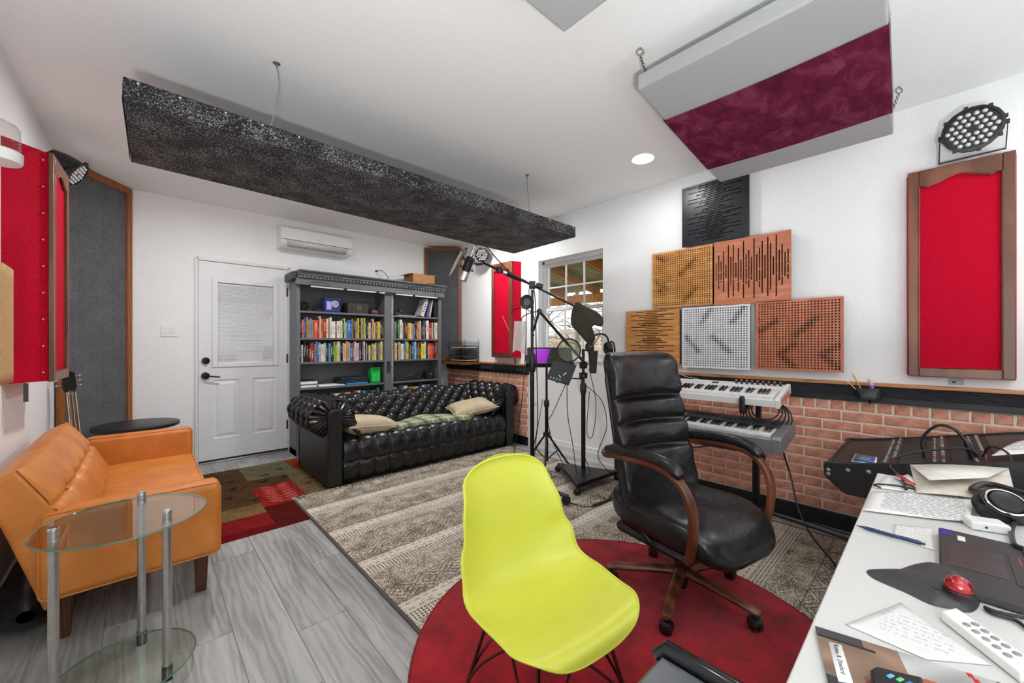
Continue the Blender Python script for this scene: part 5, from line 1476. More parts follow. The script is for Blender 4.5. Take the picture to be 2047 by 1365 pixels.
def shell(u, v):
    v = .5 - .5 * cos(pi * v); x = u * 2 - 1; c = cpt(v)
    hw = ip(v, [(0, .205), (.15, .226), (.35, .238), (.52, .225), (.72, .198), (.9, .172), (1, .155)])
    if v < .16: hw *= max(0, 1 - ((.16 - v) / .16) ** 2.6) ** (1 / 2.6)
    if v > .87: hw *= max(0, 1 - ((v - .87) / .13) ** 2.8) ** (1 / 2.8)
    seat_w = 1 - ip(v, [(0, 0), (.40, 0), (.62, 1), (1, 1)])
    k = abs(x) ** 2.6
    up = (ip(v, [(0, .0), (.12, .012), (.35, .038), (.55, .07), (.7, .03), (1, 0)])) * k
    fw = -(ip(v, [(0, 0), (.4, .0), (.55, .05), (.72, .062), (1, .03)])) * k
    dip = -.012 * (1 - x * x) * exp(-((v - .34) / .16) ** 2)
    return (x * hw, c.x + fw, c.y + up + dip)
m = MB(); m.grid(shell, 44, 72); o = m.build('seat_shell', YEL, yc, local=True, angle=180, recalc=False)
md = o.modifiers.new('solid', 'SOLIDIFY'); md.thickness = .005; md.offset = 0
def edgepts(): return [Vector(shell(0, k / 60)) for k in range(61)] + [Vector(shell(1, 1 - k / 60)) for k in range(61)]
MB().tube(edgepts(), .0036, 6, closed=True).build('rim', YEL, yc, local=True)
WL = plain('dark_chrome_wire', '#5a3a38', .25, .9)
feet = [(-.2, -.2), (.2, -.2), (.2, .2), (-.2, .2)]; tops = [(-.12, -.11), (.12, -.11), (.12, .11), (-.12, .11)]
for k in range(4):
    fx, fy = feet[k]; tx, ty = tops[k]; tz = .395
    MB().tube([(fx, fy, .012), (tx, ty, tz)], .006, 8).build('wire_leg', WL, yc, local=True)
    n_ = (k + 1) % 4; q = (k + 3) % 4
    m = MB()
    for o_ in (n_, q):
        m.tube(spline([(fx, fy, .02), (fx * .75 + feet[o_][0] * .1, fy * .75 + feet[o_][1] * .1, .2), (tops[o_][0] * .7 + tx * .3, tops[o_][1] * .7 + ty * .3, tz - .02)], 5), .0042, 6)
    m.build('wire_brace', WL, yc, local=True)
    MB().lathe([(.013, 0), (.013, .01), (.007, .02)], 12, (fx, fy, 0)).build('foot_glide', BLACK, yc, local=True)
m = MB()
for k in range(4): m.tube([(*tops[k], .395), (*tops[(k + 1) % 4], .395)], .005, 6)
m.build('top_frame', WL, yc, local=True)

# ------------------------------------------------------------------ executive office chair
OCL = leather('black_chair_leather', '#0d0d0f', '#1d1d20', .28, .8, .04, .2)
CHW = wood('worn_chair_wood', '#4f2614', '#74402a', .3, (2, 2, 2), 1.5)
oc = thing('office_chair', 'black padded leather office chair with curved wooden arms', 'chair', (1.885, .83, .0205), -.21)
def soft(name, c, size, pw=4, R=None, n=22, extra=None):
    m = MB(); hx, hy, hz = [q / 2 for q in size]
    def fn(u, v):
        a = 2 * pi * u; b = pi * (v - .5) * .998
        def s(x, e): return (abs(x) ** e) * (1 if x >= 0 else -1)
        e = 2 / pw
        p = Vector((hx * s(cos(b), e) * s(cos(a), e), hy * s(cos(b), e) * s(sin(a), e), hz * s(sin(b), e)))
        if extra: p = extra(p)
        if R is not None: p = R @ p
        return p + Vector(c)
    m.grid(fn, n * 2, n, cu=True)
    return m.build(name, OCL, oc, local=True, angle=180, merge=True)
# seat: waterfall front, crowned top
def seatx(p):
    f = (-p.y) / .33
    if f > .35: p.z -= .11 * ((f - .35) / .65) ** 2 * (1 if p.z > 0 else .55)
    if p.z > 0: p.z += .012 * (1 - (p.x / .27) ** 2) + .006 * sin(p.x * 24) * sin(p.y * 17)
    if f < -.3: p.z += .05 * ((-f - .3) / .7) ** 2
    return p
soft('seat_cushion', (0, -.04, .395), (.535, .62, .155), 4.2, None, 30, seatx)
tilt = Matrix.Rotation(radians(-10), 3, 'X')
def backpt(z): return .185 + (z - .45) * .19
def curve_back(p):
    p.y -= .09 * (abs(p.x) / .25) ** 2.2 * 1.0
    p.y += .006 * sin(p.x * 30 + p.z * 20) + .004 * sin(p.z * 60)
    return p
CR = (.665, .795, .92)
def backsurf(u, v):
    z = .40 + .75 * v; a = 2 * pi * u
    endk = max(0.0, 1 - max(0, (v - .88) / .12) ** 2.6) ** (1 / 2.6) if v > .88 else (max(0.0, 1 - max(0, (.06 - v) / .06) ** 2.4) ** (1 / 2.4) if v < .06 else 1)
    e = 2 / 3.6; s_ = lambda q: (abs(q) ** e) * (1 if q >= 0 else -1)
    w_ = .262 - .014 * max(0, (z - .6) / .5)
    x = w_ * s_(cos(a)) * (.80 + .20 * endk); ty = s_(sin(a))
    cr = min(abs(z - c) for c in CR); puff = 1 - .42 * exp(-(cr / .016) ** 2) - .12 * exp(-(cr / .05) ** 2)
    fr = (.088 + (.022 if z > .93 else 0)) * puff * (1 - .35 * abs(x / .26) ** 3) if ty < 0 else .055
    wrk = .004 * sin(x * 34 + z * 9) * sin(z * 47) if ty < 0 else 0
    y = backpt(z) - .095 * (abs(x) / .25) ** 2.2 + .02 + ty * fr * endk + wrk
    return (x, y, z)
m = MB(); m.grid(backsurf, 64, 90, cu=True); m.build('backrest', OCL, oc, local=True, angle=180)
def outer(u, v):
    x = (u * 2 - 1); z = .30 + .80 * v; hw = .262 * (1 if v < .9 else sqrt(max(0, 1 - ((v - .9) / .12) ** 2)))
    y = backpt(z) + .075 - .125 * abs(x) ** 2.2
    if v < .22: y -= .15 * (1 - v / .22) ** 1.6
    return (x * hw, y, z)
m = MB(); m.grid(outer, 30, 40); m.build('back_shell', leather('black_shell_leather', '#0b0b0c', '#141416', .42, 1, .08, .06), oc, local=True, angle=180, solid=.02)
m = MB(); m.box(-.25, .25, -.22, .19, .285, .335); m.build('seat_pan', LF, oc, local=True, bevel=.03, bseg=3)
for s in (-1, 1):
    pth = spline([(s * .25, .25, .655), (s * .282, .20, .655), (s * .295, .10, .672), (s * .298, -.06, .682), (s * .298, -.17, .665), (s * .296, -.235, .61), (s * .292, -.262, .53), (s * .285, -.258, .43), (s * .278, -.235, .33)], 8)
    m = MB(); vs = []; fs = []
    for i, p in enumerate(pth):
        d_ = (pth[min(i + 1, len(pth) - 1)] - pth[max(i - 1, 0)]).normalized(); a = Vector((1, 0, 0)); b = a.cross(d_).normalized(); a = d_.cross(b)
        for (ca, cb) in ((-.021, -.012), (.021, -.012), (.021, .012), (-.021, .012)): vs.append(p + a * ca + b * cb)
    for i in range(len(pth) - 1):
        for k in range(4): fs.append((i * 4 + k, i * 4 + (k + 1) % 4, i * 4 + 4 + (k + 1) % 4, i * 4 + 4 + k))
    fs += [(3, 2, 1, 0), tuple(len(vs) - 4 + k for k in range(4))]
    m.add(vs, fs); m.build('wooden_arm', CHW, oc, local=True, bevel=.006, bseg=3, angle=50)
    pd = spline([(s * .288, .20, .682), (s * .296, .08, .702), (s * .298, -.06, .71), (s * .298, -.16, .698), (s * .297, -.215, .662)], 7)
    R_ = [.012 + .016 * min(1, sin(pi * (.06 + .88 * k / (len(pd) - 1))) * 2.2) for k in range(len(pd))]
    MB().tube(pd, R_, 14).build('arm_pad', OCL, oc, local=True, angle=180)
MB().lathe([(.026, .03), (.032, .05), (.032, .17), (.044, .175), (.044, .19), (.022, .195), (.022, .31)], 20).build('gas_column', BLACK, oc, local=True)
MB().box(-.09, .09, -.12, .12, .265, .29).build('tilt_mechanism', BLACKM, oc, local=True, bevel=.01)
ang0 = radians(50) + .21
for k in range(5):
    a = ang0 + k * 2 * pi / 5; dx, dy = cos(a), sin(a)
    m = MB(); P_ = [(.03, .108, .030, .024), (.14, .100, .026, .021), (.26, .086, .024, .018), (.335, .078, .022, .016), (.345, .078, .014, .010)]
    vs = []; fs = []
    for (r_, z_, w_, h_) in P_:
        for q in range(10):
            g = 2 * pi * q / 10; vs.append((r_ * dx - w_ * cos(g) * dy, r_ * dy + w_ * cos(g) * dx, z_ + h_ * sin(g)))
    for i in range(len(P_) - 1):
        for q in range(10): fs.append((i * 10 + q, i * 10 + (q + 1) % 10, i * 10 + 10 + (q + 1) % 10, i * 10 + 10 + q))
    fs += [tuple(range(9, -1, -1)), tuple(40 + q for q in range(10))]
    m.add(vs, fs); sp_o = m.build('base_spoke', CHW, oc, local=True)
    x, y = .322 * dx, .322 * dy; ca = a + 1.1 + k; wx, wy = cos(ca), sin(ca)
    m = MB(); m.cyl((x, y, .05), (x, y, .075), .008)
    for s_ in (-1, 1): m.lathe([(.004, -.009), (.024, -.009), (.027, -.005), (.027, .006), (.02, .011)], 18, (x + wx * .013 * s_, y + wy * .013 * s_, .0275), (wx * s_, wy * s_, 0))
    m.lathe([(.015, -.02), (.029, -.02), (.029, -.004), (.006, .006)], 14, (x, y, .05)); m.build('caster', BLACK, sp_o, local=True)

# ------------------------------------------------------------------ microphone stands in front of the window
bs = thing('boom_mic_stand', 'tall black boom stand on casters reaching across to the window', 'mic stand', (2.22, 2.15, 0))
hx, hy = 2.22, 2.15
for k in range(3):
    a = radians(-72) + k * 2 * pi / 3; d_ = Vector((cos(a), sin(a), 0)); n_ = Vector((-d_.y, d_.x, 0)); c0 = Vector((hx, hy, 0))
    m = MB(); vs = []
    for (r_, w_, z0, z1) in ((.0, .05, .075, .115), (.15, .045, .07, .10), (.24, .02, .062, .085), (.30, .02, .055, .075)):
        p = c0 + d_ * r_
        vs += [p + n_ * w_ + Vector((0, 0, z0)), p - n_ * w_ + Vector((0, 0, z0)), p - n_ * w_ * .8 + Vector((0, 0, z1)), p + n_ * w_ * .8 + Vector((0, 0, z1))]
    fs = [(0, 1, 2, 3), (15, 14, 13, 12)]
    for i in range(3):
        for q in range(4): fs.append((i * 4 + q, i * 4 + (q + 1) % 4, i * 4 + 4 + (q + 1) % 4, i * 4 + 4 + q))
    m.add(vs, fs); leg_ = m.build('base_leg', DGREY, bs, bevel=.006)
    p = c0 + d_ * .285; m = MB(); m.cyl(p + Vector((0, 0, .03)), p + Vector((0, 0, .06)), .008)
    for s_ in (-1, 1): m.lathe([(.004, -.008), (.026, -.008), (.028, 0), (.022, .008)], 16, p + n_ * .016 * s_ + Vector((0, 0, .029)), n_ * s_)
    m.box(p.x - .022, p.x + .022, p.y - .022, p.y + .022, .04, .058); m.build('caster', BLACK, leg_)
MB().cyl((hx, hy, .10), (hx, hy, 1.10), .0165).build('lower_tube', BLACKM, bs)
MB().lathe([(.017, .98), (.027, 1.0), (.03, 1.06), (.026, 1.12), (.013, 1.135)], 18, (hx, hy, 0)).build('clutch_grip', BLACK, bs)
MB().cyl((hx, hy, 1.10), (hx, hy, 1.63), .0115).build('upper_tube', BLACKM, bs)
J = Vector((2.21, 2.14, 1.665)); CAM = Vector((0, 0, 1.2154)); near = lambda q: CAM + (Vector(q) - CAM) * .86
Mend = near((1.925, 2.40, 1.84)); Bend = Vector((2.60, 1.775, 1.40))
m = MB(); m.cbox(J, (.05, .05, .06), Matrix.Rotation(.75, 3, 'Z')); m.cyl(J + Vector((-.03, -.03, 0)), J + Vector((.03, .03, 0)), .024).cyl(J + Vector((.01, -.03, .0)), J + Vector((.05, -.065, -.015)), .02)
m.build('boom_clamp', BLACK, bs, bevel=.004)
MB().tube([Mend, J, Bend], .0085, 10).build('boom_tube', BLACKM, bs)
g0, g1 = Mend.lerp(J, .36), Mend.lerp(J, .78)
MB().tube([g0, g0.lerp(g1, .15), g0.lerp(g1, .6), g1], [.011, .019, .017, .011], 12).build('boom_grip', BLACK, bs)
q0 = Mend.lerp(J, .30)
m = MB().cyl(q0 + Vector((.0, 0, -.02)), q0 + Vector((0, 0, .02)), .022); m.build('boom_knuckle', BLACK, bs)
m = MB().cyl(q0 + Vector((.02, -.02, -.012)), q0 + Vector((.04, -.035, -.02)), .014); m.build('lock_ring', CHROME, bs)
c_ = Vector((2.505, 1.862, 1.455))
t = thing('counterweight_bag', 'olive black cloth sandbag hung on the boom end before window', 'sandbag', tuple(c_))
CLOTH = plain('olive_black_cloth', '#2b2a1c', .85, var=.15, scale=10, bump=.3, bdist=.01)
u_ = (Bend - J).normalized()
def ray(px, py, dep):
    c, s = cos(radians(42.98)), sin(radians(42.98)); t = (px - 1023.5) / 785.66
    return CAM + Vector((t * c + s, -t * s + c, (687.1 - py) / 785.66)) * dep
ol = [ray(a, b, 3.0) for a, b in ((1150, 605), (1141, 644), (1158, 668), (1180, 690), (1190, 676), (1183, 656), (1193, 648), (1203, 653), (1206, 640), (1196, 625), (1174, 614))]
ol = spline(ol, 4, True); oc_ = sum(ol, Vector()) / len(ol); nb = Vector((.68, .73, 0))
m = MB()
for sg in (1, -1):
    m.grid(lambda u, v: ol[int(round(u * len(ol))) % len(ol)].lerp(oc_, v) + nb * sg * .03 * (v ** .5) * (1 + .25 * sin(u * 40) * (1 - v)), len(ol), 8, cu=True)
m.build('cloth_bag', CLOTH, t, angle=180)
MB().tube([Bend - u_ * .12, Bend + u_ * .01], .028, 14).build('weight', BLACK, t)
# condenser microphone in a spider mount
mc = thing('condenser_microphone', 'silver and black studio microphone in a spider shock mount', 'microphone', (1.6, 2.12, 1.72))
ax = Vector((.05, -.05, .22)).normalized(); ax = Vector((.028 * .73 + .0, -.028 * .68, .19)); 
top_ = near((1.86, 2.436, 1.95)); bot_ = near((1.795, 2.495, 1.70)); ax = (top_ - bot_).normalized()
MB().lathe([(.008, 0), (.026, .004), (.029, .012), (.029, .062)], 22, bot_, ax).build('grille', plain('silver_mesh', '#cfcabd', .28, .9, var=.12, scale=400, bump=.4), mc)
MB().lathe([(.0295, .062), (.0295, .066), (.026, .068)], 22, bot_, ax).build('chrome_ring', CHROME, mc)
MB().lathe([(.027, .067), (.027, .165), (.022, .17), (.012, .173)], 22, bot_, ax).build('body', plain('black_mic_body', '#15161b', .2, .2), mc)
MB().lathe([(.009, .17), (.009, .205), (.007, .25)], 12, bot_, ax).build('plug', STEEL, mc)
m = MB()
for h_, R_ in ((.09, .048), (.145, .05)): m.torus(bot_ + ax * h_, R_, .003, ax, 24, 6)
for k in range(8):
    a = k * pi / 4; x_ = ax.cross(Vector((0, 0, 1))).normalized(); y_ = ax.cross(x_)
    d_ = x_ * cos(a) + y_ * sin(a); d2 = x_ * cos(a + .5) + y_ * sin(a + .5)
    m.tube([bot_ + ax * .09 + d_ * .048, bot_ + ax * .12 + d2 * .029, bot_ + ax * .145 + d_ * .05], .0016, 4)
    m.tube([bot_ + ax * .145 + d_ * .05, bot_ + ax * .185 + d2 * .062], .002, 4)
m.build('spider_mount', BLACKM, mc)
MB().tube([bot_ + ax * .12 + Vector((.04, -.035, 0)), near((1.90, 2.42, 1.835)), Mend], .008, 8).build('mount_arm', BLACK, mc)
t = thing('pop_shield', 'pale oval pop shield seen edge-on beside the microphone', 'pop filter', (1.51, 2.17, 1.75))
p0, p1 = near((1.727, 2.556, 1.755)), near((1.792, 2.495, 1.925)); dz = (p1 - p0).normalized()
m = MB(); nrm = dz.cross(((p0 + p1) / 2 - CAM).normalized() + Vector((.06, -.06, 0))).normalized(); m.lathe([(.092, -.002), (.094, 0), (.092, .002), (.01, .003)], 30, (p0 + p1) / 2, (nrm + Vector((.0, .0, .0))).normalized()); m.build('mesh_disc', plain('cream_mesh', '#cfc7b0', .5, .2), t)
MB().tube(spline([p1, p1 + Vector((.03, -.02, .03)), bot_ + ax * .15 + Vector((-.04, .03, 0))], 5), .003, 5).build('bracket', BLACKM, t)
cab = MB().tube(spline([bot_ + ax * .25, bot_ + ax * .275 + Vector((.03, -.03, .0)), near((1.98, 2.33, 1.90)), CAM + (Vector((2.08, 2.25, 1.77)) - CAM) * .93, J + Vector((-.02, .01, .02)), J + Vector((.02, -.01, -.08)), Vector((2.255, 2.14, 1.2)), Vector((2.26, 2.13, .6)), Vector((2.27, 2.18, .32)), Vector((2.32, 2.05, .05)), Vector((2.36, 1.82, .012)), Vector((2.43, 1.72, .012)), Vector((2.62, 1.72, .015)), Vector((2.75, 1.76, .02))], 8), .0042, 6).build('microphone_cable', BLACK)
tag(cab, 'black cable running from microphone along boom and down to the rug', 'cable')
def headphones(name, label, T, s=1.0, group='headphones on the stands', cat='headphones'):
    t = thing(name, label, cat, tuple(T.translation), group=group)
    m = MB(T); m.tube([(.085 * s * cos(a), 0, .09 * s * sin(a)) for a in [pi * k / 20 for k in range(21)]], .008 * s, 8); m.build('headband', BLACK, t)
    for sg in (-1, 1):
        MB(T).lathe([(.012 * s, .03 * s), (.034 * s, .028 * s), (.044 * s, .012 * s), (.044 * s, -.004 * s), (.04 * s, -.012 * s)], 20, (sg * .085 * s, 0, -.03 * s), (sg, 0, 0)).build('ear_cup', DGREY, t)
        MB(T).torus((sg * .072 * s, 0, -.03 * s), .032 * s, .012 * s, (1, 0, 0), 20, 8).build('ear_pad', BLACK, t)
        MB(T).tube([(sg * .085 * s, 0, .0), (sg * .09 * s, 0, -.03 * s)], .007 * s, 6).build('yoke', STEEL, t)
    return t
# headphone hung under the boom joint
t = thing('hanging_headphone', 'grey round headphone cup hanging just below the boom joint', 'headphones', (2.17, 2.16, 1.54))
MB().cyl((2.185, 2.14, 1.64), (2.185, 2.14, 1.58), .012).build('chrome_clip', CHROME, t)
MB().lathe([(.02, -.022), (.048, -.02), (.055, -.006), (.055, .012), (.04, .018)], 24, (2.165, 2.155, 1.54), (-.55, -.75, .1)).build('ear_cup', plain('mid_grey_plastic', '#4a4d52', .35), t)
MB().torus((2.155, 2.141, 1.541), .042, .013, (-.55, -.75, .1), 24, 8).build('ear_pad', BLACK, t)
MB().tube(spline([(2.165, 2.16, 1.485), (2.163, 2.165, 1.2), (2.14, 2.18, .8), (2.10, 2.22, .4), (2.07, 2.24, .1), (2.10, 2.15, .015), (2.2, 2.0, .012)], 8), .0032, 6).build('cable', BLACK, t)

# music stand with purple sheet
ms = thing('music_stand', 'black tripod music stand with wide tray below the window', 'music stand', (2.80, 2.52, 0))
mx, my = 2.80, 2.52
for (fx, fy) in ((2.577, 2.347), (3.04, 2.432), (2.777, 2.786)):
    d_ = (Vector((fx, fy, 0)) - Vector((mx, my, 0))); 
    MB().tube([Vector((mx, my, .34)) + d_ * .06, Vector((fx, fy, .012))], .010, 8).build('leg', BLACKM, ms)
    MB().tube([Vector((mx, my, .10)), Vector((mx, my, .18)) + d_ * .47], .006, 6).build('leg_brace', BLACKM, ms)
    MB().ball((fx, fy, .016), (.016, .016, .014), 10, 6).build('rubber_foot', BLACK, ms)
MB().cyl((mx, my, .09), (mx, my, .64), .0165).build('lower_tube', BLACKM, ms)
MB().lathe([(.018, .60), (.026, .615), (.026, .66), (.014, .675)], 14, (mx, my, 0)).build('clutch', BLACK, ms)
MB().lathe([(.03, .33), (.034, .345), (.03, .365)], 14, (mx, my, 0)).build('leg_collar', BLACK, ms)
MB().cyl((mx, my, .64), (mx, my, 1.02), .011).build('upper_tube', BLACKM, ms)
rt = Vector((.7316, -.6817, 0)); bk = Vector((.6817, .7316, 0)); cz = Vector((mx, my, .985)) - bk * .02
up_ = (Vector((0, 0, 1)) * .66 + bk * .75).normalized()
m = MB(); tray = lambda a, b: cz + rt * a + up_ * b
pts = [(-.07, 0), (.31, 0), (.27, .20), (.22, .27), (.0, .27), (-.04, .24)]
n_ = rt.cross(up_).normalized()
pl = [(-.20, 0), (.26, 0), (.26, .25), (.23, .28), (-.17, .28), (-.20, .25)]
vs = [tray(a, b) for a, b in pl] + [tray(a, b) - n_ * .003 for a, b in pl]
m.add(vs, [tuple(range(6)), tuple(range(11, 5, -1))] + [(i, (i + 1) % 6, 6 + (i + 1) % 6, 6 + i) for i in range(6)]); m.build('tray', plain('olive_black_metal', '#22221c', .4, .3), ms, smooth=False)
m = MB(); vs = [tray(-.20, 0), tray(.26, 0), tray(.26, 0) + n_ * .05, tray(-.20, 0) + n_ * .05]; m.add(vs, [(0, 1, 2, 3)]); m.build('tray_lip', BLACKM, ms, solid=.003)
hl = MB().ball((0, 0, 0), .005, 7, 5).mesh('tray_hole', plain('pale_hole', '#b9b9b0', .5))
for a in (-.02, .06): 
    for b in (.06, .13, .2): inst('tray_hole', hl, ms, tray(a + .06, b) + n_ * .001 - Wm[ms].translation)
t = thing('purple_sheet', 'bright purple sheet propped on the music stand tray', 'sheet', tuple(tray(-.12, .02)))
m = MB(); m.grid(lambda u, v: tray(-.195 + .19 * u + .06 * v, .006 + .25 * v) + n_ * (.008 + .012 * sin(pi * u) * 0.6), 8, 8); m.build('sheet', plain('bright_purple', '#a01ec8', .5), t, solid=.002)

# second heavy stand with triangle base, tablet holder, pop filter arm and headphones
ts = thing('triangle_base_stand', 'heavy black stand with triangular castered base behind office chair', 'mic stand', (2.80, 2.09, 0))
tc = Vector((2.80, 2.09, 0)); V3 = [Vector((2.50, 1.93, 0)), Vector((2.85, 2.44, 0)), Vector((3.07, 1.90, 0))]
m = MB(); lo = [p + Vector((0, 0, .055)) for p in V3]; mid = [p.lerp(tc, .04) + Vector((0, 0, .085)) for p in V3]; apex = [p.lerp(tc, .86) + Vector((0, 0, .125)) for p in V3]
m.add(lo + mid + apex, [(2, 1, 0), (6, 7, 8)] + [(i, (i + 1) % 3, 3 + (i + 1) % 3, 3 + i) for i in range(3)] + [(3 + i, 3 + (i + 1) % 3, 6 + (i + 1) % 3, 6 + i) for i in range(3)])
m.build('triangle_base', BLACKM, ts, bevel=.008)
for p in V3:
    q = p.lerp(tc, .06); m = MB().cyl(q + Vector((0, 0, .045)), q + Vector((0, 0, .06)), .012); 
    for s_ in (-1, 1): m.lathe([(.004, -.008), (.026, -.008), (.027, 0), (.02, .008)], 16, q + Vector((.014 * s_, 0, .027)), (s_, 0, 0))
    m.build('caster', BLACK, ts)
MB().cyl((2.80, 2.09, .10), (2.80, 2.09, .80), .019).build('lower_tube', BLACKM, ts)
MB().cyl((2.80, 2.09, .80), (2.80, 2.09, 1.16), .013).build('upper_tube', BLACKM, ts)
MB().lathe([(.02, .77), (.028, .79), (.028, .85), (.016, .87)], 14, (2.80, 2.09, 0)).build('clutch', BLACK, ts); MB().cbox((2.80, 2.09, .93), (.05, .05, .05)).cyl((2.80, 2.09, .93), (2.75, 2.05, .93), .012).build('clamp', BLACK, ts); MB().cbox((2.80, 2.09, 1.02), (.045, .055, .06)).build('clamp', BLACK, ts, bevel=.006)
m = MB().tube([(2.80, 2.09, .90), (2.66, 2.16, .91), (2.545, 2.18, .88)], .006, 6).tube([(2.66, 2.16, .91), (2.66, 2.16, .87)], .008, 6); m.build('side_arm', BLACKM, ts)
ar = thing('scissor_mic_arm', 'black folding microphone arm making a peak before the window', 'mic arm', (2.76, 2.04, 1.03))
pk = Vector((2.461, 2.299, 1.494)); MB().tube([(2.775, 2.03, 1.03), (2.70, 2.10, 1.14), pk], .012, 8).build('lower_arm', BLACKM, ar)
MB().tube([pk, (2.424, 2.334, 1.323)], .010, 8).build('upper_arm', BLACKM, ar)
MB().lathe([(.012, -.02), (.022, -.016), (.022, .016), (.012, .02)], 14, pk, (.68, .73, 0)).build('elbow_joint', BLACK, ar)
MB().tube(spline([pk + Vector((.02, -.02, .01)), pk + Vector((.05, -.045, -.03)), pk + Vector((.09, -.08, -.11))], 6), .004, 6).build('spring', STEEL, ar)
m = MB().ball((2.405, 2.325, 1.335), .018, 10, 7).ball((2.40, 2.32, 1.29), .016, 10, 7); m.build('head_joint', BLACK, ar)
t = thing('round_pop_filter', 'round black-rimmed pop filter on gooseneck before the window', 'pop filter', (2.646, 2.127, 1.16))
pc = Vector((2.646, 2.127, 1.16)); pn = Vector((-.75, -.55, .12)).normalized()
MB().torus(pc, .098, .0065, pn, 36, 8).build('rim', BLACK, t)
MB().lathe([(.097, -.0008), (.097, .0008), (.02, .001)], 36, pc, pn).build('mesh_screen', glass('sheer_mesh', (.72, .74, .62)), t)
MB().tube(spline([pc + Vector((.055, -.045, .06)), (2.74, 2.045, 1.29), (2.80, 1.985, 1.345), (2.845, 1.95, 1.31), (2.83, 2.02, 1.18)], 7), .005, 6).build('gooseneck', STEEL, t)
t = thing('pink_pop_filter', 'thin pink pop filter seen edge-on near the plastic bag', 'pop filter', (2.25, 2.49, 1.37))
MB().lathe([(.075, -.002), (.077, 0), (.075, .002), (.01, .003)], 26, (2.255, 2.495, 1.385), Vector((.66, -.60, .42)).normalized()).build('disc', plain('pale_pink', '#cfa6a0', .5), t)
MB().tube(spline([(2.285, 2.465, 1.455), (2.30, 2.45, 1.50), (2.36, 2.39, 1.52), (2.42, 2.34, 1.47), (2.44, 2.32, 1.36)], 6), .004, 6).build('gooseneck', BLACKM, t)
t = thing('plastic_bag', 'clear plastic zip bag hanging from the folding arm', 'bag', (2.28, 2.38, 1.14))
t_ = NT('milky_plastic'); t_.set(lin('#dcdcdc'), .25); t_.b.inputs['Alpha'].default_value = .55; PLB = t_.m
m = MB()
for sg in (1, -1): m.grid(lambda u, v: Vector((2.262 + .075 * u - .03 * v * (1 - u) + .02 * v, 2.40 - .07 * u + .01 * v, 1.405 - .265 * v - .03 * u * v * 0 + .02 * sin(u * 5) * v)) + Vector((.68, .73, 0)) * sg * .016 * sin(pi * u) * sin(pi * v) * (1 + .6 * sin(u * 9 + v * 7)), 14, 18)
m.build('bag_film', PLB, t, angle=180)
MB().tube(spline([(2.31, 2.365, 1.39), (2.33, 2.37, 1.44), (2.40, 2.34, 1.48), (2.45, 2.30, 1.49)], 6), .004, 6).build('tie', BLACK, t)
tb = thing('tablet_controller', 'black controller panel with white buttons clamped to stand', 'controller', (2.56, 2.13, .93))
A, B, Cq, Dq = Vector((2.506, 2.175, 1.077)), Vector((2.648, 2.043, 1.035)), Vector((2.599, 2.089, .863)), Vector((2.46, 2.218, .922))
nn_ = (B - A).cross(Dq - A).normalized()
if nn_.dot(Vector((.68, .73, 0))) > 0: nn_ = -nn_
m = MB(); m.add([A, B, Cq, Dq] + [q - nn_ * .02 for q in (A, B, Cq, Dq)], [(0, 1, 2, 3), (7, 6, 5, 4), (0, 4, 5, 1), (1, 5, 6, 2), (2, 6, 7, 3), (3, 7, 4, 0)]); m.build('panel', BLACK, tb, bevel=.006)
bt_ = MB().ball((0, 0, 0), .006, 8, 5).mesh('button', WHITEP); LEDG = emit('green_led', '#5cff6a', 1.0)
def tq(a, b): return A.lerp(B, a).lerp(Dq.lerp(Cq, a), b) + nn_ * .002
for k in range(4): inst('button', bt_, tb, tq(.16 + .13 * k, .86) - Wm[tb].translation)
gbt = MB().ball((0, 0, 0), .005, 8, 5).mesh('green_button', LEDG)
for a, b in ((.46, .66), (.52, .72)): inst('green_button', gbt, tb, tq(a, b) - Wm[tb].translation)
MB().tube([tq(.62, .62), tq(.70, .45)], .008, 8).build('chrome_fader', CHROME, tb)
T1 = Matrix.Translation((2.845, 1.955, 1.215)) @ Matrix.Rotation(-.5, 4, 'Z') @ Matrix.Rotation(.3, 4, 'X')
headphones('stand_headphones', 'black headphones hooked on stand top against the window', T1, 1.0)
T2 = Matrix.Translation((2.90, 1.87, 1.15)) @ Matrix.Rotation(.9, 4, 'Z') @ Matrix.Rotation(-.5, 4, 'Y')
headphones('stand_headphones', 'shiny black headphones hanging lowest, just above office chair back', T2, .95)
t = thing('cloth_pouch', 'dark olive pouch hanging below the headphones', 'pouch', (2.80, 1.99, 1.0))
m = MB()
def pouch(u, v):
    a = 2 * pi * u; k = .055 * (1 - .35 * v) * (1 + .06 * sin(a * 3)); return (2.80 + k * cos(a), 1.985 + .6 * k * sin(a), 1.155 - .19 * v)
m.grid(pouch, 20, 10, cu=True); m.build('pouch_cloth', CLOTH, t, angle=180, solid=.004)
MB().tube([(2.80, 1.985, 1.155), (2.80, 2.09, 1.16)], .006, 6).build('hook', BLACKM, t)
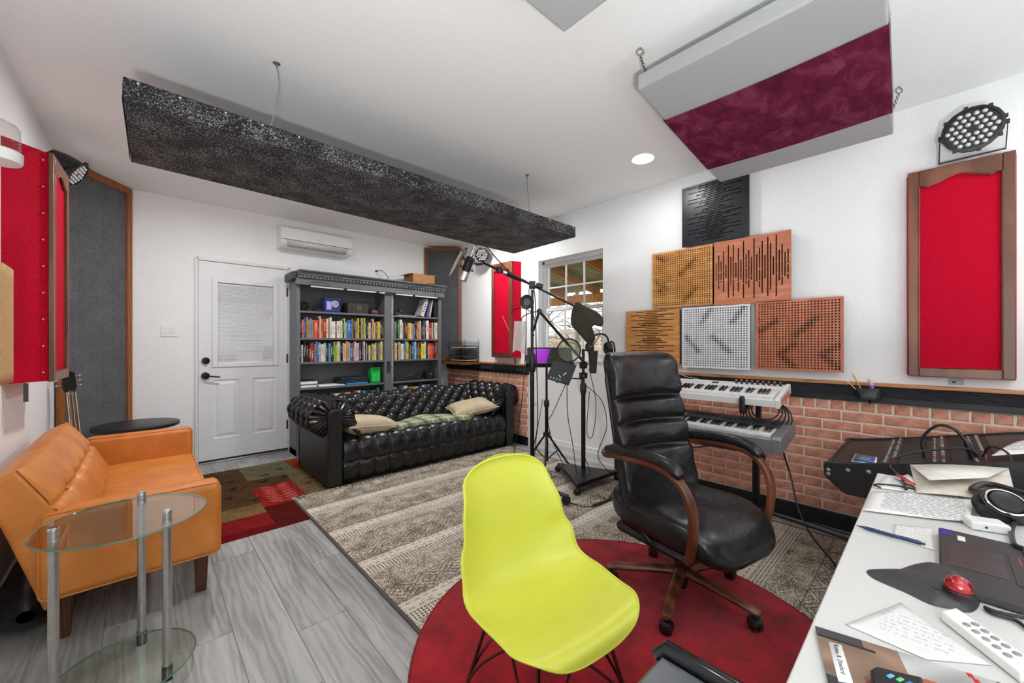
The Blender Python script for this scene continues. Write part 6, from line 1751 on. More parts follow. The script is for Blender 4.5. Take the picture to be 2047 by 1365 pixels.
# loose cables around the stands
for pts, lb in (([(2.66, 2.16, .87), (2.66, 2.15, .6), (2.69, 2.12, .35), (2.68, 2.07, .12), (2.70, 2.05, .105)], 'thin black cable hanging from the side arm to the base'),
                ([(2.74, 2.07, .95), (2.745, 2.05, .6), (2.76, 2.06, .3), (2.78, 2.0, .12)], 'black cable hanging close beside the heavy stand tube'),
                ([(2.83, 2.05, 1.0), (2.86, 2.0, .7), (2.84, 2.02, .42), (2.81, 2.06, .45), (2.82, 2.04, .8)], 'black cable loop hooked behind the office chair'),
                ([(2.80, 2.07, .86), (2.90, 1.97, .72), (2.92, 1.93, .5), (2.86, 1.98, .25), (2.93, 1.9, .10)], 'slack black cable falling to the right of heavy stand'),
                ([(2.70, 2.48, .7), (2.60, 2.46, .4), (2.52, 2.42, .16), (2.40, 2.36, .012), (2.26, 2.3, .012)], 'black cable slanting from the music stand to the rug'),
                ([(2.58, 2.10, .89), (2.70, 2.36, .58), (2.80, 2.50, .46), (2.86, 2.45, .2), (2.72, 2.1, .012), (2.6, 1.72, .012)], 'black cable crossing between music stand and triangle base')):
    o = MB().tube(spline(pts, 8), .0036, 6).build('loose_cable', BLACK); tag(o, lb, 'cable')
o = MB().tube([(2.43, 1.72, .016), (2.62, 1.70, .016), (2.9, 1.72, .016)], .011, 8).build('rubber_cable_ramp', DGREY); tag(o, 'thick grey cable sleeve lying on the rug', 'cable')
# ------------------------------------------------------------------ keyboards on a two-tier stand
def keyboard(label, x0, z0, th, y0, y1, depth, body_m, top_m, hbody, key0, klen, n_white, ends):
    kb = thing('keyboard_synth', label, 'keyboard', (x0, (y0 + y1) / 2, z0), group='music keyboards on the stand')
    T = Matrix.Translation((x0, 0, z0)) @ Matrix.Rotation(-th, 4, 'Y')
    m = MB(T)
    pr_ = [(0, -hbody), (depth, -hbody * .8), (depth, .012), (depth * .93, .016), (key0 + klen, .010), (key0 + klen, -.006), (key0, -.006), (key0 - .004, 0), (.004, 0), (0, -.006)]
    m.prism(pr_, y0 + ends, y1 - ends, 'xz'); m.build('body', body_m, kb, bevel=.003, angle=25)
    for a, b in ((y0, y0 + ends), (y1 - ends, y1)):
        m = MB(T); m.prism([(-.004, -hbody - .004), (depth + .004, -hbody * .8 - .004), (depth + .004, .02), (depth * .7, .02), (key0 + klen, .018), (.012, .012), (-.004, 0)], a, b, 'xz'); m.build('end_cheek', body_m, kb, bevel=.003, angle=25)
    MB(T).box(key0 + klen + .004, depth - .012, y0 + ends, y1 - ends, .0125, .0145 + .001).build('control_panel', top_m, kb)
    ky0, ky1 = y0 + ends + .012, y1 - ends - .03; kw = (ky1 - ky0) / n_white
    wk = MB().box(0, klen - .006, -kw / 2 + .0006, kw / 2 - .0006, -.012, .006).mesh('white_key', plain('ivory_key', '#e9e9e6', .25, var=.01), smooth=False)
    bkk = MB(); hw = kw * .29
    bkk.add([(0, -hw, 0), (0, hw, 0), (klen * .6, hw, 0), (klen * .6, -hw, 0), (.008, -hw * .75, .012), (.008, hw * .75, .012), (klen * .6, hw * .75, .012), (klen * .6, -hw * .75, .012)], [(0, 3, 2, 1), (4, 5, 6, 7), (0, 1, 5, 4), (1, 2, 6, 5), (2, 3, 7, 6), (3, 0, 4, 7)])
    bk_ = bkk.mesh('black_key', plain('black_key', '#121214', .25), smooth=False)
    L_ = Wm[kb].inverted() @ T
    for i in range(n_white):
        y = ky1 - kw * (i + .5)
        inst('white_key', wk, kb, L_ @ Vector((key0, y, .004)), (0, -th, 0))
        if i % 7 in (0, 1, 3, 4, 5) and i < n_white - 1:
            inst('black_key', bk_, kb, L_ @ Vector((key0 + klen * .38, y - kw / 2, .0105)), (0, -th, 0))
    return kb, T, L_
WK = plain('white_keyboard_shell', '#dedfe0', .35, var=.01); SK = plain('silver_keyboard_shell', '#8d8f95', .38, .45, var=.02)
kb, T, L_ = keyboard('white compact keyboard on the upper tier of the stand', 2.69, .885, .215, .612, 1.50, .275, WK, WK, .046, .012, .135, 36, .022)
MB(T).box(.04, .24, .6105, .613, -.045, -.004).build('wood_end', CHERRY, kb)
kn = MB().lathe([(.009, 0), (.009, .012), (.007, .02), (.002, .021)], 14).mesh('knob', DGREY)
cap = MB().lathe([(.0065, .021), (.0065, .026), (.002, .027)], 12).mesh('knob_cap', STEEL)
for k in range(9):
    p = L_ @ Vector((.235, .655 + .0315 * k, .0155)); o = inst('knob', kn, kb, p, (0, -.215, 0)); c_o = inst('knob_cap', cap, o)
    MB(T).box(.185, .215, .653 + .0315 * k, .657 + .0315 * k, .0155, .0185).build('fader', WHITEP, kb)
m = MB(T)
for i in range(4):
    m.box(.19, .25, 1.30 + .03 * i, 1.322 + .03 * i, .0155, .018)
m.build('drum_pads', plain('pad_grey', '#5b5b5e', .5), kb)
MB(T).box(.20, .23, 1.015, 1.055, .0155, .019).build('display', DGREY, kb)
m = MB(T)
for i in range(7): m.box(.195, .206, 1.10 + .024 * i, 1.114 + .024 * i, .0155, .0178)
m.build('small_buttons', plain('button_pale', '#bdbdbd', .4), kb)
MB(T).cyl((.18, 1.44, .016), (.18, 1.46, .016), .016).build('pitch_wheel', BLACK, kb)
kb2, T, L_ = keyboard('long silver keyboard on the lower tier of the stand', 2.605, .672, .13, .585, 1.60, .345, SK, plain('dark_silver_panel', '#4f5159', .4, .4), .085, .03, .14, 41, .045)
m = MB(T)
for i in range(10): m.box(.23, .30, 1.30 + .026 * i, 1.304 + .026 * i, .0155, .017)
m.build('sliders', BLACK, kb2)
m = MB(T)
for i in range(6): m.cyl((.31, 1.33 + .035 * i, .0155), (.31, 1.33 + .035 * i, .032), .009)
m.build('panel_knobs', BLACK, kb2)
MB(T).box(.25, .30, 1.0, 1.16, .0155, .0175).build('display', BLACKP, kb2)
m = MB(T)
for i in range(14):
    for j in range(2): m.box(.215 + .025 * j, .228 + .025 * j, .66 + .022 * i, .674 + .022 * i, .0155, .0185)
m.build('panel_buttons', DGREY, kb2)
MB(T).box(.21, .24, 1.20, 1.28, .0155, .0165).build('pale_logo_plate', plain('pale_gold', '#c9c08a', .4), kb2)
st = thing('keyboard_stand', 'black two-tier keyboard stand against the brick wall', 'keyboard stand', (2.95, 1.08, 0))
for y in (.80, 1.38):
    MB().box(2.62, 3.24, y - .02, y + .02, .012, .042).build('floor_bar', BLACKM, st, bevel=.004)
    MB().box(2.93, 2.975, y - .018, y + .018, .03, .58).build('upright', BLACKM, st, bevel=.003)
    MB().bar((2.955, y, .50), (3.03, y, .88), .034, .03, (0, 1, 0)).build('upright', BLACKM, st, bevel=.003)
    MB().bar((2.61, y, .573), (2.99, y, .618), .032, .026).build('lower_arm', BLACKM, st, bevel=.003)
    MB().bar((2.68, y, .79), (3.02, y, .865), .032, .026).build('upper_arm', BLACKM, st, bevel=.003)
    m = MB().box(2.657, 2.683, y - .014, y + .014, .79, .875).ball((2.67, y, .875), (.014, .016, .014), 10, 7); m.build('tier_hook', BLACK, st, bevel=.004)
    MB().cyl((2.95, y - .05, .46), (2.95, y - .02, .46), .022).build('locking_knob', BLACK, st)
MB().box(2.935, 2.965, .80, 1.38, .48, .51).build('cross_bar', BLACKM, st)
for x, y in ((2.62, .8), (3.24, .8), (2.62, 1.38), (3.24, 1.38)): MB().box(x - .02, x + .02, y - .026, y + .026, 0, .046).build('rubber_foot', BLACK, st, bevel=.004)
t = thing('coiled_cable', 'coil of black cable hanging under the white keyboard', 'cable', (2.80, .72, .80))
m = MB(); r = random.Random(2)
for k in range(5):
    R_ = .055 + .012 * k; pts = [(2.86 + .03 * sin(a * 1.0) , .725 + .11 * cos(a) * (R_ / .08), .80 + R_ * 1.05 * sin(a) - .012 * k) for a in [pi + 2 * pi * q / 20 for q in range(20)]]
    m.tube(pts, .004, 6, closed=True)
m.build('coil', BLACK, t)
o = MB().tube(spline([(2.70, 1.42, .60), (2.66, 1.25, .545), (2.64, 1.1, .53), (2.66, .95, .575), (2.70, .90, .60)], 8), .005, 6).build('loose_cable', BLACK); tag(o, 'black cable sagging below the silver keyboard', 'cable')
o = MB().tube(spline([(3.0, .68, .66), (3.02, .66, .5), (3.05, .63, .36), (2.98, .58, .2), (2.9, .50, .08), (2.72, .36, .02), (2.45, .26, .013), (2.3, .24, .013)], 9), .005, 6).build('loose_cable', BLACK); tag(o, 'long black cable dropping from the silver keyboard past the brick', 'cable')
o = MB().tube(spline([(3.30, 1.2, .01), (3.27, .9, .008), (3.22, .6, .008), (3.17, .35, .008), (3.1, .1, .008)], 9), .007, 6).build('loose_cable', BLACK); tag(o, 'thick black cable lying along the black baseboard', 'cable')
o = MB().tube(spline([(3.31, .9, .008), (3.29, .6, .008), (3.26, .4, .008), (3.26, .2, .008)], 9), .004, 6).build('loose_cable', BLACK); tag(o, 'thin black cable closest to the black baseboard', 'cable')
o = MB().tube(spline([(2.95, 1.48, .955), (2.99, 1.46, .99), (3.06, 1.40, 1.0), (3.10, 1.33, .96), (3.15, 1.25, .94), (3.2, 1.22, .90)], 8), .0028, 6).build('loose_cable', plain('pale_wire', '#b9b9b4', .4)); tag(o, 'thin pale wire arching behind white keyboard', 'cable')
t = thing('wall_wart', 'black power brick hanging between the two keyboards', 'adapter', (2.98, 1.42, .72))
MB().box(2.96, 3.0, 1.39, 1.45, .70, .76).build('brick', BLACK, t, bevel=.006); MB().tube([(2.98, 1.42, .76), (2.975, 1.43, .87)], .004, 6).build('lead', BLACK, t)
# pencil pot clipped to the ledge
t = thing('pencil_cup', 'black desk cup clipped to the ledge beside the brown panel', 'pen cup', (XR - .1, .275, .87))
m = MB(); x0, x1, y0, y1 = XR - .115, XR - .062, .214, .336
ring = lambda z, s: [(x1, y0 + s, z), (x1, y1 - s, z), (x0 + .02, y1 - s, z), (x0 + s, y1 - .02 - s, z), (x0 + s, y0 + .02 + s, z), (x0 + .02, y0 + s, z)]
m.add(ring(.872, .008) + ring(.942, 0), [tuple(range(5, -1, -1))] + [(i, (i + 1) % 6, 6 + (i + 1) % 6, 6 + i) for i in range(6)]); m.build('cup', BLACK, t, solid=.003, recalc=True)
MB().tube([(XR - .09, .27, .872), (XR - .075, .27, .845), (XR - .055, .27, .87)], .004, 6).build('clip', BLACK, t)
def stick(name, label, cat, p0, p1, r_, mt, tipm=None):
    t = thing(name, label, cat, p0); p0 = Vector(p0); p1 = Vector(p1)
    MB().tube([p0, p1], r_, 6).build('shaft', mt, t)
    MB().tube([p1, p1 + (p1 - p0).normalized() * .014], [r_, .0006], 6).build('tip', tipm or mt, t)
YP = plain('pencil_yellow', '#c9922e', .4)
stick('pencil', 'yellow pencil standing tallest in the desk cup', 'pencil', (XR - .09, .285, .878), (XR - .10, .345, 1.02), .0038, YP, plain('bare_wood', '#d2a878', .6))
stick('pencil', 'pale pencil leaning left in the desk cup', 'pencil', (XR - .085, .29, .878), (XR - .10, .37, .975), .0035, plain('pale_pink_paint', '#d9a794', .4), WHITEP)
t = thing('glue_stick', 'purple tube with clear cap in the desk cup', 'tube', (XR - .09, .26, .88))
MB().tube([(XR - .09, .255, .88), (XR - .095, .26, .962)], .011, 12).build('tube', plain('purple_plastic', '#7a5ac0', .35), t); MB().tube([(XR - .095, .26, .962), (XR - .098, .272, 1.0)], [.011, .007], 12).build('cap', plain('frosted_cap', '#b9bcc4', .3), t)

# ------------------------------------------------------------------ desk
DT = .74
F_, CY = 785.66, 687.1
def U(px, py, z):
    yaw = radians(42.98); c, s = cos(yaw), sin(yaw); t = (px - 1023.5) / F_; w = (CY - py) / F_
    d = Vector((t * c + s, -t * s + c, w)); return Vector((0, 0, 1.2154)) + d * ((z - 1.2154) / d.z)
DESK = plain('white_desk_laminate', '#cfcfcd', .35, var=.008, scale=8)
dk = thing('white_desk', 'white desk along the right foreground', 'desk', (1.2, -.2, 0))
MB().box(.42, 1.972, -.62, .142, DT - .028, DT).build('desk_top', DESK, dk, bevel=.003)
for x in (.50, 1.93):
    for y in (-.56, .08): MB().box(x - .025, x + .025, y - .025, y + .025, 0, DT - .028).build('leg', DESK, dk, bevel=.003)
MB().box(.5, 1.93, -.58, -.56, .40, DT - .028).build('modesty_panel', DESK, dk)

# mixing console in a sloped black case
mx = thing('mixing_console', 'black mixing console with sloped top against the brick wall', 'mixer', (2.85, -.1, .487))
CASE = plain('black_case_vinyl', '#151517', .4, var=.05, scale=120, bump=.15)
pf = [(.375, .605), (.372, .56), (.36, .545), (.30, .492), (.285, .487), (-.60, .487), (-.60, .83), (-.30, .760), (.10, .664), (.30, .622), (.365, .615)]
XM0, XM1 = 2.50, 3.24
MB().prism(pf, XM0 + .012, XM1 - .012, 'yz').build('case_body', CASE, mx, angle=25)
pf2 = [(.380, .613), (.378, .555), (.365, .54), (.304, .486), (.288, .480), (-.605, .480), (-.605, .845), (-.30, .772), (.10, .675), (.30, .632), (.37, .624)]
MB().prism(pf2, XM0, XM0 + .014, 'yz').build('side_cheek', CASE, mx, bevel=.004, angle=25)
MB().prism(pf2, XM1 - .014, XM1, 'yz').build('side_cheek', CASE, mx, bevel=.004, angle=25)
scw = MB().lathe([(.009, 0), (.009, .002), (.004, .003)], 12, (0, 0, 0), (-1, 0, 0)).mesh('screw', STEEL)
for y, z in ((.36, .585), (.36, .565), (.285, .60), (.21, .61), (.12, .56), (.0, .60)): inst('screw', scw, mx, Vector((XM0, y, z)) - Wm[mx].translation)
def ztop(y):
    for (a, b), (c, d) in zip(pf[6:-1], pf[7:]):
        if a <= y <= c: return b + (d - b) * (y - a) / (c - a)
    return .62
def strip(y0, y1, x0, x1, name, mt, h=.004):
    m = MB(); vs = [(x, y, ztop(y) + k) for k in (.0005, h) for x, y in ((x0, y0), (x1, y0), (x1, y1), (x0, y1))]
    m.add(vs, [(0, 3, 2, 1), (4, 5, 6, 7), (0, 1, 5, 4), (1, 2, 6, 5), (2, 3, 7, 6), (3, 0, 4, 7)]); return m.build(name, mt, mx)
MODM = plain('module_dark', '#232326', .4); RIBM = speck('ribbed_black', [(.4, '#0c0c0d'), (.6, '#2a2a2b')], 60, ribs=(0, .02), rough=.5)
strip(.355, .378 - .012, XM0 + .02, XM1 - .02, 'front_rail', CASE, .003)
kn2 = MB().lathe([(.006, 0), (.006, .009), (.004, .012)], 8).mesh('channel_knob', plain('knob_pale', '#8d8d90', .35))
kn3 = MB().lathe([(.005, 0), (.005, .009), (.0035, .012)], 8).mesh('channel_knob', plain('knob_red', '#8a2a2a', .35))
jk = MB().lathe([(.008, 0), (.008, .004), (.005, .005), (.004, .001)], 10).mesh('jack_socket', CHROME)
for s_i, (y0, y1) in enumerate(((.115, .175), (-.045, .005), (-.165, -.105))):
    strip(y0, y1, XM0 + .025, XM1 - .03, 'jack_strip', MODM)
    r = random.Random(s_i)
    for i in range(15):
        for j in range(2):
            x = XM0 + .05 + .044 * i; y = y0 + .016 + .026 * j; inst('jack_socket' if j else 'channel_knob', jk if j else (kn2 if r.random() < .75 else kn3), mx, Vector((x, y, ztop(y) + .004)) - Wm[mx].translation)
for (y0, y1) in ((.03, .10), (-.10, -.055)): strip(y0, y1, XM0 + .03, XM1 - .03, 'ribbed_strip', RIBM, .006)
strip(-.33, -.18, XM0 + .22, XM1 - .03, 'blank_panel', plain('panel_sheen', '#26262a', .3))
strip(-.30, -.20, XM0 + .04, XM0 + .2, 'fader_panel', MODM)
strip(-.48, -.36, XM0 + .04, XM1 - .03, 'meter_panel', MODM)
# blue and white sticker
sq = [U(1703, 925, .640), U(1710, 908, .640), U(1755, 913, .640), U(1752, 930, .640)]
def on_mixer(px, py):
    p = U(px, py, .65)
    for _ in range(12): p = U(px, py, ztop(p.y) + .002)
    return p
S4 = [on_mixer(*q) for q in ((1701, 922), (1710, 906), (1754, 914), (1751, 928))]
m = MB(); m.add(S4, [(0, 1, 2, 3)]); stk = m.build('sticker', WHITEP, mx, solid=-.0012)
cc = sum(S4, Vector()) / 4; m = MB(); m.add([cc + (q - cc) * .86 + Vector((0, 0, .0016)) for q in S4], [(0, 1, 2, 3)]); m.build('sticker_print', plain('sticker_blue', '#2a5c96', .35), stk, solid=-.0006)
m = MB(); e1 = (S4[2] - S4[1]); e2 = (S4[1] - S4[0])
for k, (a, b, w_) in enumerate(((.30, .62, .45), (.26, .44, .5))): m.bar(S4[0] + e1 * a + e2 * b + Vector((0, 0, .003)), S4[0] + e1 * (a + w_) + e2 * b + Vector((0, 0, .003)), .008, .001)
m.build('sticker_lettering', WHITEP, stk)
cs = thing('console_stand', 'black steel stand carrying the mixing console', 'stand', (2.85, -.1, 0))
for x in (2.56, 3.18):
    for y in (.18, -.55): MB().box(x - .02, x + .02, y - .02, y + .02, 0, .48).build('leg', BLACKM, cs)
    MB().box(x - .02, x + .02, -.57, .20, .44, .479).build('side_rail', BLACKM, cs)
def mcable(pts, r_, lb):
    o = MB().tube(spline(pts, 9), r_, 6).build('audio_cable', BLACK); tag(o, lb, 'cable')
mcable([(2.62, .03, ztop(.03) + .01), (2.62, .035, .78), (2.62, -.01, .845), (2.615, -.06, .84), (2.61, -.10, .78), (2.61, -.115, .72)], .0065, 'thick black cable arching high over the mixing console')
o = MB().tube([(2.612, -.098, .785), (2.61, -.118, .72)], .012, 10).build('cable_boot', BLACK); tag(o, 'ribbed black plug boot on the arching cable', 'plug')
mcable([(2.60, -.13, .735), (2.55, -.09, .77), (2.50, .03, .745), (2.42, .12, .71), (2.30, .125, .70), (2.12, .11, .73), (1.90, .075, .752), (1.78, .06, .750)], .004, 'thin black cable looping from the console to red tag')
mcable([(2.58, -.14, .74), (2.56, -.16, .79), (2.53, -.20, .78), (2.52, -.215, .735)], .004, 'short black patch cable on the console')
# papers on the console
def sheet(name, label, cat, corners, mt, nu=10, nv=10, curl=None, th=.0008):
    A, B, C_, D_ = [Vector(q) for q in corners]; t = thing(name, label, cat, tuple((A + B + C_ + D_) / 4))
    m = MB(); m.grid(lambda u, v: A.lerp(B, u).lerp(D_.lerp(C_, u), v) + (Vector((0, 0, curl(u, v))) if curl else Vector()), nu, nv); m.build('sheet', mt, t, solid=-th, angle=180); return t
def print_mat(name, base='#e6e6e4', ink='#77777a', rows=34, dens=.42, uv='Generated', margin=.14, axis=0):
    t = NT(name); g = t.n('TexCoord'); sx = t.n('SeparateXYZ'); t.l(g.outputs[uv], sx.inputs[0]); a, b = sx.outputs[axis], sx.outputs[1 - axis]
    row = t.math('LESS_THAN', t.math('FRACT', t.math('MULTIPLY', a, float(rows))), .42)
    cb = t.n('CombineXYZ'); t.l(t.math('FLOOR', t.math('MULTIPLY', a, float(rows))), cb.inputs[0]); t.l(t.math('MULTIPLY', b, 22.0), cb.inputs[1])
    n1 = t.noise(cb.outputs[0], 1.0, 2)
    ins = t.math('MULTIPLY', t.math('LESS_THAN', t.math('ABSOLUTE', t.math('SUBTRACT', a, .5)), .5 - margin), t.math('LESS_THAN', t.math('ABSOLUTE', t.math('SUBTRACT', b, .5)), .5 - margin))
    f = t.math('MULTIPLY', t.math('MULTIPLY', row, t.math('GREATER_THAN', n1, dens)), ins)
    t.set(t.mix(t.math('MULTIPLY', f, .8), lin(base), lin(ink)), .6); return t.m
sheet('printed_page', 'long printed page draped over the console', 'paper', [(2.52, -.16, .755), (2.54, -.27, .785), (2.86, -.48, .85), (2.80, -.30, .80)], print_mat('console_page', rows=26), curl=lambda u, v: .02 * sin(pi * v) + .004)
# ---- papers and things on the desk
z = DT + .0012
sheet('printed_letter', 'printed letter sheet lying on the desk near envelope', 'paper', [U(1724, 1022, z), U(1937, 1048, z), U(1953, 985, z), U(1742, 985, z)], print_mat('letter_print', rows=30, axis=0), curl=lambda u, v: .004 + .022 * max(0, u - .72) ** 1.2)
sheet('under_letter', 'printed sheet partly hidden below the cables at desk corner', 'paper', [U(1748, 975, z), U(1905, 995, z), U(1930, 968, z), U(1770, 952, z)], print_mat('sheet2_print', rows=18, dens=.42), curl=lambda u, v: .001)
sheet('small_note', 'small printed card under the blue pen', 'paper', [U(1785, 1076, z), U(1868, 1100, z), U(1862, 1056, z), U(1788, 1048, z)], print_mat('note_print', '#dededb', '#b5b5b3', 8, .5, margin=.12))
sheet('receipt', 'white receipt with faint lines in front of trackball', 'paper', [U(1690, 1248, z), U(1850, 1318, z), U(1985, 1330, z), U(1800, 1205, z)], print_mat('receipt_print', '#dcdcdb', '#bcbcbd', 12, .5, margin=.24))
ev = sheet('open_envelope', 'large cream envelope with torn flap at the desk corner', 'envelope', [U(1832, 985, .748), U(2035, 1010, .752), U(2016, 936, .768), U(1819, 929, .768)], plain('manila_cream', '#cfc8ba', .7), curl=lambda u, v: .006 * sin(pi * u))
a_, b_, c_, d_ = U(1819, 929, .774), U(2016, 936, .774), U(1975, 955, .784), U(1858, 960, .784)
m = MB(); m.add([a_, b_, c_, d_], [(0, 1, 2, 3)]); m.build('envelope_flap', plain('flap_white', '#dedcd4', .7), ev, solid=-.001)
tg = sheet('red_tag', 'small red and white tag on the desk corner', 'tag', [U(1790, 955, .752), U(1835, 975, .752), U(1838, 964, .754), U(1815, 948, .754)], WHITEP, 4, 4)
m = MB(); p_ = [U(1788, 949, .7545), U(1826, 970, .7545), U(1832, 969, .7545), U(1800, 949, .7545)]; m.add(p_, [(0, 1, 2, 3)]); m.build('red_band', plain('tag_red', '#d02a22', .4), tg, solid=-.001)
pn_ = thing('blue_pen', 'navy blue ballpoint pen with white lettering on the desk', 'pen', tuple(U(1780, 1070, .747)))
p0, p1 = U(1712, 1050, .746), U(1850, 1088, .747)
dpn = (p1 - p0).normalized(); NAVY = plain('navy_plastic', '#1b2f57', .35)
MB().tube([p0, p0.lerp(p1, .02), p0.lerp(p1, .18), p0.lerp(p1, .92), p0.lerp(p1, .95)], [.0006, .0012, .0045, .0048, .0035], 12).build('barrel', NAVY, pn_)
MB().tube([p0.lerp(p1, .95), p1], .0026, 10).build('push_button', NAVY, pn_)
yv = Vector((0, 0, 1)).cross(dpn).normalized()
Tt = Matrix.Translation(p0.lerp(p1, .30) + Vector((0, 0, .0046)) - yv * .0022) @ Matrix((dpn, yv, Vector((0, 0, 1)))).transposed().to_4x4()
text_mesh('lettering', 'DI SHOSHANCO', .0062, WHITEP, Tt, pn_, .0001)
# laptop
lp = thing('laptop', 'black laptop with red trackpoint buttons at the right edge', 'laptop', (1.25, -.13, DT))
LPM = plain('charcoal_soft_plastic', '#2b292b', .5, var=.02)
MB().box(1.12, 1.445, -.255, -.008, DT + .0015, DT + .020).build('base', LPM, lp, bevel=.004)
MB().box(1.215, 1.345, -.100, -.022, DT + .0202, DT + .0206).build('touchpad', plain('touchpad_grey', '#353234', .4), lp)
MB().box(1.20, 1.36, -.122, -.108, DT + .0203, DT + .0215).build('pad_buttons', LPM, lp)
rr = plain('red_line', '#b02a28', .4)
MB().box(1.305, 1.355, -.1235, -.1215, DT + .0212, DT + .0220).build('red_button_line', rr, lp); MB().box(1.205, 1.255, -.1235, -.1215, DT + .0212, DT + .0220).build('red_button_line', rr, lp)
MB().box(1.128, 1.437, -.248, -.130, DT + .0196, DT + .0203).build('keyboard_well', BLACKP, lp)
kc = MB().box(-.0075, .0075, -.0075, .0075, 0, .003).mesh('laptop_key', plain('laptop_keycap', '#1d1c1e', .45), smooth=False); kl = MB().box(-.003, .003, -.0005, .0035, .003, .0033).mesh('key_legend', WHITEP, smooth=False)
for j in range(6):
    for i in range(17):
        o = inst('laptop_key', kc, lp, Vector((1.138 + .0182 * i, -.14 - .0186 * j, DT + .0203)) - Wm[lp].translation)
        if (i + j) % 2 == 0: inst('key_legend', kl, o)
MB().ball((1.235, -.178, DT + .024), .0038, 8, 6).build('red_trackpoint', rr, lp)
MB().box(1.395, 1.437, -.030, -.010, DT + .0202, DT + .0206).build('blue_sticker', plain('sticker_navy', '#2a2a8a', .4), lp)
MB().box(1.378, 1.41, -.050, -.038, DT + .0202, DT + .0206).build('white_sticker', WHITEP, lp)
m = MB(); vs = [(1.12, -.255, DT + .02), (1.445, -.255, DT + .02), (1.445, -.335, DT + .25), (1.12, -.335, DT + .25)]; m.add(vs, [(0, 1, 2, 3)]); m.build('screen_lid', LPM, lp, solid=.008)
# trackball
tbm = thing('trackball_mouse', 'dark grey trackball mouse with glossy red ball', 'trackball', tuple(U(1860, 1170, DT)))
outl = [U(a, b, DT + .001) for a, b in ((1733, 1140), (1760, 1137), (1792, 1139), (1822, 1130), (1855, 1129), (1890, 1142), (1928, 1165), (1955, 1190), (1957, 1212), (1938, 1224), (1900, 1217), (1860, 1208), (1810, 1184), (1765, 1165), (1740, 1152))]
OL = spline(outl, 4, True); ctr = U(1890, 1180, DT)
GRP = plain('graphite_plastic', '#333437', .45, var=.02)
def tbf(u, v):
    i = int(round(u * len(OL))) % len(OL); p = OL[i].lerp(ctr, v)
    far = (p - U(1733, 1140, DT)).length / .16
    H_ = .012 + .022 * min(1, max(0, far)) ** 1.3
    return Vector((p.x, p.y, DT + .0012 + H_ * (1 - (1 - min(1, v * 1.0)) ** 3.2)))
m = MB(); m.grid(tbf, len(OL), 14, cu=True); m.build('body', GRP, tbm, angle=180)
bc_ = U(1916, 1172, DT + .034)
MB().ball(bc_, .0185, 28, 18).build('red_ball', plain('pearl_red', '#a00a18', .08, .35, var=.05, Coat_Weight=1.0), tbm)
MB().torus(bc_ + Vector((0, 0, -.007)), .0185, .0022, (0, 0, 1), 28, 6).build('ball_ring', BLACK, tbm)
c1 = U(1862, 1172, DT + .033); c2 = U(1925, 1208, DT + .034)
MB().tube(spline([c1 + Vector((0, 0, 0)), c1.lerp(c2, .5) + Vector((0, 0, .002)), c2], 5), .0009, 5).build('button_seam', BLACKP, tbm)
MB().box(bc_.x - .19, bc_.x - .185, bc_.y, bc_.y + .001, DT + .001, DT + .002).build('logo_mark', STEEL, tbm) if False else None
# white power strip with grey outlets
ps = thing('white_remote', 'white remote control with two rows of grey buttons', 'remote control', tuple(U(1960, 1262, DT)))
A, B, C_, D_ = U(1880, 1220, DT + .018), U(1911, 1213, DT + .018), U(2075, 1325, DT + .018), U(2042, 1345, DT + .018)
m = MB(); m.add([A, B, C_, D_] + [Vector((q.x, q.y, DT + .0015)) for q in (A, B, C_, D_)], [(0, 1, 2, 3), (7, 6, 5, 4), (0, 4, 5, 1), (1, 5, 6, 2), (2, 6, 7, 3), (3, 7, 4, 0)]); m.build('body', WHITEP, ps, bevel=.003, bseg=3)
bt2 = MB().lathe([(.0048, 0), (.0048, .0008), (.004, .0012)], 14).mesh('grey_button', plain('button_grey', '#8b8b8d', .5))
for k in range(5):
    for q in (.32, .72):
        s_ = .30 + .125 * k + (.03 if q > .5 else 0); p = A.lerp(D_, s_).lerp(B.lerp(C_, s_), q); inst('grey_button', bt2, ps, p + Vector((0, 0, .0004)) - Wm[ps].translation)
ub = thing('usb_stick', 'blue and white swivel usb stick on the desk', 'usb stick', tuple(U(1990, 1315, DT)))
p0, p1 = U(1965, 1284, DT + .010), U(2045, 1345, DT + .008); d_ = (p1 - p0).normalized(); n_ = Vector((-d_.y, d_.x, 0)).normalized()
m = MB(); m.bar(p0 + d_ * .006, p1, .0125, .007); m.build('white_case', WHITEP, ub, bevel=.002)
m = MB(); m.bar(p0 - d_ * .002 - n_ * .005, p0.lerp(p1, .72) - n_ * .0075, .006, .010); m.lathe([(.0085, -.005), (.0085, .005)], 20, p0 + d_ * .004, (0, 0, 1)); m.build('blue_cover', plain('royal_blue', '#2a2f9e', .35), ub, bevel=.001)
MB().lathe([(.0055, .005), (.0055, .0062), (.003, .0066)], 18, p0 + d_ * .012, (0, 0, 1)).build('pivot', plain('pivot_blue', '#20246e', .3), ub)
MB().bar(p0.lerp(p1, .72) - n_ * .006, p0.lerp(p1, .9) - n_ * .006, .006, .006).build('metal_plug', STEEL, ub)
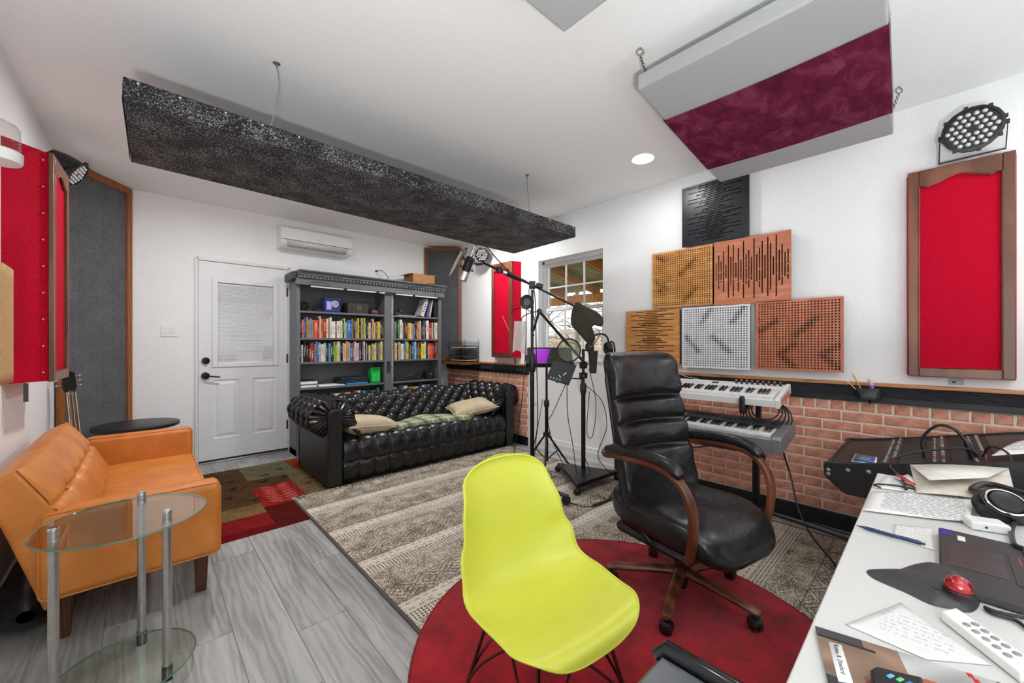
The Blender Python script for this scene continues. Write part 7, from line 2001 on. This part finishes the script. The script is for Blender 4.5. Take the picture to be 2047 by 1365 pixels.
# magazine with name strip, and black gadget on it
mg = thing('magazine', 'glossy grey and brown magazine with white name strip', 'magazine', tuple(U(1700, 1330, DT)))
O_ = U(1629, 1251, DT + .006); e1 = Vector((.247, -.969, 0)); e2 = Vector((-.962, -.272, 0)); L1_, L2_ = .29, .22
def magcol(u, v):
    x, y = u, v; n = .5 + .25 * sin(x * 17 + 3 * sin(y * 9)) + .25 * sin(y * 23 + 2 * sin(x * 13)); n2 = .5 + .5 * sin(x * 61 + 5 * sin(y * 31)) * sin(y * 47 + 4 * sin(x * 37))
    c = (.55 + .25 * n,) * 3
    if x < .34: c = (.45 + .15 * n, .36 + .12 * n, .30 + .1 * n)
    if y < .08 and x < .20: c = (.22, .20, .22)
    if .08 < y < .12 and x < .25: c = (.10, .08, .07)
    if hypot((x - .42) / .12, (y - .30) / .08) < 1: c = (.70 - .2 * n, .36 - .1 * n, .22)
    if hypot((x - .52) / .05, (y - .28) / .09) < 1: c = (.12, .09, .08)
    if .15 < x < .45 and y > .38 and n2 > .72: c = (.62, .14, .16)
    if .15 < x < .45 and y > .42: c = (c[0] * .95, c[1] * .85, c[2] * .88)
    if abs(x - .62 - .25 * (y - .1)) < .012 and y < .5: c = (.72, .10, .08)
    if abs(x - .70 - .08 * y) < .012: c = (.08, .08, .08)
    if x < .14 and y > .5: c = (.2, .19, .2)
    if x > .78: c = (.45 + .2 * n, .45 + .19 * n, .47 + .19 * n)
    return tuple(max(0, min(1, q)) for q in c)
paint_grid('printed_cover', 90, 70, lambda u, v: O_ + e1 * (L1_ * u) + e2 * (L2_ * v), magcol, attr_mat('glossy_cover', .28, 0, 10, .5), mg, .0005, smooth=False)
m = MB(); vs = [O_ + e1 * a + e2 * b + Vector((0, 0, q)) for q in (-.0045, -.0006) for a, b in ((.001, .001), (L1_ - .001, .001), (L1_ - .001, L2_ - .001), (.001, L2_ - .001))]; m.add(vs, [(0, 3, 2, 1), (4, 5, 6, 7), (0, 1, 5, 4), (1, 2, 6, 5), (2, 3, 7, 6), (3, 0, 4, 7)]); m.build('pages', PAPER, mg, smooth=False)
q0, q1, q2, q3 = U(1656, 1282, DT + .0068), U(1682, 1289, DT + .0068), U(1706, 1366, DT + .0068), U(1676, 1362, DT + .0068)
m = MB(); m.add([q0, q1, q2, q3], [(0, 1, 2, 3)]); m.build('name_strip', PAPER, mg, solid=-.0003, label='white paper strip with typed name')
tx = (q3 - q0).normalized(); ty = Vector((0, 0, 1)).cross(tx)
Tt = Matrix.Translation(q0.lerp(q1, .34) + tx * .003 + Vector((0, 0, .0006))) @ Matrix((tx, ty, Vector((0, 0, 1)))).transposed().to_4x4()
text_mesh('typed_name', 'Katina R. Doxford', .0088, DGREY, Tt, mg, .00005)
bg_ = thing('black_gadget', 'small black gadget with blue and green buttons on magazine', 'gadget', tuple(U(1790, 1350, DT + .008)))
pl = [U(a, b, DT + .0215) for a, b in ((1740, 1337), (1752, 1330), (1790, 1340), (1845, 1352), (1845, 1385), (1775, 1400), (1748, 1372))]
m = MB(); k = len(pl); m.add([Vector((p.x, p.y, DT + .0068)) for p in pl] + pl, [tuple(range(k - 1, -1, -1)), tuple(range(k, 2 * k))] + [(i, (i + 1) % k, k + (i + 1) % k, k + i) for i in range(k)]); m.build('case', BLACK, bg_, bevel=.003, bseg=3)
for (a, b, c, nm) in ((1780, 1351, '#6ab4dc', 'blue_button'), (1799, 1358, '#5cc87c', 'green_button'), (1818, 1366, '#3a78c0', 'blue_button')):
    p = U(a, b, DT + .022); MB().cbox(p, (.0105, .0045, .002), Matrix.Rotation(-.45, 3, 'Z')).build(nm, plain(nm + c, c, .35), bg_, bevel=.0008)
# headphones lying on the desk, cables
hp = thing('desk_headphones', 'black studio headphones lying beside the envelope', 'headphones', tuple(U(1995, 1015, DT)))
ec = U(2005, 1012, DT + .036); ax_ = Vector((-.55, -.25, .8)).normalized()
MB().lathe([(.012, .026), (.03, .024), (.034, .018), (.046, .018), (.050, .008), (.048, -.01), (.03, -.014)], 30, ec, ax_).build('ear_cup', plain('gloss_black', '#121214', .22), hp)
MB().torus(ec - ax_ * .016, .040, .014, ax_, 30, 10).build('ear_pad', BLACK, hp)
MB().torus(ec + ax_ * .02, .038, .0025, ax_, 30, 6).build('trim_ring', CHROME, hp)
hb = spline([ec + Vector((.02, .02, .03)), U(1965, 985, DT + .04), U(1945, 978, DT + .03), U(1975, 968, DT + .03), U(2040, 985, DT + .03), U(2120, 1010, DT + .03)], 8)
MB().tube(hb, .010, 10).build('headband', BLACK, hp)
ec2 = U(2125, 1025, DT + .036); MB().lathe([(.012, .026), (.034, .02), (.05, .008), (.048, -.01), (.03, -.014)], 24, ec2, (0.2, -.2, 1)).build('ear_cup', BLACK, hp)
mcable([U(1760, 975, DT + .004), U(1748, 968, DT + .006), U(1790, 970, DT + .006), U(1870, 985, DT + .006), U(1915, 983, DT + .008), U(1940, 978, DT + .012)], .0025, 'thin black cable lying across the papers at desk corner')
mcable([U(1845, 970, DT + .01), U(1900, 975, DT + .008), U(1938, 977, DT + .01), U(1960, 975, DT + .012)], .0025, 'thin black cable over the envelope edge')
mcable([U(2030, 1040, DT + .012), U(2022, 1060, DT + .008), U(2026, 1085, DT + .022), U(2040, 1095, DT + .024)], .005, 'short thick black cable behind the laptop')
mcable([U(2047, 1235, DT + .006), U(1990, 1222, DT + .005), U(1970, 1214, DT + .005), U(1985, 1226, DT + .005), U(2030, 1240, DT + .005), U(2060, 1262, DT + .005)], .003, 'black cable loop beside the white remote')
t = thing('white_charger', 'white rectangular charger beside the headphones', 'charger', tuple(U(1965, 1045, DT)))
p_ = U(1970, 1048, DT + .012); MB().cbox(p_, (.05, .07, .022), Matrix.Rotation(.35, 3, 'Z')).build('body', WHITEP, t, bevel=.004); MB().ball(p_ + Vector((-.026, .0, 0)), .003, 8, 5).build('socket', BLACKP, t)
t = MB().tube([U(1995, 1048, DT + .008), U(2012, 1052, DT + .008)], .005, 10).build('plastic_stopper', plain('bright_red_cap', '#d43a30', .35)); tag(t, 'small red plastic stopper beside the white charger', 'stopper')
# black bin-like case in front of desk
bb = thing('black_plastic_case', 'black plastic case with glossy raised rim at bottom edge', 'case', (.6, .27, 0))
MB().box(.30, .760, .150, .374, .052, .600).build('shell', plain('satin_black_shell', '#2a2b2e', .35), bb, bevel=.018, bseg=3)
MB().box(.31, .64, .160, .362, .6005, .604).build('lid_panel', plain('satin_grey_lid', '#55585c', .38), bb, bevel=.002); MB().box(.643, .738, .160, .362, .6005, .604).build('lid_panel', plain('satin_grey_lid2', '#55585c', .38), bb, bevel=.002)
MB().tube([(.757, .146, .610), (.757, .362, .610), (.745, .376, .592)], .015, 12).build('glossy_rim', plain('gloss_rim', '#1b1d20', .15), bb)
for x in (.40, .70):
    for y in (.19, .34): MB().lathe([(.02, .0206), (.02, .05), (.012, .054)], 12, (x, y, 0)).build('foot', BLACK, bb)

for o in (bs, ms, ts, st): o.location.z += .0085      # standing on the rug
